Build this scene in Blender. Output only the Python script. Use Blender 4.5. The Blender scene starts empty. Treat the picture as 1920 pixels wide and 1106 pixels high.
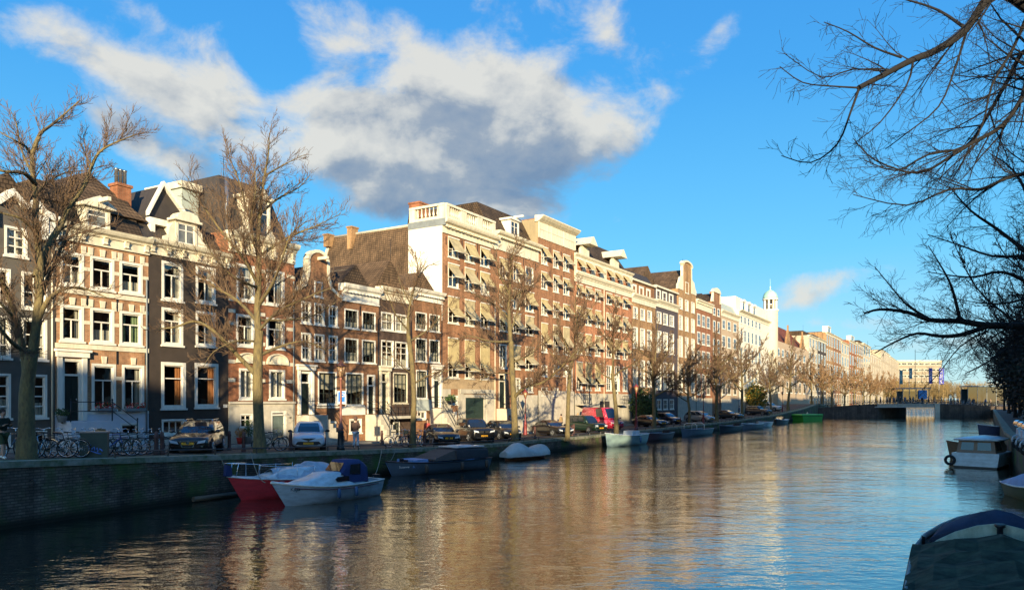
import bpy, math, random
from mathutils import Vector, Matrix
R = random.Random(7)
SC = bpy.context.scene
COL = SC.collection
# ---------------------------------------------------------------- camera and plan of the canal (metres; y = away from the lens, z = above the water)
F, HZ, HC = 1387.0, 750.0, 4.3
def ray(u): return (u - 960.0) / F
def px_h(v, y): return HC + (HZ - v) * y / F
QUAY = [(-30, -1.7), (-17.0, 24.5), (-12.7, 33.5), (2.44, 60.2), (7.66, 68.5), (77.0, 186.0), (200.0, 394.5), (420, 767)]
FACE = [(-42.1, -2.0), (-25.1, 30.0), (-14.7, 48.5), (1.2, 75.0), (22.9, 110.0), (420, 771.8)]
RBANK = [(-30.0, -54.0), (3.6, 0.0), (36.0, 54.0), (119.0, 183.0), (240, 371), (460, 713)]
S_G = [(-40, 2.3), (12.3, 2.26), (22.2, 1.84), (35.5, 1.35), (44.6, 1.12), (62.6, 1.05), (110.8, 1.1), (144, 1.45), (174.6, 2.3), (196, 3.3), (204, 3.3), (225, 2.2), (261, 1.2), (900, 1.2)]
def interp(T, x):
    if x <= T[0][0]: return T[0][1]
    for (a, b), (c, d) in zip(T, T[1:]):
        if x <= c: return b + (d - b) * (x - a) / (c - a)
    return T[-1][1]
def gh(x, y): return interp(S_G, x * .514 + y * .857)
def offset_line(L, off):
    """polyline moved OFF metres to its left (away from the water for the left bank)"""
    if not off: return L
    out = []
    for i, p in enumerate(L):
        a, b = L[max(i - 1, 0)], L[min(i + 1, len(L) - 1)]
        dx, dy = b[0] - a[0], b[1] - a[1]; l = math.hypot(dx, dy)
        out.append((p[0] - dy / l * off, p[1] + dx / l * off))
    return out
def at_u(L, u, off=0):
    L = offset_line(L, off); t = ray(u)
    for a, b in zip(L, L[1:]):
        fa, fb = a[0] - t * a[1], b[0] - t * b[1]
        if b[1] > 1 and fa <= 0 <= fb:
            k = fa / (fa - fb)
            return (a[0] + (b[0] - a[0]) * k, a[1] + (b[1] - a[1]) * k)
    raise ValueError(('no crossing', u))
def at_y(L, y):
    for a, b in zip(L, L[1:]):
        if a[1] <= y <= b[1]:
            return a[0] + (b[0] - a[0]) * (y - a[1]) / (b[1] - a[1])
# ---------------------------------------------------------------- materials
MATS = {}
def new_mat(name):
    m = bpy.data.materials.new(name); m.use_nodes = True
    nt = m.node_tree; nt.nodes.clear()
    out = nt.nodes.new('ShaderNodeOutputMaterial')
    return m, nt, out
def N(nt, t, **kw):
    n = nt.nodes.new(t)
    for k, v in kw.items():
        if hasattr(n, k) and k not in ('Scale',): setattr(n, k, v)
        else: n.inputs[k.replace('_', ' ')].default_value = v
    return n
def c4(c): return (c[0], c[1], c[2], 1.0)
def mat(name, col, rough=.7, var=.25, scale=1.5, bump=.0, bscale=20, metal=0, col2=None, coat=0, stretch=(1, 1, 1), spec=.5, stain=0.0):
    if name in MATS: return MATS[name]
    m, nt, out = new_mat(name); L = nt.links
    b = nt.nodes.new('ShaderNodeBsdfPrincipled')
    b.inputs['Roughness'].default_value = rough; b.inputs['Metallic'].default_value = metal
    b.inputs['Coat Weight'].default_value = coat; b.inputs['Specular IOR Level'].default_value = spec
    tc = nt.nodes.new('ShaderNodeTexCoord'); mp = nt.nodes.new('ShaderNodeMapping'); mp.inputs['Scale'].default_value = stretch
    L.new(tc.outputs['Object'], mp.inputs['Vector'])
    no = N(nt, 'ShaderNodeTexNoise'); no.inputs['Scale'].default_value = scale; no.inputs['Detail'].default_value = 6; no.inputs['Roughness'].default_value = .65
    L.new(mp.outputs[0], no.inputs['Vector'])
    cr = nt.nodes.new('ShaderNodeValToRGB')
    c2 = col2 or tuple(x * (1 - var) for x in col)
    cr.color_ramp.elements[0].position = .3; cr.color_ramp.elements[0].color = c4(c2)
    cr.color_ramp.elements[1].position = .7; cr.color_ramp.elements[1].color = c4(tuple(min(1, x * (1 + var * .4)) for x in col))
    L.new(no.outputs['Fac'], cr.inputs['Fac']); L.new(cr.outputs[0], b.inputs['Base Color'])
    if bump:
        n2 = N(nt, 'ShaderNodeTexNoise'); n2.inputs['Scale'].default_value = bscale; n2.inputs['Detail'].default_value = 5
        L.new(mp.outputs[0], n2.inputs['Vector'])
        bp = nt.nodes.new('ShaderNodeBump'); bp.inputs['Strength'].default_value = bump; bp.inputs['Distance'].default_value = .05
        L.new(n2.outputs['Fac'], bp.inputs['Height']); L.new(bp.outputs[0], b.inputs['Normal'])
    L.new(b.outputs[0], out.inputs['Surface'])
    MATS[name] = m
    return m
def brick(name, c1, c2, mortar, bw=.22, bh=.068, ms=.0075, rough=.85, blend=.0, grime=.35, squash=1.0):
    if name in MATS: return MATS[name]
    m, nt, out = new_mat(name); L = nt.links
    b = nt.nodes.new('ShaderNodeBsdfPrincipled'); b.inputs['Roughness'].default_value = rough; b.inputs['Specular IOR Level'].default_value = .25
    tc = nt.nodes.new('ShaderNodeTexCoord'); sp = nt.nodes.new('ShaderNodeSeparateXYZ'); cb = nt.nodes.new('ShaderNodeCombineXYZ')
    ad = nt.nodes.new('ShaderNodeMath'); L.new(tc.outputs['Object'], sp.inputs[0]); L.new(sp.outputs[0], ad.inputs[0]); L.new(sp.outputs[1], ad.inputs[1])
    L.new(ad.outputs[0], cb.inputs[0]); L.new(sp.outputs[2], cb.inputs[1])
    br = nt.nodes.new('ShaderNodeTexBrick'); br.inputs['Scale'].default_value = 1.0
    br.inputs['Brick Width'].default_value = bw; br.inputs['Row Height'].default_value = bh; br.inputs['Mortar Size'].default_value = ms
    br.inputs['Color1'].default_value = c4(c1); br.inputs['Color2'].default_value = c4(c2); br.inputs['Mortar'].default_value = c4(mortar); br.inputs['Bias'].default_value = -.1
    L.new(cb.outputs[0], br.inputs['Vector'])
    no = N(nt, 'ShaderNodeTexNoise'); no.inputs['Scale'].default_value = .55; no.inputs['Detail'].default_value = 8; no.inputs['Roughness'].default_value = .7
    L.new(tc.outputs['Object'], no.inputs['Vector'])
    mr = nt.nodes.new('ShaderNodeMapRange'); mr.inputs[1].default_value = .3; mr.inputs[2].default_value = .7; mr.inputs[3].default_value = 1 - grime; mr.inputs[4].default_value = 1 + grime * .45
    L.new(no.outputs['Fac'], mr.inputs[0])
    n3 = N(nt, 'ShaderNodeTexNoise'); n3.inputs['Scale'].default_value = 5; n3.inputs['Detail'].default_value = 3
    L.new(cb.outputs[0], n3.inputs['Vector'])
    mr3 = nt.nodes.new('ShaderNodeMapRange'); mr3.inputs[1].default_value = .3; mr3.inputs[2].default_value = .7; mr3.inputs[3].default_value = .82; mr3.inputs[4].default_value = 1.15
    L.new(n3.outputs['Fac'], mr3.inputs[0])
    mps = nt.nodes.new('ShaderNodeMapping'); mps.inputs['Scale'].default_value = (1.6, 1.6, .12); L.new(tc.outputs['Object'], mps.inputs[0]); ns = N(nt, 'ShaderNodeTexNoise'); ns.inputs['Scale'].default_value = 1.3; ns.inputs['Detail'].default_value = 6; L.new(mps.outputs[0], ns.inputs[0])
    mrs = nt.nodes.new('ShaderNodeMapRange'); mrs.inputs[1].default_value = .35; mrs.inputs[2].default_value = .6; mrs.inputs[3].default_value = .68; mrs.inputs[4].default_value = 1.06; L.new(ns.outputs['Fac'], mrs.inputs[0])
    ms2 = nt.nodes.new('ShaderNodeMath'); ms2.operation = 'MULTIPLY'; L.new(mr.outputs[0], ms2.inputs[0]); L.new(mrs.outputs[0], ms2.inputs[1]); mr = ms2
    mm = nt.nodes.new('ShaderNodeMath'); mm.operation = 'MULTIPLY'; L.new(mr.outputs[0], mm.inputs[0]); L.new(mr3.outputs[0], mm.inputs[1])
    mx = nt.nodes.new('ShaderNodeVectorMath'); mx.operation = 'SCALE'; L.new(br.outputs['Color'], mx.inputs[0]); L.new(mm.outputs[0], mx.inputs['Scale'])
    L.new(mx.outputs[0], b.inputs['Base Color'])
    bp = nt.nodes.new('ShaderNodeBump'); bp.inputs['Strength'].default_value = .25; bp.inputs['Distance'].default_value = .01
    iv = nt.nodes.new('ShaderNodeMath'); iv.operation = 'SUBTRACT'; iv.inputs[0].default_value = 1; L.new(br.outputs['Fac'], iv.inputs[1])
    L.new(iv.outputs[0], bp.inputs['Height']); L.new(bp.outputs[0], b.inputs['Normal'])
    L.new(b.outputs[0], out.inputs['Surface']); MATS[name] = m
    return m
def tiles(name, c1, c2, w=.24, h=.2):
    return brick(name, c1, c2, tuple(x * .3 for x in c1), bw=w, bh=h, ms=.03, grime=.5)
def glass(name, tint=(.02, .025, .03), trans=.78):
    if name in MATS: return MATS[name]
    m, nt, out = new_mat(name); L = nt.links
    lw = nt.nodes.new('ShaderNodeLayerWeight'); lw.inputs[0].default_value = .5          # same reflectance from both sides, so sunlight gets in
    pw = nt.nodes.new('ShaderNodeMath'); pw.operation = 'POWER'; L.new(lw.outputs['Facing'], pw.inputs[0]); pw.inputs[1].default_value = 3.5
    fr = nt.nodes.new('ShaderNodeMath'); fr.operation = 'MULTIPLY_ADD'; L.new(pw.outputs[0], fr.inputs[0]); fr.inputs[1].default_value = .75; fr.inputs[2].default_value = .09
    g = nt.nodes.new('ShaderNodeBsdfGlossy'); g.inputs['Roughness'].default_value = .015; g.inputs['Color'].default_value = (.95, .97, 1, 1)
    t = nt.nodes.new('ShaderNodeBsdfTransparent'); t.inputs[0].default_value = (trans, trans * 1.02, trans, 1)
    no = N(nt, 'ShaderNodeTexNoise'); no.inputs['Scale'].default_value = 1.1; tc = nt.nodes.new('ShaderNodeTexCoord'); L.new(tc.outputs['Object'], no.inputs['Vector'])
    bp = nt.nodes.new('ShaderNodeBump'); bp.inputs['Strength'].default_value = .25; bp.inputs['Distance'].default_value = .02
    L.new(no.outputs['Fac'], bp.inputs['Height']); L.new(bp.outputs[0], g.inputs['Normal'])
    mx = nt.nodes.new('ShaderNodeMixShader'); L.new(fr.outputs[0], mx.inputs[0]); L.new(t.outputs[0], mx.inputs[1]); L.new(g.outputs[0], mx.inputs[2])
    L.new(mx.outputs[0], out.inputs['Surface']); MATS[name] = m
    return m
M_GLASS = glass('window_glass')
M_WHITE = mat('white_paint', (.76, .72, .62), .5, .2, 2.2, stretch=(1.5, 1.5, .35))
M_WHITE2 = mat('cream_paint', (.70, .63, .47), .55, .28, 2.0, stretch=(1.5, 1.5, .35))
M_PLASTER = mat('white_render', (.74, .70, .60), .8, .12, .8, bump=.15)
M_ROOM = mat('dark_room', (.035, .03, .027), .9, .4, 1)
M_CURT = mat('curtain_cloth', (.58, .54, .44), .9, .25, 6, stretch=(6, 1, .3))
M_CURT2 = mat('ochre_curtain', (.5, .2, .07), .9, .3, 6, stretch=(6, 1, .3))
M_GREENC = mat('green_curtain', (.32, .42, .22), .9, .3, 6, stretch=(6, 1, .3))
M_AWN = mat('awning_canvas', (.50, .395, .19), .85, .3, 1.6, bump=.2, bscale=5)
M_AWN2 = mat('faded_awning_canvas', (.47, .385, .22), .85, .35, 1.8, bump=.2, bscale=5)
M_BLACK = mat('black_iron', (.012, .013, .015), .45, .3, 4)
M_STEEL = mat('grey_steel', (.3, .31, .32), .35, .2, 5, metal=.8)
M_CHROME = mat('chrome', (.75, .76, .78), .12, .05, 5, metal=1)
M_RUB = mat('black_rubber', (.018, .018, .019), .8, .2, 8)
M_LEAD = mat('grey_lead', (.20, .22, .22), .6, .25, 2)
M_STONE = mat('grey_stone', (.36, .33, .27), .85, .35, 1.6, bump=.2)
M_PSTONE = mat('pale_stone', (.52, .47, .37), .85, .3, 1.2, bump=.2)
M_ASPH = mat('street_asphalt', (.06, .058, .055), .9, .3, 3, bump=.2)
M_BLUEP = mat('plinth_paint', (.56, .58, .62), .7, .1, 2, bump=.1)
# ---------------------------------------------------------------- mesh builder
class MB:
    def __init__(s): s.v, s.f, s.m, s.sm = [], [], [], []
    def face(s, pts, mi=0, smooth=False):
        n = len(s.v); s.v += [tuple(p) for p in pts]; s.f.append(tuple(range(n, n + len(pts)))); s.m.append(mi); s.sm.append(smooth); return s
    def box(s, x0, x1, y0, y1, z0, z1, mi=0):
        n = len(s.v)
        s.v += [(x0, y0, z0), (x1, y0, z0), (x1, y1, z0), (x0, y1, z0), (x0, y0, z1), (x1, y0, z1), (x1, y1, z1), (x0, y1, z1)]
        for q in ((0, 3, 2, 1), (4, 5, 6, 7), (0, 1, 5, 4), (1, 2, 6, 5), (2, 3, 7, 6), (3, 0, 4, 7)):
            s.f.append(tuple(n + i for i in q)); s.m.append(mi); s.sm.append(False)
        return s
    def prism(s, poly, y0, y1, mi=0, axis='y'):
        """poly = (x, z) outline, extruded from y0 to y1"""
        a = sum(p[0] * q[1] - q[0] * p[1] for p, q in zip(poly, poly[1:] + poly[:1]))
        if a < 0: poly = poly[::-1]
        k = (lambda x, z, y: (x, y, z)) if axis == 'y' else ((lambda x, z, y: (y, x, z)) if axis == 'x' else (lambda x, z, y: (x, z, y)))
        n = len(poly); b = len(s.v)
        s.v += [k(x, z, y0) for x, z in poly] + [k(x, z, y1) for x, z in poly]
        s.f.append(tuple(b + i for i in range(n))); s.f.append(tuple(b + n + i for i in reversed(range(n)))); s.m += [mi, mi]; s.sm += [False, False]
        for i in range(n):
            j = (i + 1) % n
            s.f.append((b + j, b + i, b + n + i, b + n + j)); s.m.append(mi); s.sm.append(False)
        return s
    def loft(s, rings, closed=True, caps=True, mi=0, smooth=True):
        b = len(s.v); n = len(rings[0])
        for r in rings: s.v += [tuple(p) for p in r]
        for i in range(len(rings) - 1):
            for j in range(n if closed else n - 1):
                k = (j + 1) % n
                s.f.append((b + i * n + j, b + i * n + k, b + (i + 1) * n + k, b + (i + 1) * n + j)); s.m.append(mi); s.sm.append(smooth)
        if caps:
            s.f.append(tuple(b + j for j in reversed(range(n)))); s.f.append(tuple(b + (len(rings) - 1) * n + j for j in range(n))); s.m += [mi, mi]; s.sm += [False, False]
        return s
    def tube(s, pts, rad, n=6, mi=0, caps=True):
        rings = []; pts = [Vector(p) for p in pts]
        if not isinstance(rad, (list, tuple)): rad = [rad] * len(pts)
        prev = None
        for i, p in enumerate(pts):
            d = (pts[min(i + 1, len(pts) - 1)] - pts[max(i - 1, 0)])
            if d.length < 1e-9: d = Vector((0, 0, 1))
            d.normalize()
            if prev is None: a = d.cross(Vector((0, 0, 1)) if abs(d.z) < .9 else Vector((1, 0, 0)))
            else: a = prev - d * prev.dot(d)
            if a.length < 1e-6: a = d.cross(Vector((1, 0, 0)))
            a.normalize(); prev = a; c = d.cross(a)
            rings.append([p + (a * math.cos(2 * math.pi * k / n) + c * math.sin(2 * math.pi * k / n)) * rad[i] for k in range(n)])
        return s.loft(rings, True, caps and n > 3, mi)
    def lathe(s, prof, n=12, c=(0, 0, 0), mi=0):
        rings = [[(c[0] + r * math.cos(2 * math.pi * k / n), c[1] + r * math.sin(2 * math.pi * k / n), c[2] + z) for k in range(n)] for r, z in prof]
        return s.loft(rings, True, True, mi)
    def disc_y(s, cx, cz, r, y0, y1, n=16, mi=0, rx=None):
        return s.prism([(cx + (rx or r) * math.cos(2 * math.pi * k / n), cz + r * math.sin(2 * math.pi * k / n)) for k in range(n)], y0, y1, mi)
    def torus(s, c, R_, r, axis='y', n=20, m=6, mi=0):
        rings = []
        for i in range(n + 1):
            a = 2 * math.pi * i / n; ring = []
            for j in range(m):
                t = 2 * math.pi * j / m; q = R_ + r * math.cos(t); w = r * math.sin(t)
                if axis == 'y': ring.append((c[0] + q * math.cos(a), c[1] + w, c[2] + q * math.sin(a)))
                else: ring.append((c[0] + q * math.cos(a), c[1] + q * math.sin(a), c[2] + w))
            rings.append(ring)
        return s.loft(rings, True, False, mi)
    def ball(s, c, r, n=8, m=6, mi=0, sc=(1, 1, 1)):
        rings = [[(c[0] + r * sc[0] * math.sin(math.pi * i / m) * math.cos(2 * math.pi * k / n), c[1] + r * sc[1] * math.sin(math.pi * i / m) * math.sin(2 * math.pi * k / n), c[2] - r * sc[2] * math.cos(math.pi * i / m)) for k in range(n)] for i in range(m + 1)]
        for ring in (rings[0], rings[-1]):
            for k in range(n): ring[k] = (c[0] + .001 * math.cos(k), c[1] + .001 * math.sin(k), ring[k][2])
        return s.loft(rings, True, False, mi)
    def mesh(s, name, mats):
        me = bpy.data.meshes.new(name); me.from_pydata(s.v, [], s.f)
        for m in (mats if isinstance(mats, (list, tuple)) else [mats]): me.materials.append(m)
        me.polygons.foreach_set('material_index', s.m); me.polygons.foreach_set('use_smooth', s.sm); me.update()
        return me
    def build(s, name, mats, parent=None, **kw):
        o = bpy.data.objects.new(name, s.mesh(name, mats)); COL.objects.link(o)
        if parent is not None: o.parent = parent
        tag(o, **kw); return o
def tag(o, label=None, cat=None, group=None, kind=None):
    if label: o['label'] = label
    if cat: o['category'] = cat
    if group: o['group'] = group
    if kind: o['kind'] = kind
    return o
def thing(name, label, cat, loc=(0, 0, 0), rz=0, group=None):
    o = bpy.data.objects.new(name, None); COL.objects.link(o); o.empty_display_size = .3
    o.location = loc; o.rotation_euler = (0, 0, rz); return tag(o, label, cat, group)
KIDS = {}
def copy_tree(o, parent=None):
    c = o.copy(); COL.objects.link(c)
    if parent is not None: c.parent = parent
    for ch in [x for x in bpy.data.objects if x.parent == o] if o.name not in KIDS else KIDS[o.name]: copy_tree(ch, c)
    return c
def dup(src, loc, rz=0, label=None, scale=None):
    def index(o):
        KIDS[o.name] = list(o.children)
        for ch in KIDS[o.name]: index(ch)
    if src.name not in KIDS: index(src)
    c = copy_tree(src); c.location = loc; c.rotation_euler = (0, 0, rz)
    if label: c['label'] = label
    if scale: c.scale = (scale,) * 3
    return c
def text(body, size, name, m, parent, loc, rot, ext=.004, align='CENTER', **kw):
    cu = bpy.data.curves.new(name, 'FONT'); cu.body = body; cu.size = size; cu.extrude = ext; cu.align_x = align; cu.align_y = 'CENTER'
    cu.materials.append(m); o = bpy.data.objects.new(name, cu); COL.objects.link(o)
    bpy.context.view_layer.update(); me = bpy.data.meshes.new_from_object(o.evaluated_get(bpy.context.evaluated_depsgraph_get())); bpy.data.objects.remove(o)
    if not me.materials: me.materials.append(m)
    o = bpy.data.objects.new(name, me); COL.objects.link(o)
    if parent is not None: o.parent = parent
    o.location = loc; o.rotation_euler = rot; return tag(o, **kw)
# ---------------------------------------------------------------- camera, sun, sky
cam = bpy.data.cameras.new('camera'); co = bpy.data.objects.new('camera', cam); COL.objects.link(co)
co.location = (0, 0, HC); co.rotation_euler = (math.pi / 2, 0, 0)
cam.sensor_width = 36; cam.lens = 36 * F / 1920; cam.shift_y = (HZ - 553) / 1920; cam.clip_start = .1; cam.clip_end = 6000
SC.camera = co
SUN_EL = math.radians(10.5); SUN_DX = 0.03
sd = Vector((SUN_DX, -1, 0)).normalized() * math.cos(SUN_EL) + Vector((0, 0, math.sin(SUN_EL)))
sl = bpy.data.lights.new('sun', 'SUN'); sl.energy = 5.0; sl.angle = math.radians(.5); sl.color = (1, .82, .53)
so = bpy.data.objects.new('sun', sl); COL.objects.link(so); so.rotation_euler = sd.to_track_quat('Z', 'Y').to_euler()
w = bpy.data.worlds.new('World'); SC.world = w; w.use_nodes = True
nt = w.node_tree; nt.nodes.clear(); L = nt.links
wo = nt.nodes.new('ShaderNodeOutputWorld'); bg = nt.nodes.new('ShaderNodeBackground'); bg.inputs['Strength'].default_value = .12
sky = nt.nodes.new('ShaderNodeTexSky'); sky.sky_type = 'NISHITA'; sky.sun_disc = False; sky.sun_elevation = SUN_EL
sky.sun_rotation = math.atan2(sd.x, sd.y); sky.altitude = 0; sky.air_density = 1.0; sky.dust_density = .3; sky.ozone_density = 2.5
hs = nt.nodes.new('ShaderNodeHueSaturation'); hs.inputs['Saturation'].default_value = 1.25; hs.inputs['Value'].default_value = 1.35
L.new(sky.outputs[0], hs.inputs['Color'])
tc = nt.nodes.new('ShaderNodeTexCoord'); sx = nt.nodes.new('ShaderNodeSeparateXYZ'); L.new(tc.outputs['Generated'], sx.inputs[0])
def M(op, a, b=None, c=None, clamp=False):
    n = nt.nodes.new('ShaderNodeMath'); n.operation = op; n.use_clamp = clamp
    for i, x in enumerate((a, b, c)):
        if x is None: continue
        if isinstance(x, (int, float)): n.inputs[i].default_value = x
        else: L.new(x, n.inputs[i])
    return n.outputs[0]
az = M('MULTIPLY', M('ARCTAN2', sx.outputs[0], sx.outputs[1]), 57.2958)
el = M('MULTIPLY', M('ARCSINE', sx.outputs[2]), 57.2958)
def azel(u, v):
    x, z = ray(u), (HZ - v) / F
    return math.degrees(math.atan2(x, 1)), math.degrees(math.atan2(z, math.hypot(x, 1)))
def cloud_noise(dx, dy, scale, detail=9, z=0.0, rough=.62):
    cb = nt.nodes.new('ShaderNodeCombineXYZ')
    L.new(M('ADD', az, dx), cb.inputs[0]); L.new(M('MULTIPLY', M('ADD', el, dy), 1.5), cb.inputs[1]); cb.inputs[2].default_value = z
    no = nt.nodes.new('ShaderNodeTexNoise'); no.inputs['Scale'].default_value = scale; no.inputs['Detail'].default_value = detail; no.inputs['Roughness'].default_value = rough
    no.inputs['Distortion'].default_value = .25
    L.new(cb.outputs[0], no.inputs['Vector']); return no.outputs['Fac']
# (u, v, half width, half height, tilt deg, weight) of each cloud, turned into azimuth and elevation
CL = [(560, 225, 110, 70, 5, .95), (700, 250, 130, 90, 10, 1.05), (850, 190, 130, 120, 10, 1.15), (980, 200, 110, 100, 25, 1.05), (700, 335, 150, 50, 6, .95), (900, 300, 170, 50, -3, .9), (1060, 190, 60, 90, 30, .6), (1170, 215, 75, 80, 25, .85), (770, 75, 70, 28, 35, .55),
      (620, 55, 100, 60, 15, .95), (110, 75, 150, 50, 22, .88), (270, 140, 130, 50, 28, .9), (400, 150, 85, 55, 15, .98), (400, 235, 120, 45, 25, .7), (220, 240, 80, 44, 20, 1.05), (320, 300, 100, 36, 20, 1.05), (260, 20, 120, 26, 15, .65),
      (1340, 85, 62, 32, -45, .85), (1150, 70, 60, 34, 30, .85), (1000, 8, 140, 22, 0, .6), (990, 385, 90, 28, 8, 1.05), (880, 360, 50, 20, 0, .5), (690, 395, 60, 20, 0, .75), (1130, 330, 34, 12, 0, .5),
      (1530, 540, 100, 26, 0, .9), (1480, 572, 90, 18, 0, .75), (1660, 505, 90, 20, 0, .75), (1600, 605, 110, 20, 0, .9), (1800, 640, 160, 22, 0, .7), (505, 100, 45, 60, 10, -1.0), (560, 330, 60, 30, 0, -.3), (675, 140, 40, 28, 30, -.6), (1090, 110, 45, 40, 0, -.4), (860, 20, 60, 30, 0, -.4)]
def cloud_sum(ddx, ddy):
    tot = None
    for u, v, a, b, t, wt in CL:
        cx, cy = azel(u, v); k = azel(u + 60, v)[0] - azel(u - 60, v)[0]; ax = a * k / 120; ay = b * k / 120
        th = math.radians(-t); X = M('ADD', az, -cx + ddx); Y = M('ADD', el, -cy + ddy)
        p = M('MULTIPLY', M('MULTIPLY_ADD', X, math.cos(th), M('MULTIPLY', Y, math.sin(th))), 1 / ax)
        q = M('MULTIPLY', M('MULTIPLY_ADD', X, -math.sin(th), M('MULTIPLY', Y, math.cos(th))), 1 / ay)
        r2 = M('ADD', M('MULTIPLY', p, p), M('MULTIPLY', q, q))
        g = M('MULTIPLY', M('POWER', 2.718, M('MULTIPLY', r2, -.75)), wt)
        tot = g if tot is None else M('ADD', tot, g)
    return tot
CZ = 12.2; n_a = cloud_noise(0, 0, .16, 12, CZ, .62); n_b = cloud_noise(-.8, 1.3, .16, 5, CZ, .5); n_c = cloud_noise(3, 7, .5, 6, 4.0)
s0 = cloud_sum(0, 0); s1 = cloud_sum(-1.0, 4.0)
d0 = M('ADD', M('ADD', s0, M('MULTIPLY', M('ADD', n_a, -.5), 2.9)), -.58)
mask = nt.nodes.new('ShaderNodeMapRange'); mask.interpolation_type = 'SMOOTHSTEP'; mask.inputs[1].default_value = -.12; mask.inputs[2].default_value = .85; L.new(d0, mask.inputs[0])
dens = M('ADD', M('MULTIPLY', s1, .40), M('MULTIPLY', M('ADD', n_b, -.5), 1.3))
lv = M('ADD', M('SUBTRACT', 1.06, dens), M('ADD', M('MULTIPLY', M('SUBTRACT', n_a, n_b), 1.0), M('MULTIPLY', M('ADD', n_c, -.5), .5)))
cr = nt.nodes.new('ShaderNodeValToRGB'); L.new(lv, cr.inputs['Fac'])
EXPO = 1.05; CS = 1 / .12 / 2 ** EXPO
def sc_(c): return (c[0] * CS, c[1] * CS, c[2] * CS, 1)
E = cr.color_ramp.elements
E[0].position = .0; E[0].color = sc_((.20, .29, .43)); E[1].position = .92; E[1].color = sc_((.78, .77, .71))
e = E.new(.4); e.color = sc_((.34, .40, .48)); e = E.new(.62); e.color = sc_((.58, .60, .60))
gr = nt.nodes.new('ShaderNodeValToRGB'); mr = nt.nodes.new('ShaderNodeMapRange'); mr.inputs[1].default_value = -2; mr.inputs[2].default_value = 40; L.new(el, mr.inputs[0]); L.new(mr.outputs[0], gr.inputs[0])
E = gr.color_ramp.elements
E[0].position = 0; E[0].color = sc_((.50, .76, .86)); E[1].position = 1; E[1].color = sc_((.035, .25, .77))
for p_, c_ in ((.12, (.30, .65, .88)), (.3, (.125, .55, .92)), (.6, (.055, .37, .86))): e = E.new(p_); e.color = sc_(c_)
skm = nt.nodes.new('ShaderNodeMix'); skm.data_type = 'RGBA'; sf = nt.nodes.new('ShaderNodeMapRange'); sf.inputs[1].default_value = -.25; sf.inputs[2].default_value = .25; sf.inputs[3].default_value = .25; sf.inputs[4].default_value = .85; L.new(sx.outputs[1], sf.inputs[0]); L.new(sf.outputs[0], skm.inputs[0]); L.new(hs.outputs[0], skm.inputs[6]); L.new(gr.outputs[0], skm.inputs[7])
mxc = nt.nodes.new('ShaderNodeMix'); mxc.data_type = 'RGBA'
L.new(M('MULTIPLY', mask.outputs[0], .93), mxc.inputs[0]); L.new(skm.outputs[2], mxc.inputs[6]); L.new(cr.outputs[0], mxc.inputs[7])
L.new(mxc.outputs[2], bg.inputs['Color']); L.new(bg.outputs[0], wo.inputs['Surface'])
w.cycles.sampling_method = 'MANUAL'; w.cycles.sample_map_resolution = 256
vs = SC.view_settings; vs.view_transform = 'Standard'; vs.look = 'None'; vs.exposure = EXPO; vs.gamma = 1
SC.render.engine = 'CYCLES'
cy = SC.cycles; cy.max_bounces = 8; cy.transparent_max_bounces = 12; cy.diffuse_bounces = 4; cy.glossy_bounces = 4; cy.caustics_reflective = False; cy.caustics_refractive = False
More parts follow.
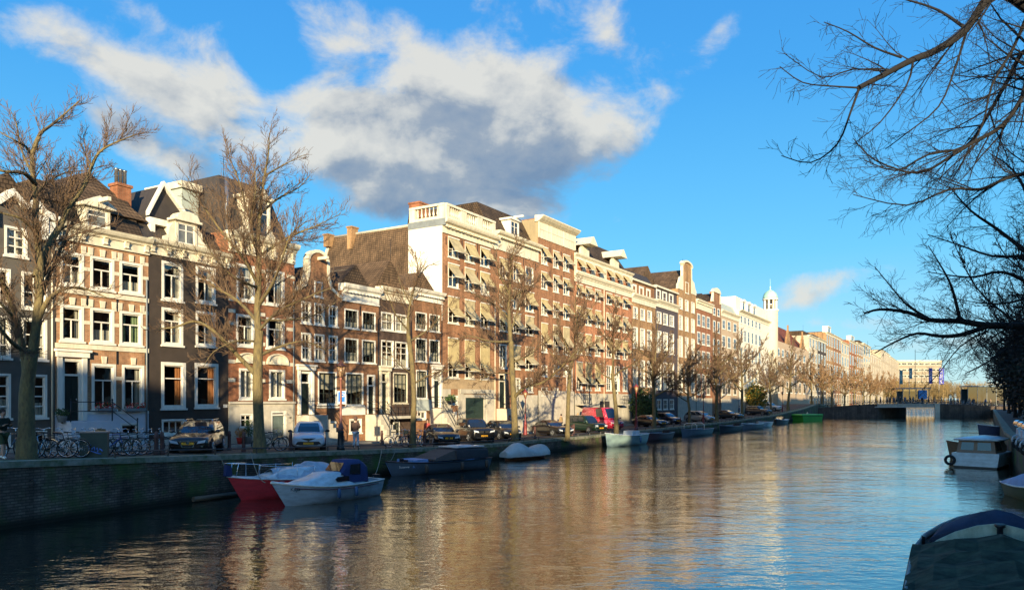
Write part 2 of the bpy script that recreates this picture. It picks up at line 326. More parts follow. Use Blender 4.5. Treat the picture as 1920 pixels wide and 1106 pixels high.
# ---------------------------------------------------------------- setting: water, streets, quays
def water_mat():
    m, nt, out = new_mat('canal_water'); L = nt.links
    df = nt.nodes.new('ShaderNodeBsdfDiffuse'); df.inputs[0].default_value = (.006, .014, .012, 1)
    b = nt.nodes.new('ShaderNodeBsdfGlossy'); b.inputs['Roughness'].default_value = .02; b.inputs['Color'].default_value = (1, .97, .92, 1)
    tc = nt.nodes.new('ShaderNodeTexCoord')
    def noise(scale, sc, det, rot=0.0):
        mp = nt.nodes.new('ShaderNodeMapping'); mp.inputs['Scale'].default_value = sc; mp.inputs['Rotation'].default_value = (0, 0, rot); L.new(tc.outputs['Object'], mp.inputs[0])
        n = nt.nodes.new('ShaderNodeTexNoise'); n.inputs['Scale'].default_value = scale; n.inputs['Detail'].default_value = det; n.inputs['Roughness'].default_value = .55; L.new(mp.outputs[0], n.inputs[0]); return n.outputs['Fac']
    a = noise(.9, (.55, 1, 1), 3, .15); c = noise(4.2, (.6, 1, 1), 3, -.1); f_ = noise(13, (.7, 1, 1), 2, .3); e = noise(.12, (1, 1, 1), 2)
    def mm(op, x, y):
        n = nt.nodes.new('ShaderNodeMath'); n.operation = op
        for i, q in enumerate((x, y)):
            if isinstance(q, (int, float)): n.inputs[i].default_value = q
            else: L.new(q, n.inputs[i])
        return n.outputs[0]
    mr = nt.nodes.new('ShaderNodeMapRange'); mr.inputs[1].default_value = .35; mr.inputs[2].default_value = .65; mr.inputs[3].default_value = .55; mr.inputs[4].default_value = 1.25; L.new(e, mr.inputs[0])
    h = mm('MULTIPLY', mm('ADD', mm('MULTIPLY', a, 1.0), mm('ADD', mm('MULTIPLY', c, .30), mm('MULTIPLY', f_, .055))), mr.outputs[0])
    sy = nt.nodes.new('ShaderNodeSeparateXYZ'); L.new(tc.outputs['Object'], sy.inputs[0]); rf = nt.nodes.new('ShaderNodeMapRange'); rf.inputs[1].default_value = 192; rf.inputs[2].default_value = 225; rf.inputs[3].default_value = 1; rf.inputs[4].default_value = 7; L.new(sy.outputs[1], rf.inputs[0]); h = mm('MULTIPLY', h, rf.outputs[0])     # wind-ruffled water past the bridge
    bp = nt.nodes.new('ShaderNodeBump'); bp.inputs['Strength'].default_value = 1; bp.inputs['Distance'].default_value = .055
    L.new(h, bp.inputs['Height']); L.new(bp.outputs[0], b.inputs['Normal'])
    fr = nt.nodes.new('ShaderNodeFresnel'); fr.inputs[0].default_value = 1.36; L.new(bp.outputs[0], fr.inputs['Normal'])
    mx = nt.nodes.new('ShaderNodeMixShader'); L.new(mm('POWER', fr.outputs[0], .5), mx.inputs[0]); L.new(df.outputs[0], mx.inputs[1]); L.new(b.outputs[0], mx.inputs[2]); L.new(mx.outputs[0], out.inputs['Surface'])
    return m
MB().face([(-700, -500, 0), (1500, -500, 0), (1500, 1900, 0), (-700, 1900, 0)]).build('water', water_mat(), kind='structure')

def quay_mat(name, c1, c2):
    m = brick(name, c1, c2, tuple(x * .35 for x in c1), bw=.34, bh=.10, ms=.016, grime=.7)
    nt = m.node_tree; L = nt.links; b = [n for n in nt.nodes if n.type == 'BSDF_PRINCIPLED'][0]
    src = b.inputs['Base Color'].links[0].from_socket
    tc = nt.nodes.new('ShaderNodeTexCoord'); n = nt.nodes.new('ShaderNodeTexNoise'); n.inputs['Scale'].default_value = .8; n.inputs['Detail'].default_value = 8; L.new(tc.outputs['Object'], n.inputs[0])
    mr = nt.nodes.new('ShaderNodeMapRange'); mr.inputs[1].default_value = .45; mr.inputs[2].default_value = .68; L.new(n.outputs['Fac'], mr.inputs[0])
    mx = nt.nodes.new('ShaderNodeMix'); mx.data_type = 'RGBA'; mx.inputs[7].default_value = (.07, .12, .03, 1); L.new(mr.outputs[0], mx.inputs[0]); L.new(src, mx.inputs[6])
    sp = nt.nodes.new('ShaderNodeSeparateXYZ'); L.new(tc.outputs['Object'], sp.inputs[0])      # a wet, slimy band just over the water line
    m2 = nt.nodes.new('ShaderNodeMapRange'); m2.inputs[1].default_value = .12; m2.inputs[2].default_value = .45; m2.inputs[3].default_value = .9; m2.inputs[4].default_value = 0; L.new(sp.outputs[2], m2.inputs[0])
    mx2 = nt.nodes.new('ShaderNodeMix'); mx2.data_type = 'RGBA'; mx2.inputs[7].default_value = (.012, .014, .009, 1); L.new(m2.outputs[0], mx2.inputs[0]); L.new(mx.outputs[2], mx2.inputs[6])
    L.new(mx2.outputs[2], b.inputs['Base Color']); return m
M_QUAY = quay_mat('mossy_quay_brick', (.22, .17, .125), (.12, .09, .07))
M_PAVE = brick('street_clinker', (.17, .12, .088), (.12, .088, .07), (.07, .06, .05), bw=.2, bh=.1, ms=.01, grime=.4)
def floorify(m):      # a paving texture laid in x, y
    nt = m.node_tree; br = [n for n in nt.nodes if n.type == 'TEX_BRICK'][0]; tcn = [n for n in nt.nodes if n.type == 'TEX_COORD'][0]
    mp = nt.nodes.new('ShaderNodeMapping'); mp.inputs['Rotation'].default_value = (0, 0, 1.03); nt.links.new(tcn.outputs['Object'], mp.inputs[0]); nt.links.new(mp.outputs[0], br.inputs['Vector'])
floorify(M_PAVE)
M_SIDE = brick('pavement_tile', (.21, .19, .165), (.16, .15, .135), (.08, .08, .075), bw=.3, bh=.3, ms=.012, grime=.3); floorify(M_SIDE)
M_COPE = mat('coping_stone', (.30, .27, .22), .9, .45, 2, bump=.3, col2=(.08, .11, .035))
M_GRASS = mat('verge_grass', (.07, .10, .025), .95, .5, 6, bump=.5, bscale=40)

def dense(L, step=2.5, y1=None):
    out = []
    for a, b in zip(L, L[1:]):
        n = max(1, int(math.hypot(b[0] - a[0], b[1] - a[1]) / step))
        out += [(a[0] + (b[0] - a[0]) * i / n, a[1] + (b[1] - a[1]) * i / n) for i in range(n)]
    return out + [L[-1]]
QD = dense(QUAY, 3); RD = dense(RBANK, 4)
def smooth(L, k=3):
    for _ in range(k): L = [L[0]] + [((a[0] + 2 * b[0] + c[0]) / 4, (a[1] + 2 * b[1] + c[1]) / 4) for a, b, c in zip(L, L[1:], L[2:])] + [L[-1]]
    return L
QD = smooth(QD, 3)
def strip(mb, L, offs, zs, mi=0):
    """ribbons running along line L: one vertex row per offset, z = ground + given"""
    cols = [offset_line(L, o) for o in offs]
    for i in range(len(L) - 1):
        for j in range(len(offs) - 1):
            P = []
            for (ii, jj) in ((i, j), (i + 1, j), (i + 1, j + 1), (i, j + 1)):
                x, y = cols[jj][ii]; bx, by = L[ii]; z = zs[jj]; P.append((x, y, z(bx, by) if callable(z) else z))
            mb.face(P[::-1] if offs[0] >= 0 and False else P, mi)
G0 = lambda x, y: gh(x, y)
Gp = lambda d: (lambda x, y: gh(x, y) + d)
m = MB(); strip(m, QD, [.5, 1.1], [Gp(-.004), Gp(.0)]); m.build('verge', M_GRASS, kind='structure')
m = MB(); strip(m, QD, [1.1, 3.5, 7.0, 7.01], [G0, G0, G0, Gp(-.3)]); m.build('street', M_PAVE, kind='structure')
m = MB(); strip(m, QD, [7.0, 7.0001, 30, 400], [Gp(-.3), Gp(.12), Gp(.12), Gp(.1)]); m.build('pavement', M_SIDE, kind='structure')
m = MB(); strip(m, QD, [6.9, 6.901, 7.0002, 7.0003], [Gp(-.2), Gp(.124), Gp(.124), Gp(-.2)]); m.build('kerb', M_STONE, kind='structure')
# quay wall, one length of masonry with its coping
qr = thing('quay_wall', 'long mossy dark brick quay wall carrying the street and the parked cars', 'quay wall', (0, 0, 0))
m = MB(); strip(m, QD, [0, 0.001], [-2.0, Gp(-.22)]); m.build('wall', M_QUAY, qr)
m = MB(); strip(m, QD, [-.05, -.0501, .5, .501], [Gp(-.22), Gp(.0), Gp(.012), Gp(-.3)]); strip(m, QD, [-.05, .1], [Gp(-.22), Gp(-.221)]); m.build('coping', M_COPE, qr)
for u_ in (60, 170, 290, 415, 560, 720, 860, 1000, 1090):
    x_, y_ = at_u(QUAY, u_, -.06); z_ = gh(x_, y_) - .75; MB().torus((x_, y_, z_), .11, .018, 'y', 12, 5).build('mooring_ring', M_BLACK, qr)
rr = thing('quay_railing', 'low dark steel rail on short posts running along the edge of the quay', 'railing', (0, 0, 0))
def resample(L, step, s0=0.0):
    out, acc = [], s0
    for a, b in zip(L, L[1:]):
        l = math.hypot(b[0] - a[0], b[1] - a[1])
        while acc < l: k = acc / l; out.append((a[0] + (b[0] - a[0]) * k, a[1] + (b[1] - a[1]) * k)); acc += step
        acc -= l
    return out
rl = [p for p in resample(offset_line(QD, .22), 2.4) if 26.5 < p[1] < 178]
m = MB()
for i, (a, b) in enumerate(zip(rl, rl[1:])):
    if a[1] > 27: m.tube([(a[0], a[1], gh(*a) + .25), (b[0], b[1], gh(*b) + .25)], .03, 5)
m.build('rail', mat('dull_rail', (.05, .05, .05), .5), rr)
for a in rl[:60]:
    MB().box(a[0] - .025, a[0] + .025, a[1] - .025, a[1] + .025, gh(*a) - .05, gh(*a) + .25).build('post', M_BLACK, rr)
# right bank
RB = lambda d=0: (lambda x, y: 2.0 + d)
m = MB(); strip(m, RD, [-400, -30, -.5, -.4], [RB(), RB(), RB(), RB()]); m.build('right_bank_street', M_PAVE, kind='structure')
q2 = thing('quay_wall', 'dark quay wall on the shaded right bank beside the moored cabin boat', 'quay wall', (0, 0, 0))
m = MB(); strip(m, RD, [0, -.001], [-2.0, RB(-.2)]); m.build('wall', M_QUAY, q2)
m = MB(); strip(m, RD, [.05, .0501, -.5, -.501], [RB(-.2), RB(.01), RB(.01), RB(-.3)]); m.build('coping', M_COPE, q2)
MB().face([(-900, 768, 1.2), (2500, 768, 1.2), (2500, 4000, 1.2), (-900, 4000, 1.2)]).box(190, 520, 436, 900, -1, 1.15).build('ground', mat('far_ground', (.09, .08, .05), .9, .3, .01), kind='structure')
# mooring beam low on the wall
a = at_u(QUAY, 352); b = at_u(QUAY, 436)
MB().tube([(a[0] + .35, a[1] - .25, .14), (b[0] + .35, b[1] - .25, .1)], .12, 6).build('mooring_beam', mat('wet_timber', (.11, .09, .06), .7), label='weathered timber beam floating against the quay wall left of the red boat', cat='beam')

# ---------------------------------------------------------------- the bridge at the end of the reach
BY = 186.0
def bx(u, y=BY): return ray(u) * y
def bz(v, y=BY): return px_h(v, y)
br = thing('canal_bridge', 'wide low bridge with brick abutments crossing the far end of the canal', 'bridge', (bx(1700), BY, 0))
def BP(u, z): return (bx(u) - bx(1700), z)
SK = 1.05; D = 14
def skew(mb):
    mb.v = [(x + max(0, y) * SK * (0.0 if False else 1.0), y, z) for x, y, z in mb.v]; return mb
M_BRB = brick('bridge_brick', (.12, .09, .07), (.09, .07, .06), (.05, .045, .04), bw=.4, bh=.12, grime=.6)
m = MB(); m.prism([BP(1440, -1), BP(1645, -1), BP(1645, 2.62), BP(1645, 3.35), BP(1600, 3.1), BP(1535, 2.35), BP(1440, 2.0)], 0, D); skew(m).build('abutment', M_BRB, br)
m = MB(); m.prism([BP(1755, -1), BP(1960, -1), BP(1960, 2.6), BP(1860, 2.75), BP(1800, 3.2), BP(1755, 3.35)], 0, D); skew(m).build('abutment', M_BRB, br)
m = MB(); m.prism([BP(1645, 2.62), BP(1755, 2.62), BP(1755, 3.35), BP(1700, 3.45), BP(1645, 3.35)], 0.0, D); skew(m).build('deck', M_STONE, br)
m = MB(); m.prism([BP(1640, 2.45), BP(1757, 2.5), BP(1757, 2.75), BP(1640, 2.72)], -.12, -.001); m.build('edge_beam', mat('pale_beam', (.42, .40, .36), .6), br)
m = MB(); m.prism([BP(1752, -1), BP(1761, -1), BP(1761, 3.5), BP(1752, 3.5)], -.35, -.002); m.build('pilaster', M_PSTONE, br)
TOP = [(1440, 2.0), (1535, 2.35), (1600, 3.1), (1645, 3.35), (1700, 3.45), (1755, 3.35), (1800, 3.2), (1860, 2.75), (1960, 2.6)]
for side in (0.25, D - .25):
    m = MB(); sh = side * SK
    for (ua, za), (ub, zb) in zip(TOP, TOP[1:]):
        xa, xb = bx(ua) - bx(1700) + sh, bx(ub) - bx(1700) + sh; n = max(1, int((xb - xa) / 1.9))
        for h in (.45, 1.0): m.tube([(xa, side, za + h), (xb, side, zb + h)], .035, 4)
        for i in range(n):
            k = i / n; X, Z = xa + (xb - xa) * k, za + (zb - za) * k; m.box(X - .04, X + .04, side - .04, side + .04, Z, Z + 1.05)
    m.build('railing', M_BLACK, br)
# street over the bridge, sloping down on to both banks
m = MB()
for (ua, za), (ub, zb) in zip(TOP, TOP[1:]):
    m.face([(bx(ua) + .4 * SK, BY + .4, za + .01), (bx(ub) + .4 * SK, BY + .4, zb + .01), (bx(ub) + (D - .4) * SK, BY + D - .4, zb + .01), (bx(ua) + (D - .4) * SK, BY + D - .4, za + .01)])
m.build('bridge_road', M_PAVE, kind='structure')
# ---------------------------------------------------------------- canal houses
FD = dense(FACE, 400)
class House:
    """a house on the left bank; columns are measured along the street, heights above the water"""
    def __init__(s, label, cat, u0, u1, wallm, name='canal_house', x_left=None, group=None, depth=11.0, off=0.0, far=False, gh_=None):
        a, b = at_u(FACE, u0, off), at_u(FACE, u1, off)
        s.a, s.rz = a, math.atan2(b[1] - a[1], b[0] - a[0]); s.W = math.hypot(b[0] - a[0], b[1] - a[1])
        s.g = (gh(*at_near(a)) + .12) if gh_ is None else gh_
        s.root = thing(name, label, cat, (a[0], a[1], s.g), s.rz, group); s.wm = wallm; s.depth = depth; s.holes = []; s.far = far
        s.d = (math.cos(s.rz), math.sin(s.rz)); s.mb = MB(); s.bands = MB()
    def X(s, u):
        """local x of the facade point seen in column u"""
        t = ray(u); return (t * s.a[1] - s.a[0]) / (s.d[0] - t * s.d[1])
    def Z(s, v, u):
        y = s.a[1] + s.d[1] * s.X(u); return px_h(v, y) - s.g
    def P(s, u, v): return (s.X(u), s.Z(v, u))
    def D(s, u, v, yy):
        """local x, z of what is seen at column u, row v, when it stands yy behind the facade"""
        t = ray(u); nx, ny = -s.d[1], s.d[0]; ax, ay = s.a[0] + nx * yy, s.a[1] + ny * yy; x = (t * ay - ax) / (s.d[0] - t * s.d[1]); return x, px_h(v, ay + s.d[1] * x) - s.g
    def front(s, top, zb=-.6, mi=0, th=.35):
        """facade wall between x=0 and W from zb to TOP with the holes left open, each with its reveal"""
        xs = sorted({0, s.W, *[h[0] for h in s.holes], *[h[1] for h in s.holes]}); zs = sorted({zb, top, *[h[2] for h in s.holes if h[2] > zb], *[h[3] for h in s.holes if h[3] < top]})
        m = s.mb
        for xa, xb in zip(xs, xs[1:]):
            run = None
            for za, zc in zip(zs, zs[1:]):
                cx, cz = (xa + xb) / 2, (za + zc) / 2
                if any(h[0] < cx < h[1] and h[2] < cz < h[3] for h in s.holes):
                    if run is not None: m.face([(xa, 0, run), (xb, 0, run), (xb, 0, za), (xa, 0, za)]); run = None
                elif run is None: run = za
            if run is not None: m.face([(xa, 0, run), (xb, 0, run), (xb, 0, zs[-1]), (xa, 0, zs[-1])])
        for x0, x1, z0, z1 in s.holes:
            r = .16; q = .9
            m.face([(x0, 0, z0), (x0, 0, z1), (x0, r, z1), (x0, r, z0)]); m.face([(x1, 0, z0), (x1, r, z0), (x1, r, z1), (x1, 0, z1)])
            m.face([(x0, 0, z1), (x1, 0, z1), (x1, r, z1), (x0, r, z1)]); m.face([(x0, 0, z0), (x0, r, z0), (x1, r, z0), (x1, 0, z0)])
            e = .25
            m.face([(x0 - e, r, z0 - e), (x0 - e, r + q, z0 - e), (x0 - e, r + q, z1 + e), (x0 - e, r, z1 + e)], 1); m.face([(x1 + e, r, z0 - e), (x1 + e, r, z1 + e), (x1 + e, r + q, z1 + e), (x1 + e, r + q, z0 - e)], 1)
            m.face([(x0 - e, r + q, z0 - e), (x1 + e, r + q, z0 - e), (x1 + e, r + q, z1 + e), (x0 - e, r + q, z1 + e)], 1)
            m.face([(x0 - e, r, z0 - e), (x1 + e, r, z0 - e), (x1 + e, r + q, z0 - e), (x0 - e, r + q, z0 - e)], 1); m.face([(x0 - e, r, z1 + e), (x0 - e, r + q, z1 + e), (x1 + e, r + q, z1 + e), (x1 + e, r, z1 + e)], 1)
        D = s.depth
        m.face([(0, D, zb), (0, 0, zb), (0, 0, top), (0, D, top)]); m.face([(s.W, 0, zb), (s.W, D, zb), (s.W, D, top), (s.W, 0, top)])
        m.face([(s.W, D, zb), (0, D, zb), (0, D, top), (s.W, D, top)]); s.top = top
        m.face([(0, 0, top), (s.W, 0, top), (s.W, D, top), (0, D, top)])
    def done(s, plinth=None):
        s.mb.build('wall', [s.wm, M_ROOM] + ([plinth] if plinth else []), s.root)
        if s.bands.v: s.bands.build('stone_band', s.bm if hasattr(s, 'bm') else M_WHITE, s.root)
        return s.root
    def window(s, x0, x1, z0, z1, cas=.1, cols=1, rows=(.62,), sash=.05, proud=.03, curt=0, m=None, hole=True, sill=True, arch=False, pm=None, lower_cols=None, upper_cols=None, name='window', dark=False):
        """casing and sash bars (one mesh), glass, curtains; rows = heights of the transoms as shares of the height"""
        W = m or M_WHITE
        if hole and not s.far: s.holes.append((x0, x1, z0, z1))
        b = MB(); y0, y1 = -proud, .10
        if s.far: y1 = -.001
        b.box(x0, x0 + cas, y0, y1, z0, z1).box(x1 - cas, x1, y0, y1, z0, z1).box(x0 + cas, x1 - cas, y0 + .002, y1, z1 - cas, z1).box(x0 + cas, x1 - cas, y0 + .002, y1, z0, z0 + cas * .8)
        if sill: b.box(x0 - .06, x1 + .06, y0 - .07, -.0015, z0 - .09, z0 + .01)
        X0, X1, Z0, Z1 = x0 + cas, x1 - cas, z0 + cas * .8, z1 - cas; gy = .10 if not s.far else -.012
        ya, yb = (.05, .11) if not s.far else (-.022, -.004)
        t = sash; n_f = len(b.f); b.box(X0, X0 + t, ya, yb, Z0, Z1).box(X1 - t, X1, ya, yb, Z0, Z1).box(X0 + t, X1 - t, ya + .002, yb, Z1 - t, Z1).box(X0 + t, X1 - t, ya + .002, yb, Z0, Z0 + t)
        zz = [Z0] + [Z0 + (Z1 - Z0) * r for r in rows] + [Z1]
        for z in zz[1:-1]: b.box(X0 + t, X1 - t, ya - .01, yb, z - t * .55, z + t * .55)
        for i in range(len(zz) - 1):
            c = cols
            if i == len(zz) - 2 and upper_cols is not None: c = upper_cols
            for k in range(1, c): xc = X0 + (X1 - X0) * k / c; b.box(xc - t * .35, xc + t * .35, ya + .004, yb, zz[i] + t * .5, zz[i + 1] - t * .5)
        if dark: b.m[n_f:] = [1] * (len(b.m) - n_f)
        w = b.build(name, [W, M_DSASH] if dark else W, s.root)
        MB().face([(X0, gy, Z0), (X1, gy, Z0), (X1, gy, Z1), (X0, gy, Z1)]).build('pane', pm or (M_GLASS if not s.far else M_FGLASS), w)
        if curt and not s.far:
            cm = {1: M_CURT, 2: M_CURT2, 3: M_GREENC, 4: M_CURT, 5: M_CURT, 6: M_BLIND}[curt]; c = MB(); yy = .26
            def sheet(xa, xb, za, zb_):
                n = max(2, int((xb - xa) / .07)); pts = [(xa + (xb - xa) * i / n, yy + (.03 if i % 2 else 0)) for i in range(n + 1)]
                for (pa, qa), (pb, qb) in zip(pts, pts[1:]): c.face([(pa, qa, za), (pb, qb, za), (pb, qb, zb_), (pa, qa, zb_)])
            wd = X1 - X0; k = .22 + R.random() * .16
            if curt in (1, 3): sheet(X0 - .1, X0 + wd * k, Z0 - .1, Z1 + .1); sheet(X1 - wd * k, X1 + .1, Z0 - .1, Z1 + .1)
            elif curt == 2: sheet(X1 - wd * .3, X1 + .1, Z0 - .1, Z1 + .1)
            elif curt == 4: sheet(X0 - .1, X1 + .1, Z0 - .1, Z0 + (Z1 - Z0) * (.3 + .3 * R.random()))
            elif curt == 5: sheet(X0 - .1, X1 + .1, Z0 - .1, Z1 + .1)
            elif curt == 6: c.face([(X0 - .1, yy, Z0 + (Z1 - Z0) * R.uniform(.1, .6)), (X1 + .1, yy, Z0 + (Z1 - Z0) * .45), (X1 + .1, yy, Z1 + .1), (X0 - .1, yy, Z1 + .1)])
            c.build('curtain', cm, w)
        return w
    def win(s, ua, ub, vt, vb, um=None, **kw):
        um = um if um is not None else ua
        return s.window(s.X(ua), s.X(ub), s.Z(vb, um), s.Z(vt, um), **kw)
    def door(s, x0, x1, z0, z1, m=None, fan=.72, frame=.14, surround=0, dm=None):
        s.holes.append((x0, x1, z0, z1)); b = MB()
        b.box(x0, x0 + frame, -.03, .13, z0, z1).box(x1 - frame, x1, -.03, .13, z0, z1).box(x0 + frame, x1 - frame, -.028, .13, z1 - frame, z1)
        zf = z0 + (z1 - z0) * fan; b.box(x0 + frame, x1 - frame, -.01, .13, zf - .05, zf + .05)
        if surround:
            b.box(x0 - surround, x0, -.12, -.001, z0, z1 + .08).box(x1, x1 + surround, -.12, -.001, z0, z1 + .08).box(x0 - surround - .08, x1 + surround + .08, -.2, -.0012, z1 + .08, z1 + .34).box(x0 - surround - .16, x1 + surround + .16, -.28, -.0014, z1 + .34, z1 + .46)
        f = b.build('door_frame', m or M_WHITE, s.root)
        MB().face([(x0 + frame, .1, zf), (x1 - frame, .1, zf), (x1 - frame, .1, z1 - frame), (x0 + frame, .1, z1 - frame)]).build('pane', M_GLASS, f)
        d = MB(); d.box(x0 + frame, x1 - frame, .07, .12, z0, zf - .05)
        for k in range(2):
            for (za, zc) in ((.08, .42), (.48, .92)):
                H = zf - z0 - .05; xa = x0 + frame + .08 + k * (x1 - x0 - 2 * frame - .08) / 2; xb = xa + (x1 - x0 - 2 * frame - .08) / 2 - .1
                d.box(xa, xb, .05, .069, z0 + H * za, z0 + H * zc)
        dd = d.build('door', dm or M_DOOR, s.root)
        MB().ball((x1 - frame - .1, .03, z0 + 1.05), .035, 6, 4).build('handle', M_CHROME, dd)
    def steps(s, x0, x1, ztop, n, rail=True, side=0, m=None):
        """stoop in front of the door: landing and n steps down towards the street end SIDE (0 front, 1 to the right, -1 left)"""
        b = MB(); h = ztop / n; dp = 1.15
        b.box(x0, x1, -dp, -.002, -.3, ztop)
        for i in range(1, n):
            z = ztop - h * i
            if side == 0: b.box(x0 + .1, x1 - .1, -dp - .27 * i, -dp - .27 * (i - 1) - .001, -.3, z)
            elif side > 0: b.box(x1 + .27 * (i - 1) + .001, x1 + .27 * i, -dp + .05, -.003, -.3, z)
            else: b.box(x0 - .27 * i, x0 - .27 * (i - 1) - .001, -dp + .05, -.003, -.3, z)
        st = b.build('stoop', m or M_PSTONE, s.root)
        if rail:
            r = MB()
            if side > 0: path = [(x0, -dp + .06, ztop), (x1, -dp + .06, ztop), (x1 + .27 * (n - 1), -dp + .06, h)]
            elif side < 0: path = [(x1, -dp + .06, ztop), (x0, -dp + .06, ztop), (x0 - .27 * (n - 1), -dp + .06, h)]
            else: path = None
            if path:
                for k in (.5, .95): r.tube([(x, y, z + k) for x, y, z in path], .022, 5)
                for x, y, z in path: r.tube([(x, y, z), (x, y, z + 1.02)], .03, 5); r.ball((x, y, z + 1.06), .05, 6, 4)
            else:
                for xx in (x0 + .12, x1 - .12):
                    for k in (.5, .95): r.tube([(xx, -.1, ztop + k), (xx, -dp, ztop + k), (xx, -dp - .27 * (n - 1), h + k)], .022, 5)
                    for (y, z) in ((-dp, ztop), (-dp - .27 * (n - 1), h)): r.tube([(xx, y, z), (xx, y, z + 1.0)], .028, 5)
            r.build('stair_railing', M_BLACK, s.root)
    def cornice(s, zb, zt, x0=None, x1=None, proj=.42, m=None, dent=.0, frieze=None, brackets=0, name='cornice'):
        """moulded cornice from zb (foot of the frieze) up to zt"""
        x0 = -.0 if x0 is None else x0; x1 = s.W if x1 is None else x1; m = m or M_WHITE2; H = zt - zb; b = MB()
        ct = min(.5, H * .45); e = .06
        b.box(x0, x1, -.06, -.001, zb, zt - ct)
        b.box(x0 - e * .3, x1 + e * .3, -.11, -.0012, zb, zb + .08)
        b.prism([(-proj * .35, zt - ct), (-proj * .45, zt - ct * .75), (-proj * .85, zt - ct * .55), (-proj, zt - ct * .3), (-proj - .05, zt), (.3, zt + .02), (.3, zt - ct)], x0 - e, x1 + e, axis='x')
        if dent:
            n = max(2, int((x1 - x0) / dent))
            for i in range(n):
                x = x0 + (i + .3) * (x1 - x0) / n; b.box(x, x + dent * .45, -proj * .8, -.06, zt - ct - .11, zt - ct - .002)
        for i in range(brackets):
            x = x0 + .18 + (x1 - x0 - .36) * i / max(1, brackets - 1); pr = proj * .75
            b.prism([(-.061, zb + .1), (-.2, zb + .15), (-.16, zb + H * .3), (-pr * .7, zt - ct * 1.1), (-pr, zt - ct - .002), (-.061, zt - ct - .002)], x - .11, x + .11, axis='x')
        return b.build(name, m, s.root)
    def awning(s, x0, x1, zt, zb, out=.75, vert=.0, m=None):
        """canvas blind: hangs straight for VERT of its height, then reaches OUT over the street"""
        zm = zt - (zt - zb) * vert; b = MB(); t = .012
        if vert > .02: b.box(x0, x1, -.075, -.045, zm, zt)
        b.prism([(-.05, zm + .01), (-out, zb), (-out - .004, zb - .09), (-out + .012, zb - .09), (-out + .02, zb - .01), (-.05, zm - .02)], x0, x1, axis='x')
        a = b.build('awning', m or M_AWN, s.root)
        f = MB()
        for x in (x0 + .02, x1 - .02): f.tube([(x, -.02, zb - .05), (x, -out, zb - .05)], .018, 4)
        f.tube([(x0 - .02, -out - .004, zb - .05), (x1 + .02, -out - .004, zb - .05)], .024, 4)
        f.build('awning_arm', M_WHITE, a)
        MB().box(x0 - .03, x1 + .03, -.12, -.032, zt, zt + .1).build('awning_box', M_WHITE, a)
    def roof_gable(s, zt, rise, y0=0, y1=None, m=None, x0=0, x1=None, ov=.1, name='roof', hip=0, ridge=None):
        """ridge at right angles to the street"""
        y1 = s.depth if y1 is None else y1; x1 = s.W if x1 is None else x1; c = (x0 + x1) / 2 if ridge is None else ridge; b = MB(); m = m or M_TILE
        A, B_, C, D_ = (x0 - ov, y0, zt), (x1 + ov, y0, zt), (x1 + ov, y1, zt), (x0 - ov, y1, zt); r0, r1 = (c, y0 + hip, zt + rise), (c, y1, zt + rise)
        b.face([A, r0, r1, D_][::-1]); b.face([B_, C, r1, r0]); b.face([A, B_, r0]); b.face([C, D_, r1]); b.face([A, D_, C, B_])
        return b.build(name, m, s.root)
    def mansard(s, zt, rise, inset=1.1, y0=.1, m=None, x0=0.0, x1=None, sides=False, flat=True):
        x1 = s.W if x1 is None else x1; D = s.depth; b = MB(); si = inset * .6 if sides else 0.02
        lo = [(x0, y0, zt), (x1, y0, zt), (x1, D, zt), (x0, D, zt)]; hi = [(x0 + si, y0 + inset, zt + rise), (x1 - si, y0 + inset, zt + rise), (x1 - si, D - .5, zt + rise), (x0 + si, D - .5, zt + rise)]
        b.loft([lo, hi], True, True, 0, False); return b.build('roof', m or M_TILE, s.root)
    def dormer(s, x0, x1, z0, z1, y=.35, dep=1.8, kind='flat', m=None, hoist=False, cols=2):
        W = m or M_WHITE; b = MB(); t = .16
        b.box(x0, x0 + t, y, y + dep, z0, z1).box(x1 - t, x1, y, y + dep, z0, z1).box(x0 + t, x1 - t, y + .05, y + dep, z0, z0 + .12).box(x0, x1, y, y + dep, z1 - .12, z1)
        c = (x0 + x1) / 2
        if kind == 'ped': b.prism([(x0 - .2, z1), (x1 + .2, z1), (x1 + .2, z1 + .14), (c, z1 + .6), (x0 - .2, z1 + .14)], y - .22, y + .4)
        elif kind == 'arch': b.prism([(x0 - .2, z1), (x1 + .2, z1), (x1 + .2, z1 + .12)] + [(c + (x1 - x0) * .52 * math.cos(a * math.pi / 8), z1 + .12 + .45 * math.sin(a * math.pi / 8)) for a in range(9)] + [(x0 - .2, z1 + .12)], y - .2, y + .5)
        else: b.box(x0 - .16, x1 + .16, y - .2, y + dep, z1 + .001, z1 + .2)
        if hoist: b.box(c - .09, c + .09, y - 1.0, y + .1, z1 + .25, z1 + .45)
        d = b.build('dormer', W, s.root)
        f = MB(); xa, xb, za, zb = x0 + t, x1 - t, z0 + .12, z1 - .12
        f.box(xa, xa + .06, y + .03, y + .09, za, zb).box(xb - .06, xb, y + .03, y + .09, za, zb).box(xa, xb, y + .032, y + .088, zb - .06, zb).box(xa, xb, y + .032, y + .088, za, za + .06)
        for k in range(1, cols): xx = xa + (xb - xa) * k / cols; f.box(xx - .03, xx + .03, y + .035, y + .085, za + .06, zb - .06)
        f.box(xa + .06, xb - .06, y + .036, y + .084, za + (zb - za) * .66 - .025, za + (zb - za) * .66 + .025)
        f.build('dormer_window', M_WHITE, d)
        MB().face([(xa, y + .07, za), (xb, y + .07, za), (xb, y + .07, zb), (xa, y + .07, zb)]).build('pane', M_FGLASS, d)
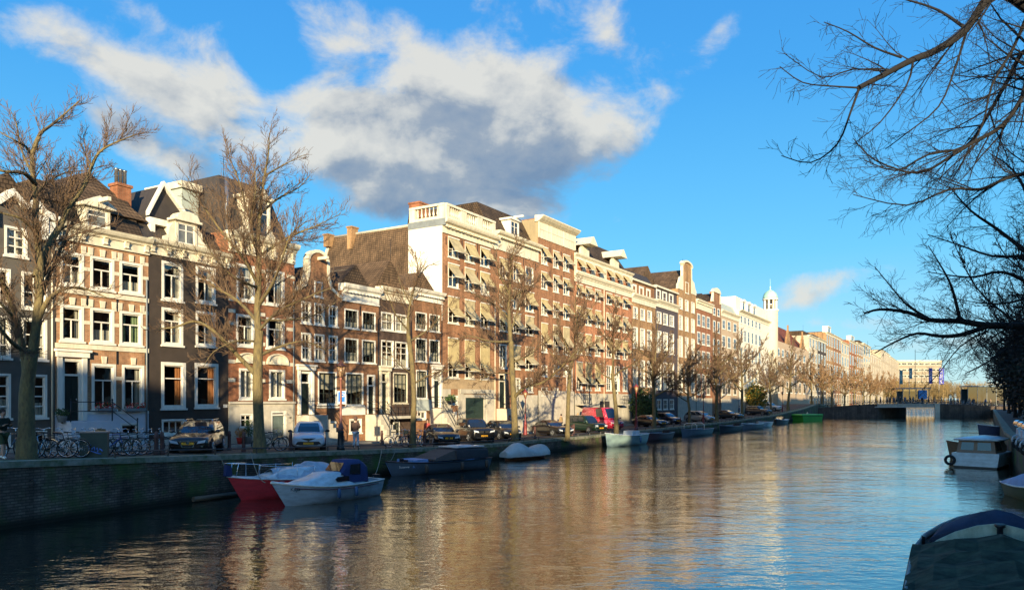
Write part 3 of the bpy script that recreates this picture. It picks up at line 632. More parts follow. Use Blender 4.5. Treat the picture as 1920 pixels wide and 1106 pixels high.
    def chimney(s, x, y, z0, z1, w=.8, pots=2, m=None, dy=.6):
        b = MB(); b.box(x - w / 2, x + w / 2, y - dy / 2, y + dy / 2, z0, z1 - .15).box(x - w / 2 - .07, x + w / 2 + .07, y - dy / 2 - .07, y + dy / 2 + .07, z1 - .15, z1)
        c = b.build('chimney', m or M_REDB, s.root)
        for i in range(pots):
            px = x + (i - (pots - 1) / 2) * w / max(pots, 1) * .9
            MB().lathe([(.1, 0), (.1, .75), (.13, .78), (.13, .85)], 8, (px, y, z1)).build('chimney_pot', M_STEEL, c)
    def band(s, z0, z1, proud=.04, x0=None, x1=None):
        s.bands.box(0 if x0 is None else x0, s.W if x1 is None else x1, -proud, -.0008, z0, z1)
    def anchors(s, pts):
        b = MB()
        for x, z in pts: b.box(x - .03, x + .03, -.05, -.001, z - .35, z + .35)
        b.build('wall_anchor', M_BLACK, s.root)
def at_near(p):
    """foot on the quay of a facade point (for the ground level along the street)"""
    return p
def far_glass():
    m, nt, out = new_mat('far_window_glass'); L = nt.links
    b = nt.nodes.new('ShaderNodeBsdfPrincipled'); b.inputs['Roughness'].default_value = .06; b.inputs['Specular IOR Level'].default_value = .9
    g = nt.nodes.new('ShaderNodeTexCoord'); n = nt.nodes.new('ShaderNodeTexNoise'); n.inputs['Scale'].default_value = .7; n.inputs['Detail'].default_value = 1; L.new(g.outputs['Object'], n.inputs[0])
    cr = nt.nodes.new('ShaderNodeValToRGB'); cr.color_ramp.interpolation = 'EASE'; cr.color_ramp.elements[0].position = .44; cr.color_ramp.elements[0].color = (.02, .022, .025, 1); cr.color_ramp.elements[1].position = .6; cr.color_ramp.elements[1].color = (.16, .15, .12, 1)
    L.new(n.outputs['Fac'], cr.inputs[0]); L.new(cr.outputs[0], b.inputs['Base Color']); L.new(b.outputs[0], out.inputs['Surface']); return m
M_FGLASS = far_glass()
M_DSASH = mat('dark_green_sash', (.03, .04, .032), .5, .2, 3)
M_BLIND = mat('roller_blind', (.62, .56, .42), .9, .1, 2)
M_DOOR = mat('dark_door', (.012, .02, .016), .35, .3, 3)
M_REDB = brick('red_brick', (.38, .13, .058), (.28, .095, .045), (.30, .2, .12))
M_PINKB = brick('pink_orange_brick', (.44, .215, .105), (.35, .16, .08), (.42, .32, .2))
M_BRNB = brick('brown_brick', (.32, .145, .07), (.235, .10, .052), (.28, .19, .11))
M_BIGB = brick('russet_brick', (.40, .18, .09), (.30, .13, .065), (.34, .22, .13))
M_ORGB = brick('orange_brick', (.50, .205, .10), (.41, .16, .08), (.46, .26, .16))
M_TANB = brick('tan_brick', (.43, .24, .11), (.33, .175, .08), (.38, .28, .16))
M_DARKW = mat('dark_brown_wall', (.050, .036, .026), .8, .35, 1.2, bump=.25, bscale=30)
M_GREYW = mat('grey_brown_wall', (.105, .092, .075), .85, .25, 1.0, bump=.2, bscale=25)
M_PURP = mat('purple_black_wall', (.075, .06, .065), .8, .2, 2)
M_TILE = tiles('brown_roof_tiles', (.115, .075, .045), (.075, .052, .036))
M_TILE2 = tiles('mossy_roof_tiles', (.20, .125, .07), (.135, .088, .05))
M_REDT = tiles('red_roof_tiles', (.33, .09, .04), (.25, .07, .035))
M_SLATE = mat('dark_slate', (.045, .035, .028), .7, .3, 3, bump=.3)
M_GREYG = mat('dormer_grey', (.38, .42, .36), .6, .1, 2)
# ================================================================ the houses, left to right
GR = None
# --- grey-brown house at the left edge
h = House('grey-brown plastered house with a curved white gable at the left edge of the photo', 'house', -62, 102, M_GREYW)
zt = h.Z(425, 98); za = h.Z(374, 30)
for c in ((-52, -14), (-18, 20), (40, 88)):
    h.win(c[0], c[1], 508, 577, um=40, cols=2, rows=(.45,), curt=4, lower_cols=2)
    h.win(c[0], c[1], 595, 673, um=40, cols=2, rows=(.3, .62), curt=1)
    h.win(c[0], c[1], 702, 783, um=70, cols=1, rows=(.25, .5, .75), curt=4)
    h.win(c[0] + 6, c[1], 807, 832, um=80, cols=1, rows=(), curt=0)
h.win(8, 51, 426, 481, um=30, cols=2, rows=(.33, .67), curt=5)
h.front(zt)
c = h.X(20); b = h.mb; W = h.W
gp = [(0, zt), (W, zt), (W, zt + .25), (c + (W - c) * .55, zt + .75), (c + (W - c) * .3, za - .5), (c, za), (c - (W - c) * .3, za - .5), (0, zt + .25)]
b.prism(gp, .0, .35)
w = MB()
top = [(W + .15, zt + .15), (W - .5, zt + .35), (c + (W - c) * .55, zt + .8), (c + (W - c) * .28, za - .42), (c, za + .1), (c - (W - c) * .28, za - .42), (c - (W - c) * .55, zt + .8), (0, zt + .3)]
for p, q in zip(top, top[1:]): w.prism([p, q, (q[0], q[1] + .32), (p[0], p[1] + .32)], -.28, .4)
w.box(W - .95, W + .05, -.3, -.002, zt - .75, zt + .15).box(c - 1.6, c - .9, -.35, -.003, zt - .4, zt + .35).box(c + .9, c + 1.5, -.35, -.003, zt - .4, zt + .35)
w.build('gable_moulding', M_WHITE, h.root)
h.roof_gable(zt, 2.2, y0=.4, m=M_TILE)
h.mb.box(W - .06, W - .001, -.05, -.002, -.3, zt - .8)
h.done()
# --- pink brick house with white bands
B = h = House('pink brick house with white stone bands, black front door and red flowers on its sills', 'house', 102, 278, M_PINKB)
h.bm = M_WHITE2; zt = h.Z(415, 109); zf = h.Z(451, 126); cols1 = [(112.5, 157), (169, 214), (224, 267)]
for (a, c_), (v0, v1), (p0, p1) in zip(cols1, [(469, 533), (477, 539), (485, 545)], [(569, 640), (575, 643), (582, 648)]):
    for (t, bt, cu) in ((h.Z(469, 112), h.Z(533, 112), R.choice([0, 1, 0])), (h.Z(569.5, 110), h.Z(638, 110), 3 if a > 220 else 0)):
        h.window(h.X(a), h.X(c_), bt, t, cas=.13, cols=2, upper_cols=1, rows=(.63,), curt=cu or R.choice([0, 1, 4]), sash=.06, m=M_WHITE)
for z in (h.Z(541, 112), h.Z(645, 110)): h.band(z - .17, z + .06, .07)
for z in (h.Z(497, 112), h.Z(600, 110), h.Z(469, 112) + .02, h.Z(569.5, 110) + .02):
    for xa, xb in ((0, h.X(112.5)), (h.X(157), h.X(169)), (h.X(214), h.X(224)), (h.X(267), h.W)): h.band(z - .09, z + .09, .035, xa + .01, xb - .01)
for a, c_ in cols1:                         # keystones over the windows
    for z in (h.Z(469, 112), h.Z(569.5, 110)):
        xm = (h.X(a) + h.X(c_)) / 2; h.bands.prism([(xm - .1, z + .02), (xm + .1, z + .02), (xm + .14, z + .38), (xm - .14, z + .38)], -.06, -.001)
        for xs_ in (h.X(a) + .02, h.X(c_) - .02): h.bands.prism([(xs_ - .1, z + .02), (xs_ + .1, z + .02), (xs_ + .12, z + .4), (xs_ - .12, z + .4)], -.05, -.001)
zpl = h.Z(771.5, 230)
for a, c_ in ((171.6, 217), (228.5, 270)):
    h.window(h.X(a), h.X(c_), zpl + .12, h.Z(681, 172), cas=.13, cols=2, upper_cols=1, rows=(.66,), curt=1 if a > 200 else 0, sash=.06)
    xm = (h.X(a) + h.X(c_)) / 2; z = h.Z(681, 172); h.bands.prism([(xm - .1, z + .02), (xm + .1, z + .02), (xm + .14, z + .38), (xm - .14, z + .38)], -.06, -.001)
h.band(h.Z(708, 172) - .09, h.Z(708, 172) + .09, .035, h.X(217) + .01, h.X(228.5) - .01)
h.door(h.X(115), h.X(153), h.Z(789, 120), h.Z(672, 120), fan=.74, surround=.22)
h.win(225, 260, 793, 818, um=228, cols=1, rows=(), curt=0); h.win(141, 158, 806, 830, um=145, cols=1, rows=(), curt=0)
h.front(zt)
pl = MB(); 
for xa, xb in ((0, h.X(112)), (h.X(158), h.W)):
    pl.box(xa, xb, -.05, -.003, zpl - .12, zpl + .02)
pl.build('plinth_ledge', M_WHITE, h.root)
pf = MB(); Hs = [q for q in h.holes if q[2] < zpl - .3]
xs = sorted({0.0, h.W, *[q[0] for q in Hs], *[q[1] for q in Hs]}); zs = sorted({-.5, zpl - .12, *[q[2] for q in Hs], *[q[3] for q in Hs if q[3] < zpl]})
for xa, xb in zip(xs, xs[1:]):
    for z0, z1 in zip(zs, zs[1:]):
        if z1 > zpl: continue
        if not any(q[0] < (xa + xb) / 2 < q[1] and q[2] < (z0 + z1) / 2 < q[3] for q in Hs): pf.box(xa, xb, -.03, -.004, z0, z1)
pf.build('plinth', M_BLUEP, h.root)
h.cornice(zf, zt, brackets=5); h.steps(h.X(108), h.X(186), h.Z(790, 120), 6, side=1, m=M_BLUEP)
h.anchors([(h.X(163), h.Z(560, 163)), (h.X(219), h.Z(571, 219)), (h.X(219), h.Z(670, 219)), (h.X(272), h.Z(672, 272))])
h.mansard(zt, 2.3, 1.5, y0=.3, m=M_TILE); rx_, rz_ = h.D(165, 322, 3.0); h.roof_gable(zt + 1.2, rz_ - zt - 1.2, y0=.9, y1=9, hip=2.1, x0=rx_ - 3.3, x1=rx_ + 2.0, m=M_TILE2, ridge=rx_, name='roof')
h.dormer(h.X(163), h.X(211), zt + .05, h.Z(384, 165), y=.2, kind='ped', hoist=True, cols=1, m=M_WHITE2)
h.chimney(h.D(226, 344, 2.2)[0], 2.2, zt + .3, h.D(226, 347, 2.2)[1], w=.8, pots=3, dy=.7)
h.done()
fl = MB(); 
for k, (a, c_) in enumerate(((176, 212), (231, 267))):
    x0, x1 = h.X(a), h.X(c_); bo = MB(); bo.box(x0, x1, -.32, -.08, zpl + .03, zpl + .2); t = bo.build('flower_box', M_LEAD, h.root)
    f1, f2 = MB(), MB()
    for i in range(170):
        c = Vector((R.uniform(x0, x1), R.uniform(-.36, -.04), zpl + .18 + R.random() ** 1.5 * .28)); s = R.uniform(.025, .05); d = Vector((R.gauss(0, 1), R.gauss(0, 1), R.gauss(0, 1))).normalized(); e = d.cross(Vector((.3, .2, 1))).normalized() * s; g = d.cross(e).normalized() * s
        (f1 if i % 3 else f2).face([c + e, c + g, c - e, c - g])
    f1.build('red_flowers', mat('geranium_red', (.62, .03, .02), .7), t); f2.build('leaves', mat('leaf_green', (.05, .10, .02), .7), t)
# --- dark brown house
h = House('very dark brown house with white window frames behind the dark estate car', 'house', 278, 428, M_DARKW)
zt = h.Z(447, 281); zf = h.Z(480, 302)
for a, c_, r1, r2 in ((303, 343, (488, 565), (575.5, 650)), (367, 404, (497, 570), (582, 652))):
    h.win(a, c_, r1[0], r1[1] - 4, um=a, cas=.14, cols=2, upper_cols=1, rows=(.68,), curt=1, sash=.06); h.win(a, c_, r2[0], r2[1] - 4, um=a, cas=.14, cols=2, upper_cols=1, rows=(.68,), curt=1, sash=.06)
for a, c_, v0, v1 in ((302, 348, 678, 766), (365, 409, 680, 764)): h.win(a, c_, v0, v1, um=a, cas=.18, cols=1, rows=(.68,), curt=2, sash=.05)
for a, c_ in ((303, 346), (368.5, 407)): h.win(a, c_, 786, 815, um=a, cas=.1, cols=3, rows=(), curt=0)
h.front(zt); h.cornice(zf, zt, brackets=6)
h.band(-.4, .25, .05); h.bm = M_STONE
h.mansard(zt, 1.5, 1.2, y0=.4, m=M_SLATE)
# pediment roof with white bargeboards, dormer with side scrolls, skylight box
gx0, gx1 = h.D(279, 400, 1.2)[0], h.D(352, 400, 1.2)[0]; gz0 = h.D(279, 400, 1.2)[1]; AX, apx = h.D(303, 349, 1.2)
g = MB(); g.prism([(gx0, zt), (gx1, zt), (gx1, gz0), (AX, apx), (gx0, gz0)], 1.2, 6.5); g.build('gable', M_SLATE, h.root)
g = MB(); ap = (AX, apx)
for p, q in (((gx0 - .15, gz0 - .15), ap), (ap, (gx1 + .15, gz0 - .15))):
    g.prism([p, q, (q[0], q[1] + .25), (p[0], p[1] + .25)], .95, 1.25)
g.box(gx0 - .15, gx1 + .1, .9, 1.25, gz0 - .6, gz0 - .25).box(gx0 - .1, gx0 + .18, .9, 1.19, zt, gz0 - .6)
g.build('bargeboard', M_WHITE, h.root)
h.dormer(h.X(333), h.X(373), zt + .03, h.Z(412, 336), y=.15, kind='arch', cols=2, m=M_WHITE2)
s_ = MB()
for xx, sg in ((h.X(333), -1), (h.X(373), 1)):
    s_.prism([(xx, zt + .03), (xx + sg * .75, zt + .03), (xx + sg * .7, zt + .35), (xx + sg * .42, zt + .5), (xx + sg * .36, zt + .9), (xx + sg * .12, zt + 1.2), (xx, zt + 1.3)], .2, .35)
s_.build('scroll', M_WHITE2, h.root)
bx0, bz0 = h.D(341, 352, 3.0); bx1 = h.D(372, 352, 3.0)[0]; k = MB(); k.box(bx0, bx1, 3.0, 6.2, zt, bz0); k.build('roof_box', M_GREYG, h.root); k = MB(); k.box(bx0 - .15, bx1 + .15, 2.8, 6.4, bz0, bz0 + .4); k.build('roof_box_lid', M_WHITE2, h.root)
h.done()
MB().box(h.W * .93, h.W * .985, -.03, -.002, h.Z(764, 415), h.Z(758, 415)).build('number_plate', M_WHITE, h.root)
# --- red brick house with mansard
h = House('red brick house with white bands and a dark mansard roof behind the thick-trunked tree', 'house', 428, 552, M_REDB)
zt = h.Z(432, 430); zf = h.Z(471, 432); h.bm = M_WHITE2
for a, c_ in ((442.5, 477), (499, 533)):
    h.win(a, c_, 493, 562, um=443, cas=.14, cols=2, upper_cols=1, rows=(.68,), curt=1); h.win(a, c_, 588, 648, um=445, cas=.14, cols=2, upper_cols=1, rows=(.66,), curt=1)
for a, c_ in ((448, 476), (504.5, 534)): 
    h.win(a, c_, 690, 748, um=449, cas=.12, cols=2, rows=(), curt=5)
    x0, x1 = h.X(a) - .1, h.X(c_) + .1; z = h.Z(675, 449); m_ = (x0 + x1) / 2; r = (x1 - x0) / 2; ar = [(m_ + r * math.cos(math.pi * i / 10), z + r * .62 * math.sin(math.pi * i / 10)) for i in range(11)]
    q = MB(); q.prism(ar, -.06, -.001); 
    for p1, p2 in zip(ar, ar[1:]): q.prism([p1, p2, (m_ + (p2[0] - m_) * 1.16, z + (p2[1] - z) * 1.16), (m_ + (p1[0] - m_) * 1.16, z + (p1[1] - z) * 1.16)], -.16, -.002)
    q.box(x0 - .15, x1 + .15, -.14, -.003, z - .16, z - .001); q.build('arched_hood', M_WHITE2, h.root)
zp = h.Z(757, 432)
h.win(449, 474, 775, 803, um=450, cols=2, rows=(.6,), curt=0); 
h.door(h.X(507), h.X(536), .03, h.Z(770, 508), m=M_WHITE, fan=.86, dm=mat('grey_green_door', (.13, .17, .15), .5))
for z in (h.Z(582, 430), h.Z(605, 430), h.Z(640, 430), h.Z(677, 430), h.Z(712, 430), h.Z(497, 430), h.Z(560, 430)):
    for xa, xb in ((0, h.X(441)), (h.X(479), h.X(497)), (h.X(537), h.W)): h.band(z - .11, z + .11, .03, xa + .01, xb - .01)
h.front(zt)
pf = MB(); Hs = [q for q in h.holes if q[2] < zp - .2 and q[3] < zp + .1]
xs = sorted({0.0, h.W, *[q[0] for q in Hs], *[q[1] for q in Hs]}); zs = sorted({-.5, zp, *[q[2] for q in Hs], *[q[3] for q in Hs]})
for xa, xb in zip(xs, xs[1:]):
    for z0, z1 in zip(zs, zs[1:]):
        if not any(q[0] < (xa + xb) / 2 < q[1] and q[2] < (z0 + z1) / 2 < q[3] for q in Hs): pf.box(xa, xb, -.05, -.004, z0, z1)
pf.box(0, h.W, -.16, -.0035, zp - .001, zp + .14); pf.build('plinth', M_PSTONE, h.root)
text('185', .22, 'house_number', M_BLACK, h.root, (h.X(543), -.06, h.Z(783, 543)), (math.pi / 2, 0, 0))
h.cornice(zf, zt, brackets=7, proj=.5)
rz1 = h.Z(345, 450) + .8 - zt
h.mansard(zt, rz1, 1.3, y0=.5, m=M_SLATE, sides=True)
h.dormer(h.X(470), h.X(512), zt + .03, h.Z(366, 470), y=.25, kind='flat', cols=2, m=M_WHITE2); MB().prism([(h.X(470) - .8, zt + .03), (h.X(470), zt + .03), (h.X(470), zt + 1.0), (h.X(470) - .3, zt + .5)], .3, .6).prism([(h.X(512) + .8, zt + .03), (h.X(512), zt + .03), (h.X(512), zt + 1.0), (h.X(512) + .3, zt + .5)], .3, .6).prism([(h.X(470) + .1, h.Z(366, 470) + .201), (h.X(512) - .1, h.Z(366, 470) + .201), (h.X(512) - .5, h.Z(355, 470) + .3), (h.X(470) + .5, h.Z(355, 470) + .3)], .2, .6).build('scroll', M_WHITE2, h.root)
MB().lathe([(.11, 0), (.11, h.Z(338, 428) - zt + .3)], 8, (.25, .45, zt)).build('flue_pipe', M_STEEL, h.root)
h.done()
# --- brick bell gable
h = House('brown brick house with a white-edged bell gable and a high front step', 'house', 552, 641, M_BRNB)
zs_ = h.Z(547, 556); n0, n1 = h.X(580), h.X(613); za = h.Z(474, 596); zn = h.Z(512, 580)
for a, c_ in ((564.6, 583), (589, 608), (616, 633)):
    h.win(a, c_, 564, 605, um=565, cas=.1, cols=2, rows=(.5,), curt=4); h.win(a, c_, 623, 675, um=565, cas=.1, cols=2, rows=(.45, .72), curt=4)
h.door(h.X(562), h.X(583), h.Z(777, 565), h.Z(696, 565), fan=.74, surround=.2); h.win(596, 631, 696, 758, um=597, cas=.09, cols=3, rows=(.33, .66), curt=6, sash=.035, dark=True)
h.win(607, 630, 790, 815, um=608, cols=2, rows=()); h.front(zs_)
W = h.W; cx = (n0 + n1) / 2
g = [(0, zs_), (.35, zs_ + .1), (n0 - .3, zs_ + .55), (n0, zn), (n0, za - .6)] + [(cx - (n1 - n0) / 2 * math.cos(i * math.pi / 8), za - .6 + .6 * math.sin(i * math.pi / 8)) for i in range(1, 8)] + [(n1, za - .6), (n1, zn), (n1 + .3, zs_ + .55), (W - .35, zs_ + .1), (W, zs_)]
h.mb.prism(g, .0, .35); tr = MB()
for p, q in zip(g, g[1:]):
    dx, dz = q[0] - p[0], q[1] - p[1]; l = math.hypot(dx, dz); nx, nz = -dz / l * .2, dx / l * .2
    tr.prism([p, q, (q[0] + nx, q[1] + nz), (p[0] + nx, p[1] + nz)], -.1, .4)
tr.build('gable_coping', M_WHITE2, h.root); h.win(589, 604, 527, 556, um=592, hole=False, cols=1, rows=(.5,)); MB().box(cx - .09, cx + .09, -.9, -.02, zn + 1.0, zn + 1.2).build('hoist_beam', M_WHITE2, h.root)
h.roof_gable(zs_, za - zs_ - .8, y0=.4, m=M_TILE); h.steps(h.X(556), h.X(592), h.Z(778, 565), 6, side=1)
h.bm = M_WHITE; h.band(h.Z(765, 600), h.Z(762, 600), .05, h.X(594), W); h.done()
# --- small brick house with a white frieze
h = House('narrow brown brick house with a white frieze behind the ornate street lamp', 'house', 641, 710, M_BRNB)
zt = h.Z(531, 642); zf = h.Z(564, 642)
for a, c_ in ((645.6, 671.6), (678.5, 704)): h.win(a, c_, 578, 614, um=646, cas=.09, cols=3, rows=(.5,), curt=4, sash=.03, dark=True); h.win(a, c_, 633, 678, um=646, cas=.09, cols=3, rows=(.33, .66), curt=4 if a < 660 else 6, sash=.03, dark=True)
h.win(648, 681, 698, 760, um=649, cas=.1, cols=3, rows=(.6,), curt=6, sash=.03, dark=True); h.door(h.X(688), h.X(703), h.Z(776, 690), h.Z(702, 690), fan=.72); h.win(655, 678, 785, 812, um=656, cols=2, rows=())
h.front(zt); h.cornice(zf, zt, dent=.35, m=M_WHITE); h.roof_gable(zt - .3, 2.0, y0=.5, m=M_TILE)
MB().box(0, h.X(684), -.06, -.003, h.Z(778, 645), h.Z(762, 645)).build('plinth', M_WHITE, h.root)
h.steps(h.X(685), h.X(706), h.Z(777, 690), 5, side=0)
h.dormer(h.X(672), h.X(690), zt + .05, zt + 1.1, y=1.2, kind='flat', m=M_GREYG, cols=1); h.anchors([(h.X(675), h.Z(583, 675))]); h.done()
# --- dark recessed house
h = House('narrow dark brick house with a cream cornice and glazed doors opening on its upper floors', 'house', 710, 772, brick('sooty_brick', (.10, .06, .045), (.075, .045, .035), (.1, .08, .06)))
zt = h.Z(537, 712); zf = h.Z(561, 712)
for a, c_ in ((714.5, 738), (741, 765)): h.win(a, c_, 584, 618, um=715, cas=.1, cols=2, rows=(.5,), curt=5, sash=.04); h.win(a, c_, 637, 687, um=715, cas=.09, cols=2, rows=(.55, .8), curt=4, sash=.04)
h.door(h.X(714), h.X(727), h.Z(775, 715), h.Z(697, 715), fan=.76, surround=.18, m=M_WHITE2); h.win(737, 764, 698, 756, um=738, cas=.09, cols=3, rows=(.33, .66), curt=6, sash=.03, m=M_WHITE2, dark=True)
h.door(h.X(714), h.X(727), .02, h.Z(788, 715), fan=.9); h.win(737, 749, 790, 817, um=738, cols=3, rows=(.33, .66), sash=.03, dark=True)
h.front(zt); h.cornice(zf, zt, m=M_WHITE2, proj=.5); h.roof_gable(zt - .2, 2.6, y0=.5, m=M_TILE2)
MB().box(h.X(731), h.W, -.07, -.003, .0, h.Z(765, 740)).build('plinth', M_WHITE, h.root) if False else None
MB().box(h.X(712) - .1, h.W + .0, -.9, -.16, h.Z(780, 715) - .2, h.Z(780, 715)).build('landing', M_PSTONE, h.root)
r = MB()
for k in (.5, .95): r.tube([(h.X(712), -.88, h.Z(780, 715) + k), (h.X(764), -.88, h.Z(780, 715) + k)], .022, 5)
for i in range(5): x = h.X(712) + (h.X(764) - h.X(712)) * i / 4; r.tube([(x, -.88, h.Z(780, 715)), (x, -.88, h.Z(780, 715) + .97)], .026, 5)
r.build('stair_railing', M_BLACK, h.root); h.done()
# --- narrow brick house by the white wall
h = House('small brown brick house with a white dentil cornice beside the tall white wall', 'house', 772, 829, M_BRNB)
zt = h.Z(545, 800); zf = h.Z(566, 800)
for a, c_ in ((778.7, 800), (804.8, 824)): h.win(a, c_, 584, 617, um=779, cas=.09, cols=3, rows=(.5,), curt=4, sash=.03, dark=True); h.win(a, c_, 633, 677, um=779, cas=.09, cols=3, rows=(.33, .66), curt=4, sash=.03, dark=True)
h.win(780, 801, 693, 747, um=781, cas=.09, cols=3, rows=(.66,), curt=6, sash=.03, dark=True); h.door(h.X(812), h.X(825), h.Z(764, 812), h.Z(694, 812), fan=.74, surround=.2); h.win(782, 799, 770, 786, um=783, cols=2, rows=())
h.front(zt); h.cornice(zf, zt, dent=.3, m=M_WHITE); h.roof_gable(zt - .2, 1.8, y0=.5, m=M_TILE2); h.steps(h.X(806), h.X(829) - .1, h.Z(765, 812), 6, side=0)
MB().box(0, h.X(808), -.06, -.003, h.Z(770, 780), h.Z(749, 780)).build('plinth', mat('sage_plinth', (.42, .46, .42), .8), h.root); h.done()
# --- the five-storey brick office with awnings
BG = 'tall brick buildings with canvas awnings'
def awn_rows(h, cols, rows, um, vert=(0, .3, .45, .55), out=.8, curt=0, closed=()):
    """rows: (v top of window, v foot of window, share of straight canvas, v of the awning bar, window style)"""
    for ri, (vt, vb, vr, va) in enumerate(rows):
        zt_, zb_, zw = h.Z(vt, um), h.Z(vb, um), h.Z(va, um)
        for ci, (a, c_) in enumerate(cols):
            x0, x1 = h.X(a), h.X(c_)
            h.window(x0, x1, zb_, zt_, cas=.09, cols=2, rows=(.45,) if zt_ - zb_ < 2.4 else (.3, .6), curt=R.choice([1, 0, 5, 0]), sash=.05)
            if (ri, ci) in closed: continue
            h.awning(x0 - .03, x1 + .03, zt_, zw + R.uniform(-.1, .1), out=out * R.choice([.85, .95, 1.0, 1.0, 1.05]), vert=vr, m=R.choice([M_AWN, M_AWN, M_AWN2]))
h = House('five-storey brick building with a white balustrade and a bare white side wall', 'building', 829, 928.5, M_BIGB, name='office_building', depth=3.6, group=BG)
zt = h.Z(411, 830); zf = h.Z(436, 830); um = 840
awn_rows(h, [(840, 859.5), (871.5, 889), (900.5, 917)], [(445, 481, .02, 469), (494, 537, .22, 521), (556, 605, .5, 592), (634, 708, .72, 692)], um)
h.door(h.X(869), h.X(911), .02, h.Z(739, 870), fan=.97, frame=.3, m=M_PSTONE, dm=mat('garage_shutter', (.02, .04, .03), .6))
h.win(845, 858, 741, 758, um=846, cols=2, rows=()); h.door(h.X(846), h.X(856), .02, h.Z(772, 846), fan=.9)
h.front(zt)
zp = h.Z(729, 832); pf = MB()
for xa, xb in ((0, h.X(844.5)), (h.X(858.5), h.X(868.6)), (h.X(911.5), h.W)): pf.box(xa, xb, -.05, -.004, -.4, zp)
pf.box(h.X(868.6), h.X(911.5), -.05, -.004, h.Z(738, 870), zp).box(h.X(862), h.X(918), -.12, -.051, zp - .35, zp + .02); pf.build('plinth', M_PSTONE, h.root)
pf = MB(); pf.box(0, h.W, -.03, -.002, zp + .01, h.Z(707, 835)); pf.build('stone_band', mat('sandstone', (.40, .29, .17), .85, .3, 2), h.root)
h.cornice(zf, zt, dent=.55, m=M_WHITE2, proj=.6, x0=-.02)
def balustrade(h, z0, x0, x1, yb):
    b = MB(); H = h.Z(381, 829) - z0; s_ = .42
    def run(p, q):
        d = Vector((q[0] - p[0], q[1] - p[1], 0)); l = d.length; d.normalize(); n = max(1, round(l / 3.0)); nx = Vector((d.y, -d.x, 0)) * .17
        def beam(a, c_, zz0, zz1, w=1.0):
            A, C = Vector((p[0], p[1], 0)) + d * a, Vector((p[0], p[1], 0)) + d * c_
            ring = [A - nx * w, C - nx * w, C + nx * w, A + nx * w]
            b.loft([[(v.x, v.y, zz0) for v in ring], [(v.x, v.y, zz1) for v in ring]], True, True, 0, False)
        beam(0, l, z0, z0 + .28); beam(0, l, z0 + H - .2, z0 + H, 1.25)
        for i in range(n):
            a, c_ = l * i / n, l * (i + 1) / n; pier = .32 * (c_ - a)
            beam(a, a + pier / 2, z0 + .28, z0 + H - .2); beam(c_ - pier / 2, c_, z0 + .28, z0 + H - .2)
            k = 6
            for j in range(k):
                P = Vector((p[0], p[1], 0)) + d * (a + pier / 2 + (c_ - a - pier) * (j + .5) / k); hh = H - .48
                b.lathe([(.05, 0), (.05, .1 * hh), (.11, .3 * hh), (.06, .6 * hh), (.045, .85 * hh), (.08, hh)], 6, (P.x, P.y, z0 + .28))
    run((x0, yb), (x0, -.25)); run((x0, -.25), (x1, -.25)); b.build('balustrade', M_WHITE2, h.root)
balustrade(h, zt + .02, .1, h.X(922), 3.5)
sw = MB(); sw.box(-.06, -.002, -.02, 3.62, .2, zt - .55); sw.build('side_wall', M_PLASTER, h.root); sw = MB(); sw.box(-.1, -.0025, -.4, 3.63, zt - .54, zt + .05); sw.build('lead_flashing', M_LEAD, h.root)
h.anchors([(h.X(u_), h.Z(v_, u_)) for u_, v_ in ((836, 451), (836, 505), (866, 458), (866, 512), (895, 465), (895, 518))])
# deep rear part with the great tiled roof
rr_ = MB(); W = h.W; e0 = h.Z(575, 775); rg = h.Z(432, 829) + 1.7
rr_.box(.0, W, 3.601, 16, -.3, e0); rr_.build('rear_wing', M_BIGB, h.root)
rr_ = MB(); rx = W * .36
P = [(-.15, 3.62, e0), (rx, 3.62, rg), (W + .1, 3.62, e0), (-.15, 16.0, e0), (rx, 16.0, rg), (W + .1, 16.0, e0)]
rr_.face([P[0], P[3], P[4], P[1]]).face([P[1], P[4], P[5], P[2]]).face([P[0], P[1], P[2]]).face([P[3], P[5], P[4]]); ro = rr_.build('rear_roof', M_TILE2, h.root)
rr_ = MB(); rr_.tube([(rx, 3.7, rg + .05), (rx, 15.9, rg + .05)], .13, 6)
for y in (15.8, ): rr_.prism([(-.3, e0), (rx, rg + .25), (rx, rg), (-.1, e0 - .1)], y, y + .35)
rr_.build('ridge_cap', M_PSTONE, ro)
h.chimney(rx - .2, 12.9, rg - 1.5, rg + .7, w=.9, pots=0, m=M_TANB); h.chimney(rx - .5, 15.8, rg - 1, rg + .25, w=.8, pots=0, m=M_TANB); h.chimney(h.D(785, 383, 4.5)[0], 4.5, zt - 3, h.D(785, 382, 4.5)[1], w=1.3, pots=0, dy=1.2)
h.done()
# --- second
h = House('brick building with a dentil cornice and one hoist dormer, beside the balustraded one', 'building', 928.5, 1009, M_BIGB, name='office_building', group=BG)
zt = h.Z(434.5, 935); zf = h.Z(467, 930)
awn_rows(h, [(936.5, 950), (962, 975), (985, 1000)], [(484, 520, .05, 508), (535, 573, .25, 560), (583, 620, .5, 611), (645, 690, .62, 680)], 937, closed={(0, 2), (3, 0)})
for a in (962, 985): h.win(a, a + 14, 708, 735, um=a, cols=2, rows=(.5,), curt=5)
h.door(h.X(935), h.X(948), h.Z(765, 935), h.Z(700, 935), fan=.78, m=M_WHITE2)
h.front(zt); h.cornice(zf, zt, dent=.36, m=M_WHITE2, proj=.6)
h.mansard(zt, h.Z(393, 940) - zt + .8, 1.6, y0=.5, m=M_TILE); h.dormer(h.X(962), h.X(978), zt + .05, h.Z(410, 962), y=.3, kind='flat', hoist=True, m=M_WHITE)
h.steps(h.X(931), h.X(954), h.Z(766, 935), 7, side=-1 if False else 1); MB().box(h.X(958), h.W, -.05, -.003, -.4, h.Z(740, 960)).build('plinth', M_PSTONE, h.root)
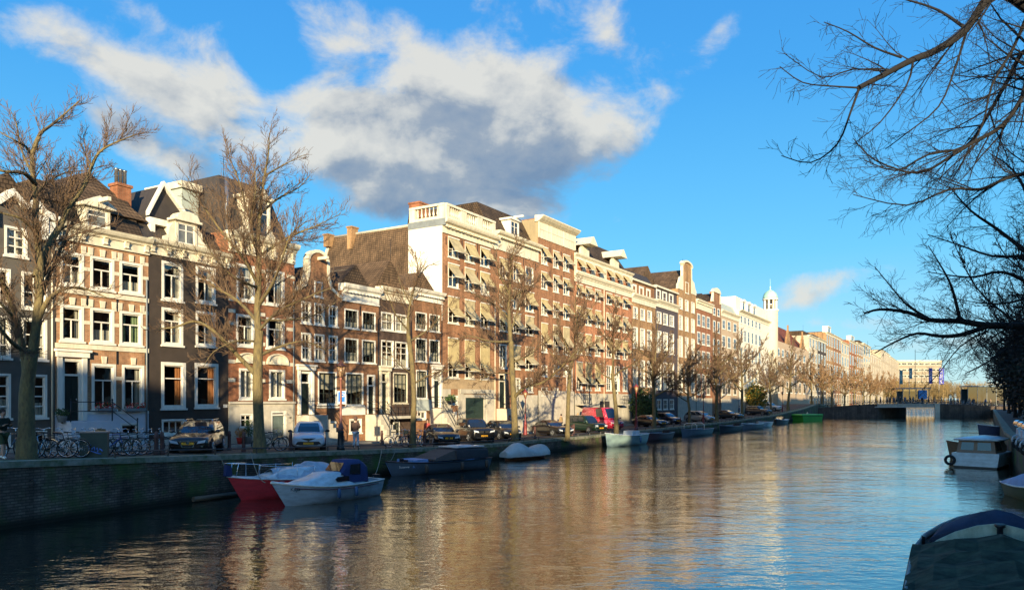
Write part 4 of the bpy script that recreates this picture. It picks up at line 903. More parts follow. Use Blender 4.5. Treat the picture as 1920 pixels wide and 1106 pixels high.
h.anchors([(h.X(u_), h.Z(v_, u_)) for u_, v_ in ((931, 478), (957, 487), (981, 492), (1004, 500), (957, 535))]); h.done()
# --- third with tall attic
h = House('tallest brick building with a flat cream attic panel above its three columns of awnings', 'building', 1009, 1077, M_BIGB, name='office_building', group=BG)
zt = h.Z(411, 1016); zf = h.Z(445, 1009); um = 1015
awn_rows(h, [(1015, 1026), (1037, 1047), (1056, 1067)], [(463, 494, .02, 482), (510, 541, .04, 527), (561, 590, .2, 579), (606, 660, .5, 646)], um)
for a in (1015, 1037, 1056): h.win(a, a + 11, 684, 705, um=a, cols=2, rows=(), curt=5, hole=True)
h.win(1015, 1026, 726, 741, um=1015, cols=2, rows=()); h.win(1037, 1047, 726, 741, um=1015, cols=2, rows=())
h.front(zt); b = MB(); b.box(-.02, h.W + .02, -.09, -.002, zf, zt - .4); 
for k in range(4): x = h.W * k / 3; b.box(x - .09, x + .09, -.14, -.091, zf + .05, zt - .4)
b.box(-.03, h.W + .03, -.13, -.0905, zf + .9, zf + 1.0); b.prism([(-.1, zt - .4), (-.5, zt - .15), (-.75, zt + .1), (-.75, zt + .2), (.3, zt + .25), (.3, zt - .4)], -.2, h.W + .2, axis='x'); b.build('attic_panel', M_WHITE2, h.root)
MB().box(-.05, -.002, .02, 6, h.Z(452, 1009) - 1, zt - .1).build('side_cladding', mat('tan_boards', (.33, .26, .15), .8, .25, 2, stretch=(1, 1, .2)), h.root)
MB().box(0, h.W, -.06, -.003, -.4, h.Z(732, 1012)).build('plinth', M_PSTONE, h.root); h.door(h.X(1062), h.X(1073), h.Z(765, 1062), h.Z(690, 1062), fan=.8, m=M_WHITE)
h.anchors([(h.X(u_), h.Z(v_, u_)) for u_, v_ in ((1031, 470), (1052, 478), (1031, 515), (1052, 522), (1072, 482))]); h.done()
# --- orange brick, six bays
h = House('wide orange brick building with six bays of awnings and twin white roof gables', 'building', 1077, 1185, M_ORGB, name='office_building', group=BG)
za_ = h.Z(474, 1078); zt = h.Z(509, 1077); zf = h.Z(527, 1077)
C6 = [(1081, 1091.5), (1098, 1108.5), (1115.6, 1125.4), (1136.7, 1146.5), (1152.5, 1161.5), (1167.7, 1176.5)]
awn_rows(h, C6, [(533, 555, .02, 546), (574, 606, .2, 595), (624, 663, .5, 650), (679, 731, .65, 719)], 1081, out=.8, closed={(3, 3), (3, 4), (3, 5)})
h.door(h.X(1150), h.X(1159), h.Z(745, 1150), h.Z(706, 1150), fan=.8)
h.front(za_); 
for a, c_ in C6: h.win(a, c_, 488, 507, um=1081, hole=False, cols=2, rows=(), proud=.03); h.awning(h.X(a), h.X(c_), h.Z(485, 1081), h.Z(500, 1081), out=.8)
b = MB(); b.box(0, h.W, -.08, -.0015, za_ - .7, za_); b.prism([(-.08, za_ - .35), (-.3, za_ - .15), (-.35, za_), (.3, za_), (.3, za_ - .35)], -.05, h.W + .05, axis='x'); b.build('attic_cornice', M_WHITE2, h.root)
b = MB(); Hh = [(h.X(a), h.X(c_)) for a, c_ in C6]; xx = 0
for xa, xb in Hh + [(h.W, h.W)]: b.box(xx, xa - .01, -.05, -.0013, zt, za_ - .71); xx = xb + .01
b.build('attic_panel', M_WHITE2, h.root)
h.cornice(zf, zt, m=M_WHITE2, proj=.4); h.mansard(za_, 3.1, 2.2, y0=.5, m=M_TILE)
for a in (1098, 1155):
    x = h.X(a); b = MB(); b.prism([(x - .9, za_), (x + 1.3, za_), (x + 1.3, za_ + .9), (x + .2, za_ + 1.7), (x - .9, za_ + .9)], .15, .45); b.prism([(x - .9, za_ + 1.3), (x + 1.3, za_ + 1.3), (x + .2, za_ + 2.3)], -1.0, 2.5); b.build('hoist_gable', M_WHITE2, h.root)
MB().box(0, h.W, -.06, -.003, -.4, h.Z(737, 1080)).build('plinth', M_PSTONE, h.root) ; MB().tube([(h.X(1131.5), -.08, zf), (h.X(1131.5), -.08, .3)], .06, 6).build('drainpipe', M_WHITE2, h.root)
ga = MB(); ga.box(h.X(1124), h.X(1142), -.08, -.061, .02, h.Z(752, 1124)); ga.build('garage_door', M_ROOM, h.root)
for a in (1077, 1152):
    x = h.X(a); z = h.Z(757, a); b = MB(); b.box(x, x + 2.1, -1.2, -.07, z - .15, z); la = b.build('landing', M_STONE, h.root); b = MB()
    for k in (0, .5, 1.0): b.tube([(x, -1.15, z + k), (x + 2.1, -1.15, z + k)], .03, 4)
    for k in range(5): b.tube([(x + .52 * k, -1.15, z), (x + .52 * k, -1.15, z + 1)], .025, 4)
    b.build('railing', M_BLACK, la)
h.done()
# --- tan / purple pair
def plain(label, u0, u1, wm, top, frz, rows, cols, um, attic=None, dep=11, doors=(), plin=None, dent=0, name='canal_house', cm=None, far=False, cas=.14, group=None, done=True, cat='house'):
    h = House(label, cat, u0, u1, wm, name=name, far=far, depth=dep, group=group)
    zt, zf = h.Z(top, u0), h.Z(frz, u0)
    for (vt, vb) in rows:
        for a, c_ in cols: h.win(a, c_, vt, vb, um=um, cas=cas, cols=2 if h.Z(vt, um) - h.Z(vb, um) < 3.4 or far else 2, rows=(.5,) if (vb - vt) < 40 else (.33, .66), curt=R.choice([1, 5, 0, 4]), sash=.05)
    for a, c_, vt, vb in doors: h.door(h.X(a), h.X(c_), h.Z(vb, a), h.Z(vt, a), fan=.8)
    h.front(zt)
    if frz > top: h.cornice(zf, zt, m=cm or M_WHITE2, dent=dent)
    if plin: MB().box(0, h.W, -.04, -.003, -.4, h.Z(plin, u0)).build('plinth', M_PSTONE, h.root)
    if done: h.done()
    return h
h = plain('tan brick house with a white attic storey, next to the orange brick building', 1185, 1229, M_TANB, 549, 566, [(574, 596), (612, 652), (673, 724), (740, 762)], [(1187, 1195.5), (1200.5, 1209), (1213.5, 1222)], 1187, done=False)
zt = h.top; b = MB(); za_ = h.Z(525, 1186); b.box(.02, h.W - .02, .15, 6, zt, za_); b.build('attic_storey', M_BRNB, h.root); 
for a, c_ in ((1186.5, 1195), (1200, 1208.5), (1213.5, 1221)): h.window(h.X(a), h.X(c_), h.Z(553, 1187), h.Z(531, 1187), hole=False, cols=2, rows=(), cas=.3, proud=-.0) ; 
for o in list(h.root.children)[-3:]: o.location.y = .10
b = MB(); b.box(-.05, h.W + .05, -.2, 6.1, za_, za_ + .25); b.build('attic_cornice', M_WHITE2, h.root); h.mansard(za_ + .25, 1.4, 1.0, y0=.3, m=M_SLATE); h.done()
h = plain('x', 1229, 1271, M_PURP, 560, 574, [(583, 605), (619, 660), (677, 730), (748, 768)], [(1231.5, 1240), (1243.5, 1252), (1255.5, 1263.5)], 1231, done=False); h.root['label'] = 'purple-black house with white windows beside the tan brick house'
zt = h.top; za_ = h.Z(537, 1229); b = MB(); b.box(.02, h.W - .02, .15, 6, zt, za_); b.build('attic_storey', M_PURP, h.root)
for a, c_ in ((1232, 1240), (1243.5, 1251.5), (1256, 1263.5)): h.window(h.X(a), h.X(c_), h.Z(566, 1231), h.Z(541, 1231), hole=False, cols=1, rows=(.5,), cas=.25)
for o in list(h.root.children)[-3:]: o.location.y = .10
b = MB(); b.box(-.05, h.W + .05, -.2, 6.1, za_, za_ + .25); b.build('attic_cornice', M_WHITE2, h.root)
h.roof_gable(za_ + .2, h.Z(508, 1240) - za_ + 1.2, y0=3.0, y1=14, m=M_TILE2); h.done()
# --- neck gable
h = House('tall tan brick house with a tall white neck gable', 'house', 1271, 1305, M_TANB); zs_ = h.Z(541, 1272); 
for vt, vb in ((557, 578), (590, 617), (629, 668), (682, 735)):
    for a, c_ in ((1273, 1279.5), (1284.5, 1290.5), (1296, 1302)): h.win(a, c_, vt, vb, um=1273, cas=.13, cols=2, rows=(.5,) if vb - vt < 30 else (.33, .66), curt=R.choice([1, 5, 0]))
h.front(zs_); a0, a1 = h.X(1280.5), h.X(1296); za = h.Z(500, 1287); c = (a0 + a1) / 2
nk = [(a0, zs_), (a1, zs_), (a1, za)] + [(c + (a1 - a0) / 2 * math.cos(i * math.pi / 8), za + .7 * math.sin(i * math.pi / 8)) for i in range(1, 8)] + [(a0, za)]
h.mb.prism(nk, 0, .4); b = MB()
for sg, xe, xo in ((-1, a0, 0.0), (1, a1, h.W)): b.prism([(xe, zs_), (xo, zs_), (xo, zs_ + .6), (xe + sg * (abs(xo - xe) * .75), zs_ + 1.1), (xe + sg * abs(xo - xe) * .55, zs_ + 1.9), (xe + sg * .3, zs_ + 2.3), (xe + sg * .25, za - .2), (xe, za)], -.08, .3)
top = nk[2:]; 
for p, q in zip(top, top[1:]): b.prism([p, q, (c + (q[0] - c) * 1.18, q[1] + .28), (c + (p[0] - c) * 1.18, p[1] + .28)], -.22, .42)
b.build('gable_scroll', M_WHITE2, h.root); h.window(h.X(1285), h.X(1291), h.Z(549, 1285), h.Z(528, 1285), hole=False, cols=1, rows=(.5,)); h.roof_gable(zs_, za - zs_ - .4, y0=.4, m=M_TILE2)
MB().box(0, h.W, -.04, -.003, -.4, h.Z(742, 1272)).build('plinth', M_PSTONE, h.root); h.done()
# --- the row beyond
h = plain('red-brown brick house with a white dentil cornice right of the neck gable', 1305, 1335, M_REDB, 560, 578, [(587, 610), (621, 644), (656, 688), (700, 740)], [(1307, 1313), (1316, 1322), (1325, 1331)], 1307, dent=.4, plin=746, far=True)
h.roof_gable(h.top, 1.5, y0=.4)
h = House('thin brick house with a small white arched gable head, second beyond the neck gable', 'house', 1335, 1352, M_BRNB, far=True); zs_ = h.Z(565, 1336)
for vt, vb in ((575, 590), (600, 622), (634, 664), (680, 720)):
    for a, c_ in ((1337, 1341.5), (1345, 1349.5)): h.win(a, c_, vt, vb, um=1337, cas=.13, cols=1, rows=(.5,))
h.front(zs_); za = h.Z(548, 1340); W = h.W; h.mb.prism([(W * .15, zs_), (W * .85, zs_), (W * .85, za), (W * .15, za)], 0, .4)
b = MB(); b.prism([(W * .1 + 0, za)] + [(W * .5 - W * .4 * math.cos(i * math.pi / 8), za + .9 * math.sin(i * math.pi / 8)) for i in range(9)], -.2, .4).prism([(0, zs_), (W * .15, zs_), (W * .15, za)], -.1, .3).prism([(W, zs_), (W * .85, zs_), (W * .85, za)], -.1, .3); b.build('gable_coping', M_WHITE2, h.root); h.roof_gable(zs_, za - zs_, y0=.4); h.done()
h = plain('pale grey-fronted house with a projecting white cornice left of the big white corner building', 1352, 1385, mat('warm_stucco', (.48, .36, .24), .8, .2, 1.5), 580, 592, [(598, 616), (628, 650), (664, 694), (708, 740)], [(1354, 1360), (1364, 1370), (1375, 1381)], 1354, plin=748, far=True); h.mansard(h.top, 1.8, 1.0, y0=.2, m=M_GREYG)
# big white corner building with turret
S_ = h = House('large white corner building with a round turret and a green copper dome', 'building', 1385, 1447, mat('white_stucco', (.74, .68, .55), .8, .12, 1), name='corner_building', far=True, depth=14)
zt = h.Z(582, 1390)
for vt, vb in ((590, 606), (616, 640), (650, 678), (690, 718), (728, 745)):
    for i in range(6): u_ = 1388 + i * 6.9; h.win(u_, u_ + 3.8, vt, vb, um=1389, cas=.16, cols=1, rows=(.5,))
h.front(zt); h.cornice(zt - .9, zt, proj=.6)
MB().box(-.05, -.002, .02, 14, h.Z(700, 1388), zt + .0).build('side_wall', M_PLASTER, h.root)
tp = h.Z(556, 1388); b = MB(); b.prism([(0.05, zt), (h.W - 2, zt), (h.W - 2.6, tp), (.05, tp)], .6, 13); b.build('attic_storey', mat('white_stucco', (.74, .68, .55)), h.root)
for i, u_ in enumerate((1394, 1404, 1414)): h.dormer(h.X(u_), h.X(u_ + 5), zt + .05, zt + 2.0, y=.2, kind='arch', cols=1, dep=1.0)
h.chimney(.9, 5, zt, tp + 1.2, w=2.2, pots=0, dy=1.5)
tx = h.W - 1.2; zd = h.Z(580, 1437); b = MB(); b.lathe([(1.75, 0), (1.75, zd), (1.95, zd + .1), (1.95, zd + .35), (1.6, zd + .4)], 16, (tx, .1, 0)); 
for k in range(8): a_ = k * math.pi / 4; b.box(tx + 1.35 * math.cos(a_) - .18, tx + 1.35 * math.cos(a_) + .18, .1 + 1.35 * math.sin(a_) - .18, .1 + 1.35 * math.sin(a_) + .18, zd + .4, zd + 2.6)
b.lathe([(1.75, zd + 2.6), (1.75, zd + 2.95)], 16, (tx, .1, 0)); t_ = b.build('turret', mat('white_stucco', (.74, .68, .55)), h.root)
MB().lathe([(1.1, zd + .4), (1.1, zd + 2.6)], 12, (tx, .1, 0)).build('lantern_glass', M_FGLASS, t_)
MB().lathe([(1.7, zd + 2.95), (1.65, zd + 3.5), (1.35, zd + 4.2), (.8, zd + 4.7), (.25, zd + 5.0), (.12, zd + 5.3), (.2, zd + 5.6), (.05, zd + 5.9), (.04, zd + 7.6)], 16, (tx, .1, 0)).build('dome', mat('green_copper', (.35, .58, .46), .6), t_)
h.done()
h = House('brick building with a steep red tiled roof and stepped gable spires', 'building', 1447, 1516, M_REDB, far=True, depth=14); zt = h.Z(636, 1450)
h.wm = mat('warm_stucco', (.48, .36, .24), .8, .2, 1.5)
for vt, vb in ((650, 666), (676, 700), (712, 736)):
    for i in range(8): u_ = 1450 + i * 8; h.win(u_, u_ + 4, vt, vb, um=1452, cas=.2, cols=1, rows=(.5,))
h.front(zt); b = MB(); rg = h.Z(597, 1450) + 1.6; b.loft([[(0, .2, zt), (h.W, .2, zt), (h.W, 14, zt), (0, 14, zt)], [(.0, 6.5, rg), (h.W, 6.5, rg), (h.W, 8, rg), (0, 8, rg)]], True, True, 0, False); b.build('roof', M_REDT, h.root)
for u_ in (1478, 1505):
    x = h.X(u_); b = MB()
    for k in range(4): b.box(x - 2.8 + k * .7, x + 2.8 - k * .7, -.1 + .001 * k, .35 - .001 * k, zt + k * .9, zt + k * .9 + .9)
    b.box(x - .3, x + .3, -.05, .3, zt + 3.6, zt + 4.9); b.build('step_gable', M_TANB, h.root)
h.done()
M_OFFW = mat('weathered_cream_wall', (.52, .45, .33), .85, .35, .5)
FARSET = [(1516, 1533, M_OFFW, 628, 'white-topped'), (1533, 1549, M_DARKW, 634, 'dark narrow'), (1549, 1562, M_TANB, 622, 'tan flat-roofed'), (1562, 1577, M_BRNB, 628, 'brown narrow'), (1577, 1592, M_OFFW, 640, 'bare white-walled'), (1592, 1606, M_REDB, 637, 'red-brown'),
          (1606, 1618, M_TANB, 642, 'ochre'), (1618, 1632, M_OFFW, 643, 'cream')]
for i, (a, c_, wm, vt, nm) in enumerate(FARSET):
    h = House(f'{nm} house, {["first","second","third","fourth","fifth","sixth","seventh","eighth"][i]} in the far terrace past the red roof', 'house', a, c_, wm, far=True, group='far terrace beyond the red roof', gh_=2.2 if a < 1600 else 1.5)
    zt = h.Z(vt, a); n = 3; H = zt / 5.0
    for fl in range(5):
        for k in range(n): x = h.W * (k + .5) / n; w_ = h.W / n * .5; h.window(x - w_ / 2, x + w_ / 2, .6 + H * fl, H * (fl + 1) - .5, cas=.22, cols=1, rows=(.5,), hole=False, sill=False)
    h.front(zt); h.cornice(zt - .8, zt + .1, proj=.5)
    if i % 3 == 2: h.dormer(h.W * .3, h.W * .7, zt + .1, zt + 2.2, y=.1, kind='flat', cols=1)
    else: h.mansard(zt + .1, 1.3, 1.2, y0=.4)
    h.done()
lb = ['plain cream', 'tan stepped', 'pale long']
for i, (a, c_, vt) in enumerate(((1632, 1652, 662), (1652, 1668, 655), (1668, 1690, 668))):
    h = House(f'{lb[i]} building showing above the far trees left of the banners', 'building', a, c_, mat('far_stucco', (.44, .36, .25), .85, .2, .5), far=True, gh_=1.5); zt = h.Z(vt, a)
    for fl in range(5):
        for k in range(6): x = h.W * (k + .5) / 6; h.window(x - .8, x + .8, .8 + fl * zt / 5, (fl + 1) * zt / 5 - .7, cas=.25, cols=1, rows=(), hole=False, sill=False)
    h.front(zt); h.cornice(zt - 1, zt + .2); h.done()
b = House('long pale modern block with rows of windows closing the far end of the canal', 'building', 1690, 1706, mat('pale_concrete', (.26, .22, .16), .85, .25, .1), far=True, gh_=1.5)
b.root.location = (ray(1668) * 560, 560, 1.5); b.root.rotation_euler = (0, 0, 0); b.a = (ray(1668) * 560, 560); b.d = (1, 0); b.W = (ray(1766) - ray(1668)) * 560; zt = px_h(676, 560) - 1.5
for fl in range(7):
    for k in range(9): x = b.W * (k + .5) / 9; b.window(x - b.W / 20, x + b.W / 20, 1.3 + fl * zt / 7, (fl + 1) * zt / 7 - 1.5, cas=.12, cols=1, rows=(), hole=False, sill=False)
b.front(zt); b.cornice(zt - .8, zt + .2); b.done()
def aerial(h, x, y, z, H=1.8):
    m = MB(); m.tube([(x, y, z - .3), (x, y, z + H)], .022, 4)
    for k in range(4): m.tube([(x - .35 + .04 * k, y - .02, z + H - .15 * k), (x + .35 - .04 * k, y + .02, z + H - .15 * k)], .01, 3)
    m.build('aerial', M_BLACK, h)
OB = [o for o in bpy.data.objects if o.parent is None and o.name.startswith(('canal_house', 'office_building'))]
for i, o in enumerate(OB[:17]):
    if i in (0, 4, 11, 16): continue
    w_ = [c for c in o.children if c.name.startswith('roof')] or [c for c in o.children if c.name.startswith('wall')]
    zt_ = max(v.co.z for v in w_[0].data.vertices); xt_ = [v.co for v in w_[0].data.vertices if v.co.z > zt_ - .05]; q_ = xt_[R.randrange(len(xt_))]; aerial(o, q_.x * .8 + .5, max(q_.y, .6), zt_, R.uniform(1.0, 2.0))
# rainwater pipes down the joints between neighbours
for o in [o for o in bpy.data.objects if o.parent is None and o.name.startswith(('canal_house', 'office_building'))]:
    w_ = [c for c in o.children if c.name.startswith('wall')]
    if not w_ or R.random() < .25: continue
    W_ = max(v.co.x for v in w_[0].data.vertices); T_ = min(14, max(v.co.z for v in w_[0].data.vertices) - 1.2)
    MB().tube([(W_ - .14, -.07, .1), (W_ - .14, -.07, T_ * .9)], .045, 6).build('drainpipe', R.choice([M_LEAD, M_BLACK, M_WHITE2]), o)
# --- houses of the right bank behind the photographer, whose shadow lies over the water and the quay
def shade_house(cx, y0, W, H, dep, label):
    t = thing('canal_house', label, 'house', (cx, y0, 1.5), 0); b = MB(); b.box(-W / 2, W / 2, 0, dep, -.5, H - 1.5); b.build('wall', M_BRNB, t)
    b = MB(); b.prism([(-W / 2 - .2, H - 1.5), (W / 2 + .2, H - 1.5), (0, H + 1.0)], -.2, dep + .2); b.build('roof', M_TILE, t)
    for fl in range(4):
        for k in range(3):
            x = -W / 2 + W * (k + .5) / 3; b = MB(); b.box(x - .6, x + .6, dep - .02, dep + .05, .8 + fl * 3.6, 3.1 + fl * 3.6); b.build('window', M_WHITE, t)
    return t
TE = math.tan(SUN_EL)
RF = offset_line(RBANK, -10.5)
def y_of(L, x):
    for a, b in zip(L, L[1:]):
        if a[0] <= x <= b[0]: return a[1] + (b[1] - a[1]) * (x - a[0]) / (b[0] - a[0])
    return L[0][1] + (x - L[0][0]) / .6
def bank_house(x0, x1, zh, yh, n):
    """right-bank house between x0 and x1 whose shadow reaches height zh at distance yh"""
    y0, y1 = y_of(RF, x0), y_of(RF, x1); rz = math.atan2(y1 - y0, x1 - x0); W = math.hypot(x1 - x0, y1 - y0); ym = (y0 + y1) / 2; H = zh + (yh - ym) * TE - 1.6
    t = thing('canal_house', 'tall brick canal house standing behind the photographer on the right bank, sized for its shadow', 'house', (x0, y0, 1.6), rz, 'houses of the right bank, outside the photo')
    b = MB(); b.box(0, W - .03, -9, 0, -.5, H); b.build('wall', (M_BRNB, M_REDB, M_DARKW)[n % 3], t); b = MB(); b.box(-.05, W, -9.1, .35, H + .001, H + .3); b.build('cornice', M_WHITE2, t)
    for fl in range(4):
        for k in range(3): x = W * (k + .5) / 3; w_ = MB(); w_.box(x - .55, x + .55, .002, .06, .8 + fl * H / 4.3, 2.9 + fl * H / 4.3); w_.build('window', M_WHITE2, t)
nb = 0
for x0, x1, zh, yh in ((-42, -34, 5.2, 32), (-34, -27, 5.9, 32), (-27, -21.4, 5.3, 36), (-21.4, -18.4, 3.9, 39), (-18.4, -13.5, 1.9, 46), (-13.5, -8, 1.4, 46), (-8, -3, 2.0, 48), (-3, 4.6, 1.5, 55), (4.7, 9.0, .35, 62), (9.05, 13.1, .35, 64)):  # last two added unseen in the street gap to shade the overhanging limbs
    bank_house(x0, x1, zh, yh, nb); nb += 1
for x in (13.2, 15.7): bank_house(x, x + 2.45, .7, 100, nb); nb += 1  # unseen pair added to keep the overhanging tree in shade
x = 18.2
while x < 112:
    w_ = R.uniform(3.6, 5.2); zz = R.uniform(3.4, 4.7) if x < 30 else R.uniform(2.6, 4.4); bank_house(x, x + w_, zz, y_of(FACE, x + w_ / 2), nb); nb += 1; x += w_
# ================================================================ trees
M_BARK = mat('lichened_bark', (.165, .125, .048), .9, .6, 7, bump=1.0, bscale=14, col2=(.075, .06, .035), stretch=(1, 1, .4))
M_TWIG = mat('brown_twigs', (.17, .105, .055), .9, .3, 3, col2=(.09, .055, .035))
M_DARKB = mat('dark_wet_bark', (.012, .010, .009), .9, .4, 5, bump=.5, bscale=14)  # shade of the silhouetted trees put into bark and twig colour
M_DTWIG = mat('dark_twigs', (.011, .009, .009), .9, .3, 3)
def spline(P, n=3):
    """Catmull-Rom through points (x, y, z, r)"""
    out = []
    for i in range(len(P) - 1):
        p0, p1, p2, p3 = P[max(i - 1, 0)], P[i], P[i + 1], P[min(i + 2, len(P) - 1)]
        for k in range(n):
            t = k / n
            out.append(tuple(.5 * (2 * b + (c - a) * t + (2 * a - 5 * b + 4 * c - d) * t * t + (3 * b - a - 3 * c + d) * t ** 3) for a, b, c, d in zip(p0, p1, p2, p3)))
    out.append(tuple(P[-1])); return out
def tube_r(mb, pts, n, mi=0): mb.tube([p[:3] for p in pts], [max(p[3], .0035) for p in pts], n, mi, caps=False)
def sprout(mb, rnd, pts, level, rmin, dens, up=.25, spread=.9, lenk=.5, t0=.15, plane=None):
    """side shoots along the branch PTS, each carrying its own"""
    V = [Vector(p[:3]) for p in pts]; seg = [(b - a).length for a, b in zip(V, V[1:])]; L = sum(seg)
    if L < .15: return
    n = max(2, int(L * dens)); 
    for i in range(n):
        t = t0 + (1 - t0) * (i + rnd.random()) / n; s = t * L; k = 0
        while k < len(seg) - 1 and s > seg[k]: s -= seg[k]; k += 1
        f = min(1, s / max(seg[k], 1e-6)); p = V[k].lerp(V[k + 1], f); r = pts[k][3] * (1 - f) + pts[k + 1][3] * f; d = (V[k + 1] - V[k]).normalized()
        ax = Vector((rnd.gauss(0, 1), rnd.gauss(0, 1), rnd.gauss(0, 1))); ax = (ax - d * ax.dot(d)); 
        if ax.length < 1e-3: continue
        ax.normalize(); ang = rnd.uniform(.45, 1.05) * spread; q = (d * math.cos(ang) + ax * math.sin(ang)); q.z += up; q.normalize()
        l = min(L * lenk, 3.4) * rnd.uniform(.45, 1.1) * (1 - .68 * t); l = max(l, .25)
        r0 = min(r * .6, l * .013 + .002); r0 = max(r0, rmin)
        m = 4; P = [(p.x, p.y, p.z, r0)]; c = p.copy(); w = q.copy()
        for j in range(m):
            w = (w + Vector((rnd.gauss(0, .11), rnd.gauss(0, .11), rnd.gauss(0, .09) + up * .12))).normalized(); c = c + w * (l / m); P.append((c.x, c.y, c.z, max(rmin * .75, r0 * (1 - .85 * (j + 1) / m))))
        tube_r(mb, P, 4 if r0 > .03 else 3)
        if level > 0: sprout(mb, rnd, P, level - 1, rmin, dens * 1.55, up, spread, lenk * 1.0, .12)
def px_limb(P, Z0, r0, r1, n=3, zfun=None):
    """limb given by (column, row, metres nearer/farther) points at distance Z0, radius r0 to r1"""
    Q = []
    for i, p in enumerate(P):
        y = Z0 + (p[2] if len(p) > 2 else 0); t = i / (len(P) - 1); Q.append((ray(p[0]) * y, y, px_h(p[1], y), r0 + (r1 - r0) * t ** .8))
    return spline(Q, n)
def make_tree(label, trunk, limbs, Z0, seed, levels=2, rmin=.010, dens=1.7, bark=None, twig=None, name='bare_tree', up=.22, root=None, flare=1.6, lenk=.46, group=None, spread=.9):
    rnd = random.Random(seed); tp = px_limb(trunk[0], Z0, trunk[1], trunk[2], 4)
    b = tp[0]; z0 = gh(b[0], b[1]) if root is None else root
    t = thing(name, label, 'tree', (b[0], b[1], z0), 0, group); off = Vector((b[0], b[1], z0))
    tp = [(x - off.x, y - off.y, z - off.z, r) for x, y, z, r in tp]
    tr = MB(); fl = [(tp[0][0], tp[0][1], -.3, tp[0][3] * flare * 1.15), (tp[0][0], tp[0][1], .15, tp[0][3] * flare * .95), (tp[0][0], tp[0][1], .6, tp[0][3] * 1.12)] + [p for p in tp if p[2] > .8]
    tube_r(tr, fl, 12); tr.build('trunk', bark or M_BARK, t); cr = MB(); lm = MB()
    for L_ in limbs:
        pts = px_limb(L_[0], Z0, L_[1], L_[2], 3); pts = [(x - off.x, y - off.y, z - off.z, r) for x, y, z, r in pts]
        tube_r(lm, pts, 8); sprout(cr, rnd, pts, levels, rmin, dens, up, spread, lenk)
    sprout(cr, rnd, [p for p in tp if p[2] > (tp[-1][2]) * .45], levels - 1, rmin, dens * .6, up, spread, .22)
    c = lm.build('limbs', bark or M_BARK, t); cr.build('crown', twig or M_TWIG, t); return t
# nearest tree on the left
make_tree('ivy-footed bare tree with a forked trunk in front of the grey-brown house',
    ([(50, 864), (50, 800), (50, 740), (54, 700), (60, 660)], .30, .20),
    [([(58, 690), (64, 640), (72, 575), (75, 500), (70, 440, -.3), (66, 400), (68, 370), (62, 330), (60, 285)], .19, .07),
     ([(60, 290), (75, 252), (95, 236, .6), (120, 215, 1), (150, 188, 1.2)], .085, .02), ([(60, 290), (48, 275), (25, 262, -1), (0, 248, -1)], .06, .015), ([(62, 330), (40, 280, 1), (30, 230, 1), (18, 205, 1)], .05, .012),
     ([(50, 705), (44, 660), (32, 610), (18, 560, -.5), (5, 530, -1), (-25, 490, -1.5)], .15, .05), ([(38, 620), (22, 590, -1), (-10, 560, -1.5)], .1, .03),
     ([(68, 520), (88, 465, .5), (112, 425, 1), (128, 392, 1.2), (158, 348, 1.5), (172, 312, 2), (186, 286, 2), (215, 268, 2), (252, 254, 2)], .15, .02),
     ([(74, 560), (100, 500, 1), (125, 440, 1.5), (140, 400, 2)], .1, .02), ([(66, 345), (45, 325, -1), (10, 322, -2), (-30, 310, -2)], .09, .03), ([(72, 600), (90, 562, 0), (120, 542, .5), (155, 540, 1), (200, 558, 1.3)], .1, .02),
     ([(64, 370), (85, 345, 1), (120, 325, 2), (160, 320, 2)], .06, .015), ([(70, 440), (40, 410, -1), (5, 400, -1.5), (-40, 380, -2)], .07, .02), ([(56, 660), (20, 640, -2), (-40, 560, -3)], .1, .03), ([(172, 312, 2), (158, 285, 2), (150, 262, 2)], .03, .01)],
    26.5, 11, levels=2, dens=4.4, flare=1.2, rmin=.009, lenk=.55, spread=.8)
# second: large tree in front of the red brick house
make_tree('large yellow-barked bare tree between the dark estate car and the pale hatchback',
    ([(487, 850), (485, 790), (483, 720), (484, 660), (486, 620)], .27, .21),
    [([(486, 640), (482, 580), (486, 520), (484, 450), (489, 380), (496, 330), (503, 290), (505, 250)], .19, .02),
     ([(478, 700), (455, 676), (430, 650, -.5), (398, 618, -1), (365, 602, -1.3), (330, 613, -1.5), (298, 616, -1.7)], .14, .03), ([(480, 600), (445, 563, 1), (402, 537, 1.5), (352, 502, 2), (320, 470, 2.2)], .10, .02),
     ([(482, 530), (456, 484, -1), (422, 442, -1.3), (392, 402, -1.5), (368, 365, -1.7), (350, 330, -1.8)], .09, .015), ([(486, 440), (464, 398, 1), (450, 345, 1.4), (432, 300, 1.6), (425, 275, 1.7)], .07, .012),
     ([(489, 665), (530, 648, 1), (572, 640, 1.4), (612, 656, 1.6)], .09, .02), ([(487, 570), (512, 530, -1), (530, 482, -1.5), (545, 440, -1.8), (575, 415, -2)], .09, .015), ([(489, 400), (522, 372, 1), (560, 352, 1.5), (580, 330, 1.6)], .07, .012),
     ([(497, 330), (530, 310, -1), (572, 290, -1.3)], .05, .01), ([(487, 480), (540, 445, 1.5), (590, 425, 2.2), (640, 400, 2.6)], .08, .012), ([(485, 620), (520, 585, -1), (570, 560, -2), (620, 540, -2.5)], .08, .015),
     ([(484, 540), (440, 520, -2), (400, 480, -2.6), (380, 440, -3)], .07, .012), ([(485, 600), (540, 600, 1.5), (590, 590, 2), (640, 560, 2.5)], .07, .012), ([(484, 480), (470, 420, -.5), (480, 350, -1), (472, 290, -1)], .06, .012), ([(480, 640), (440, 640, -1.2), (400, 660, -2), (380, 690, -2)], .05, .012)],
    35.5, 23, levels=2, dens=4.2, rmin=.0095, lenk=.55, flare=1.25, spread=.8)
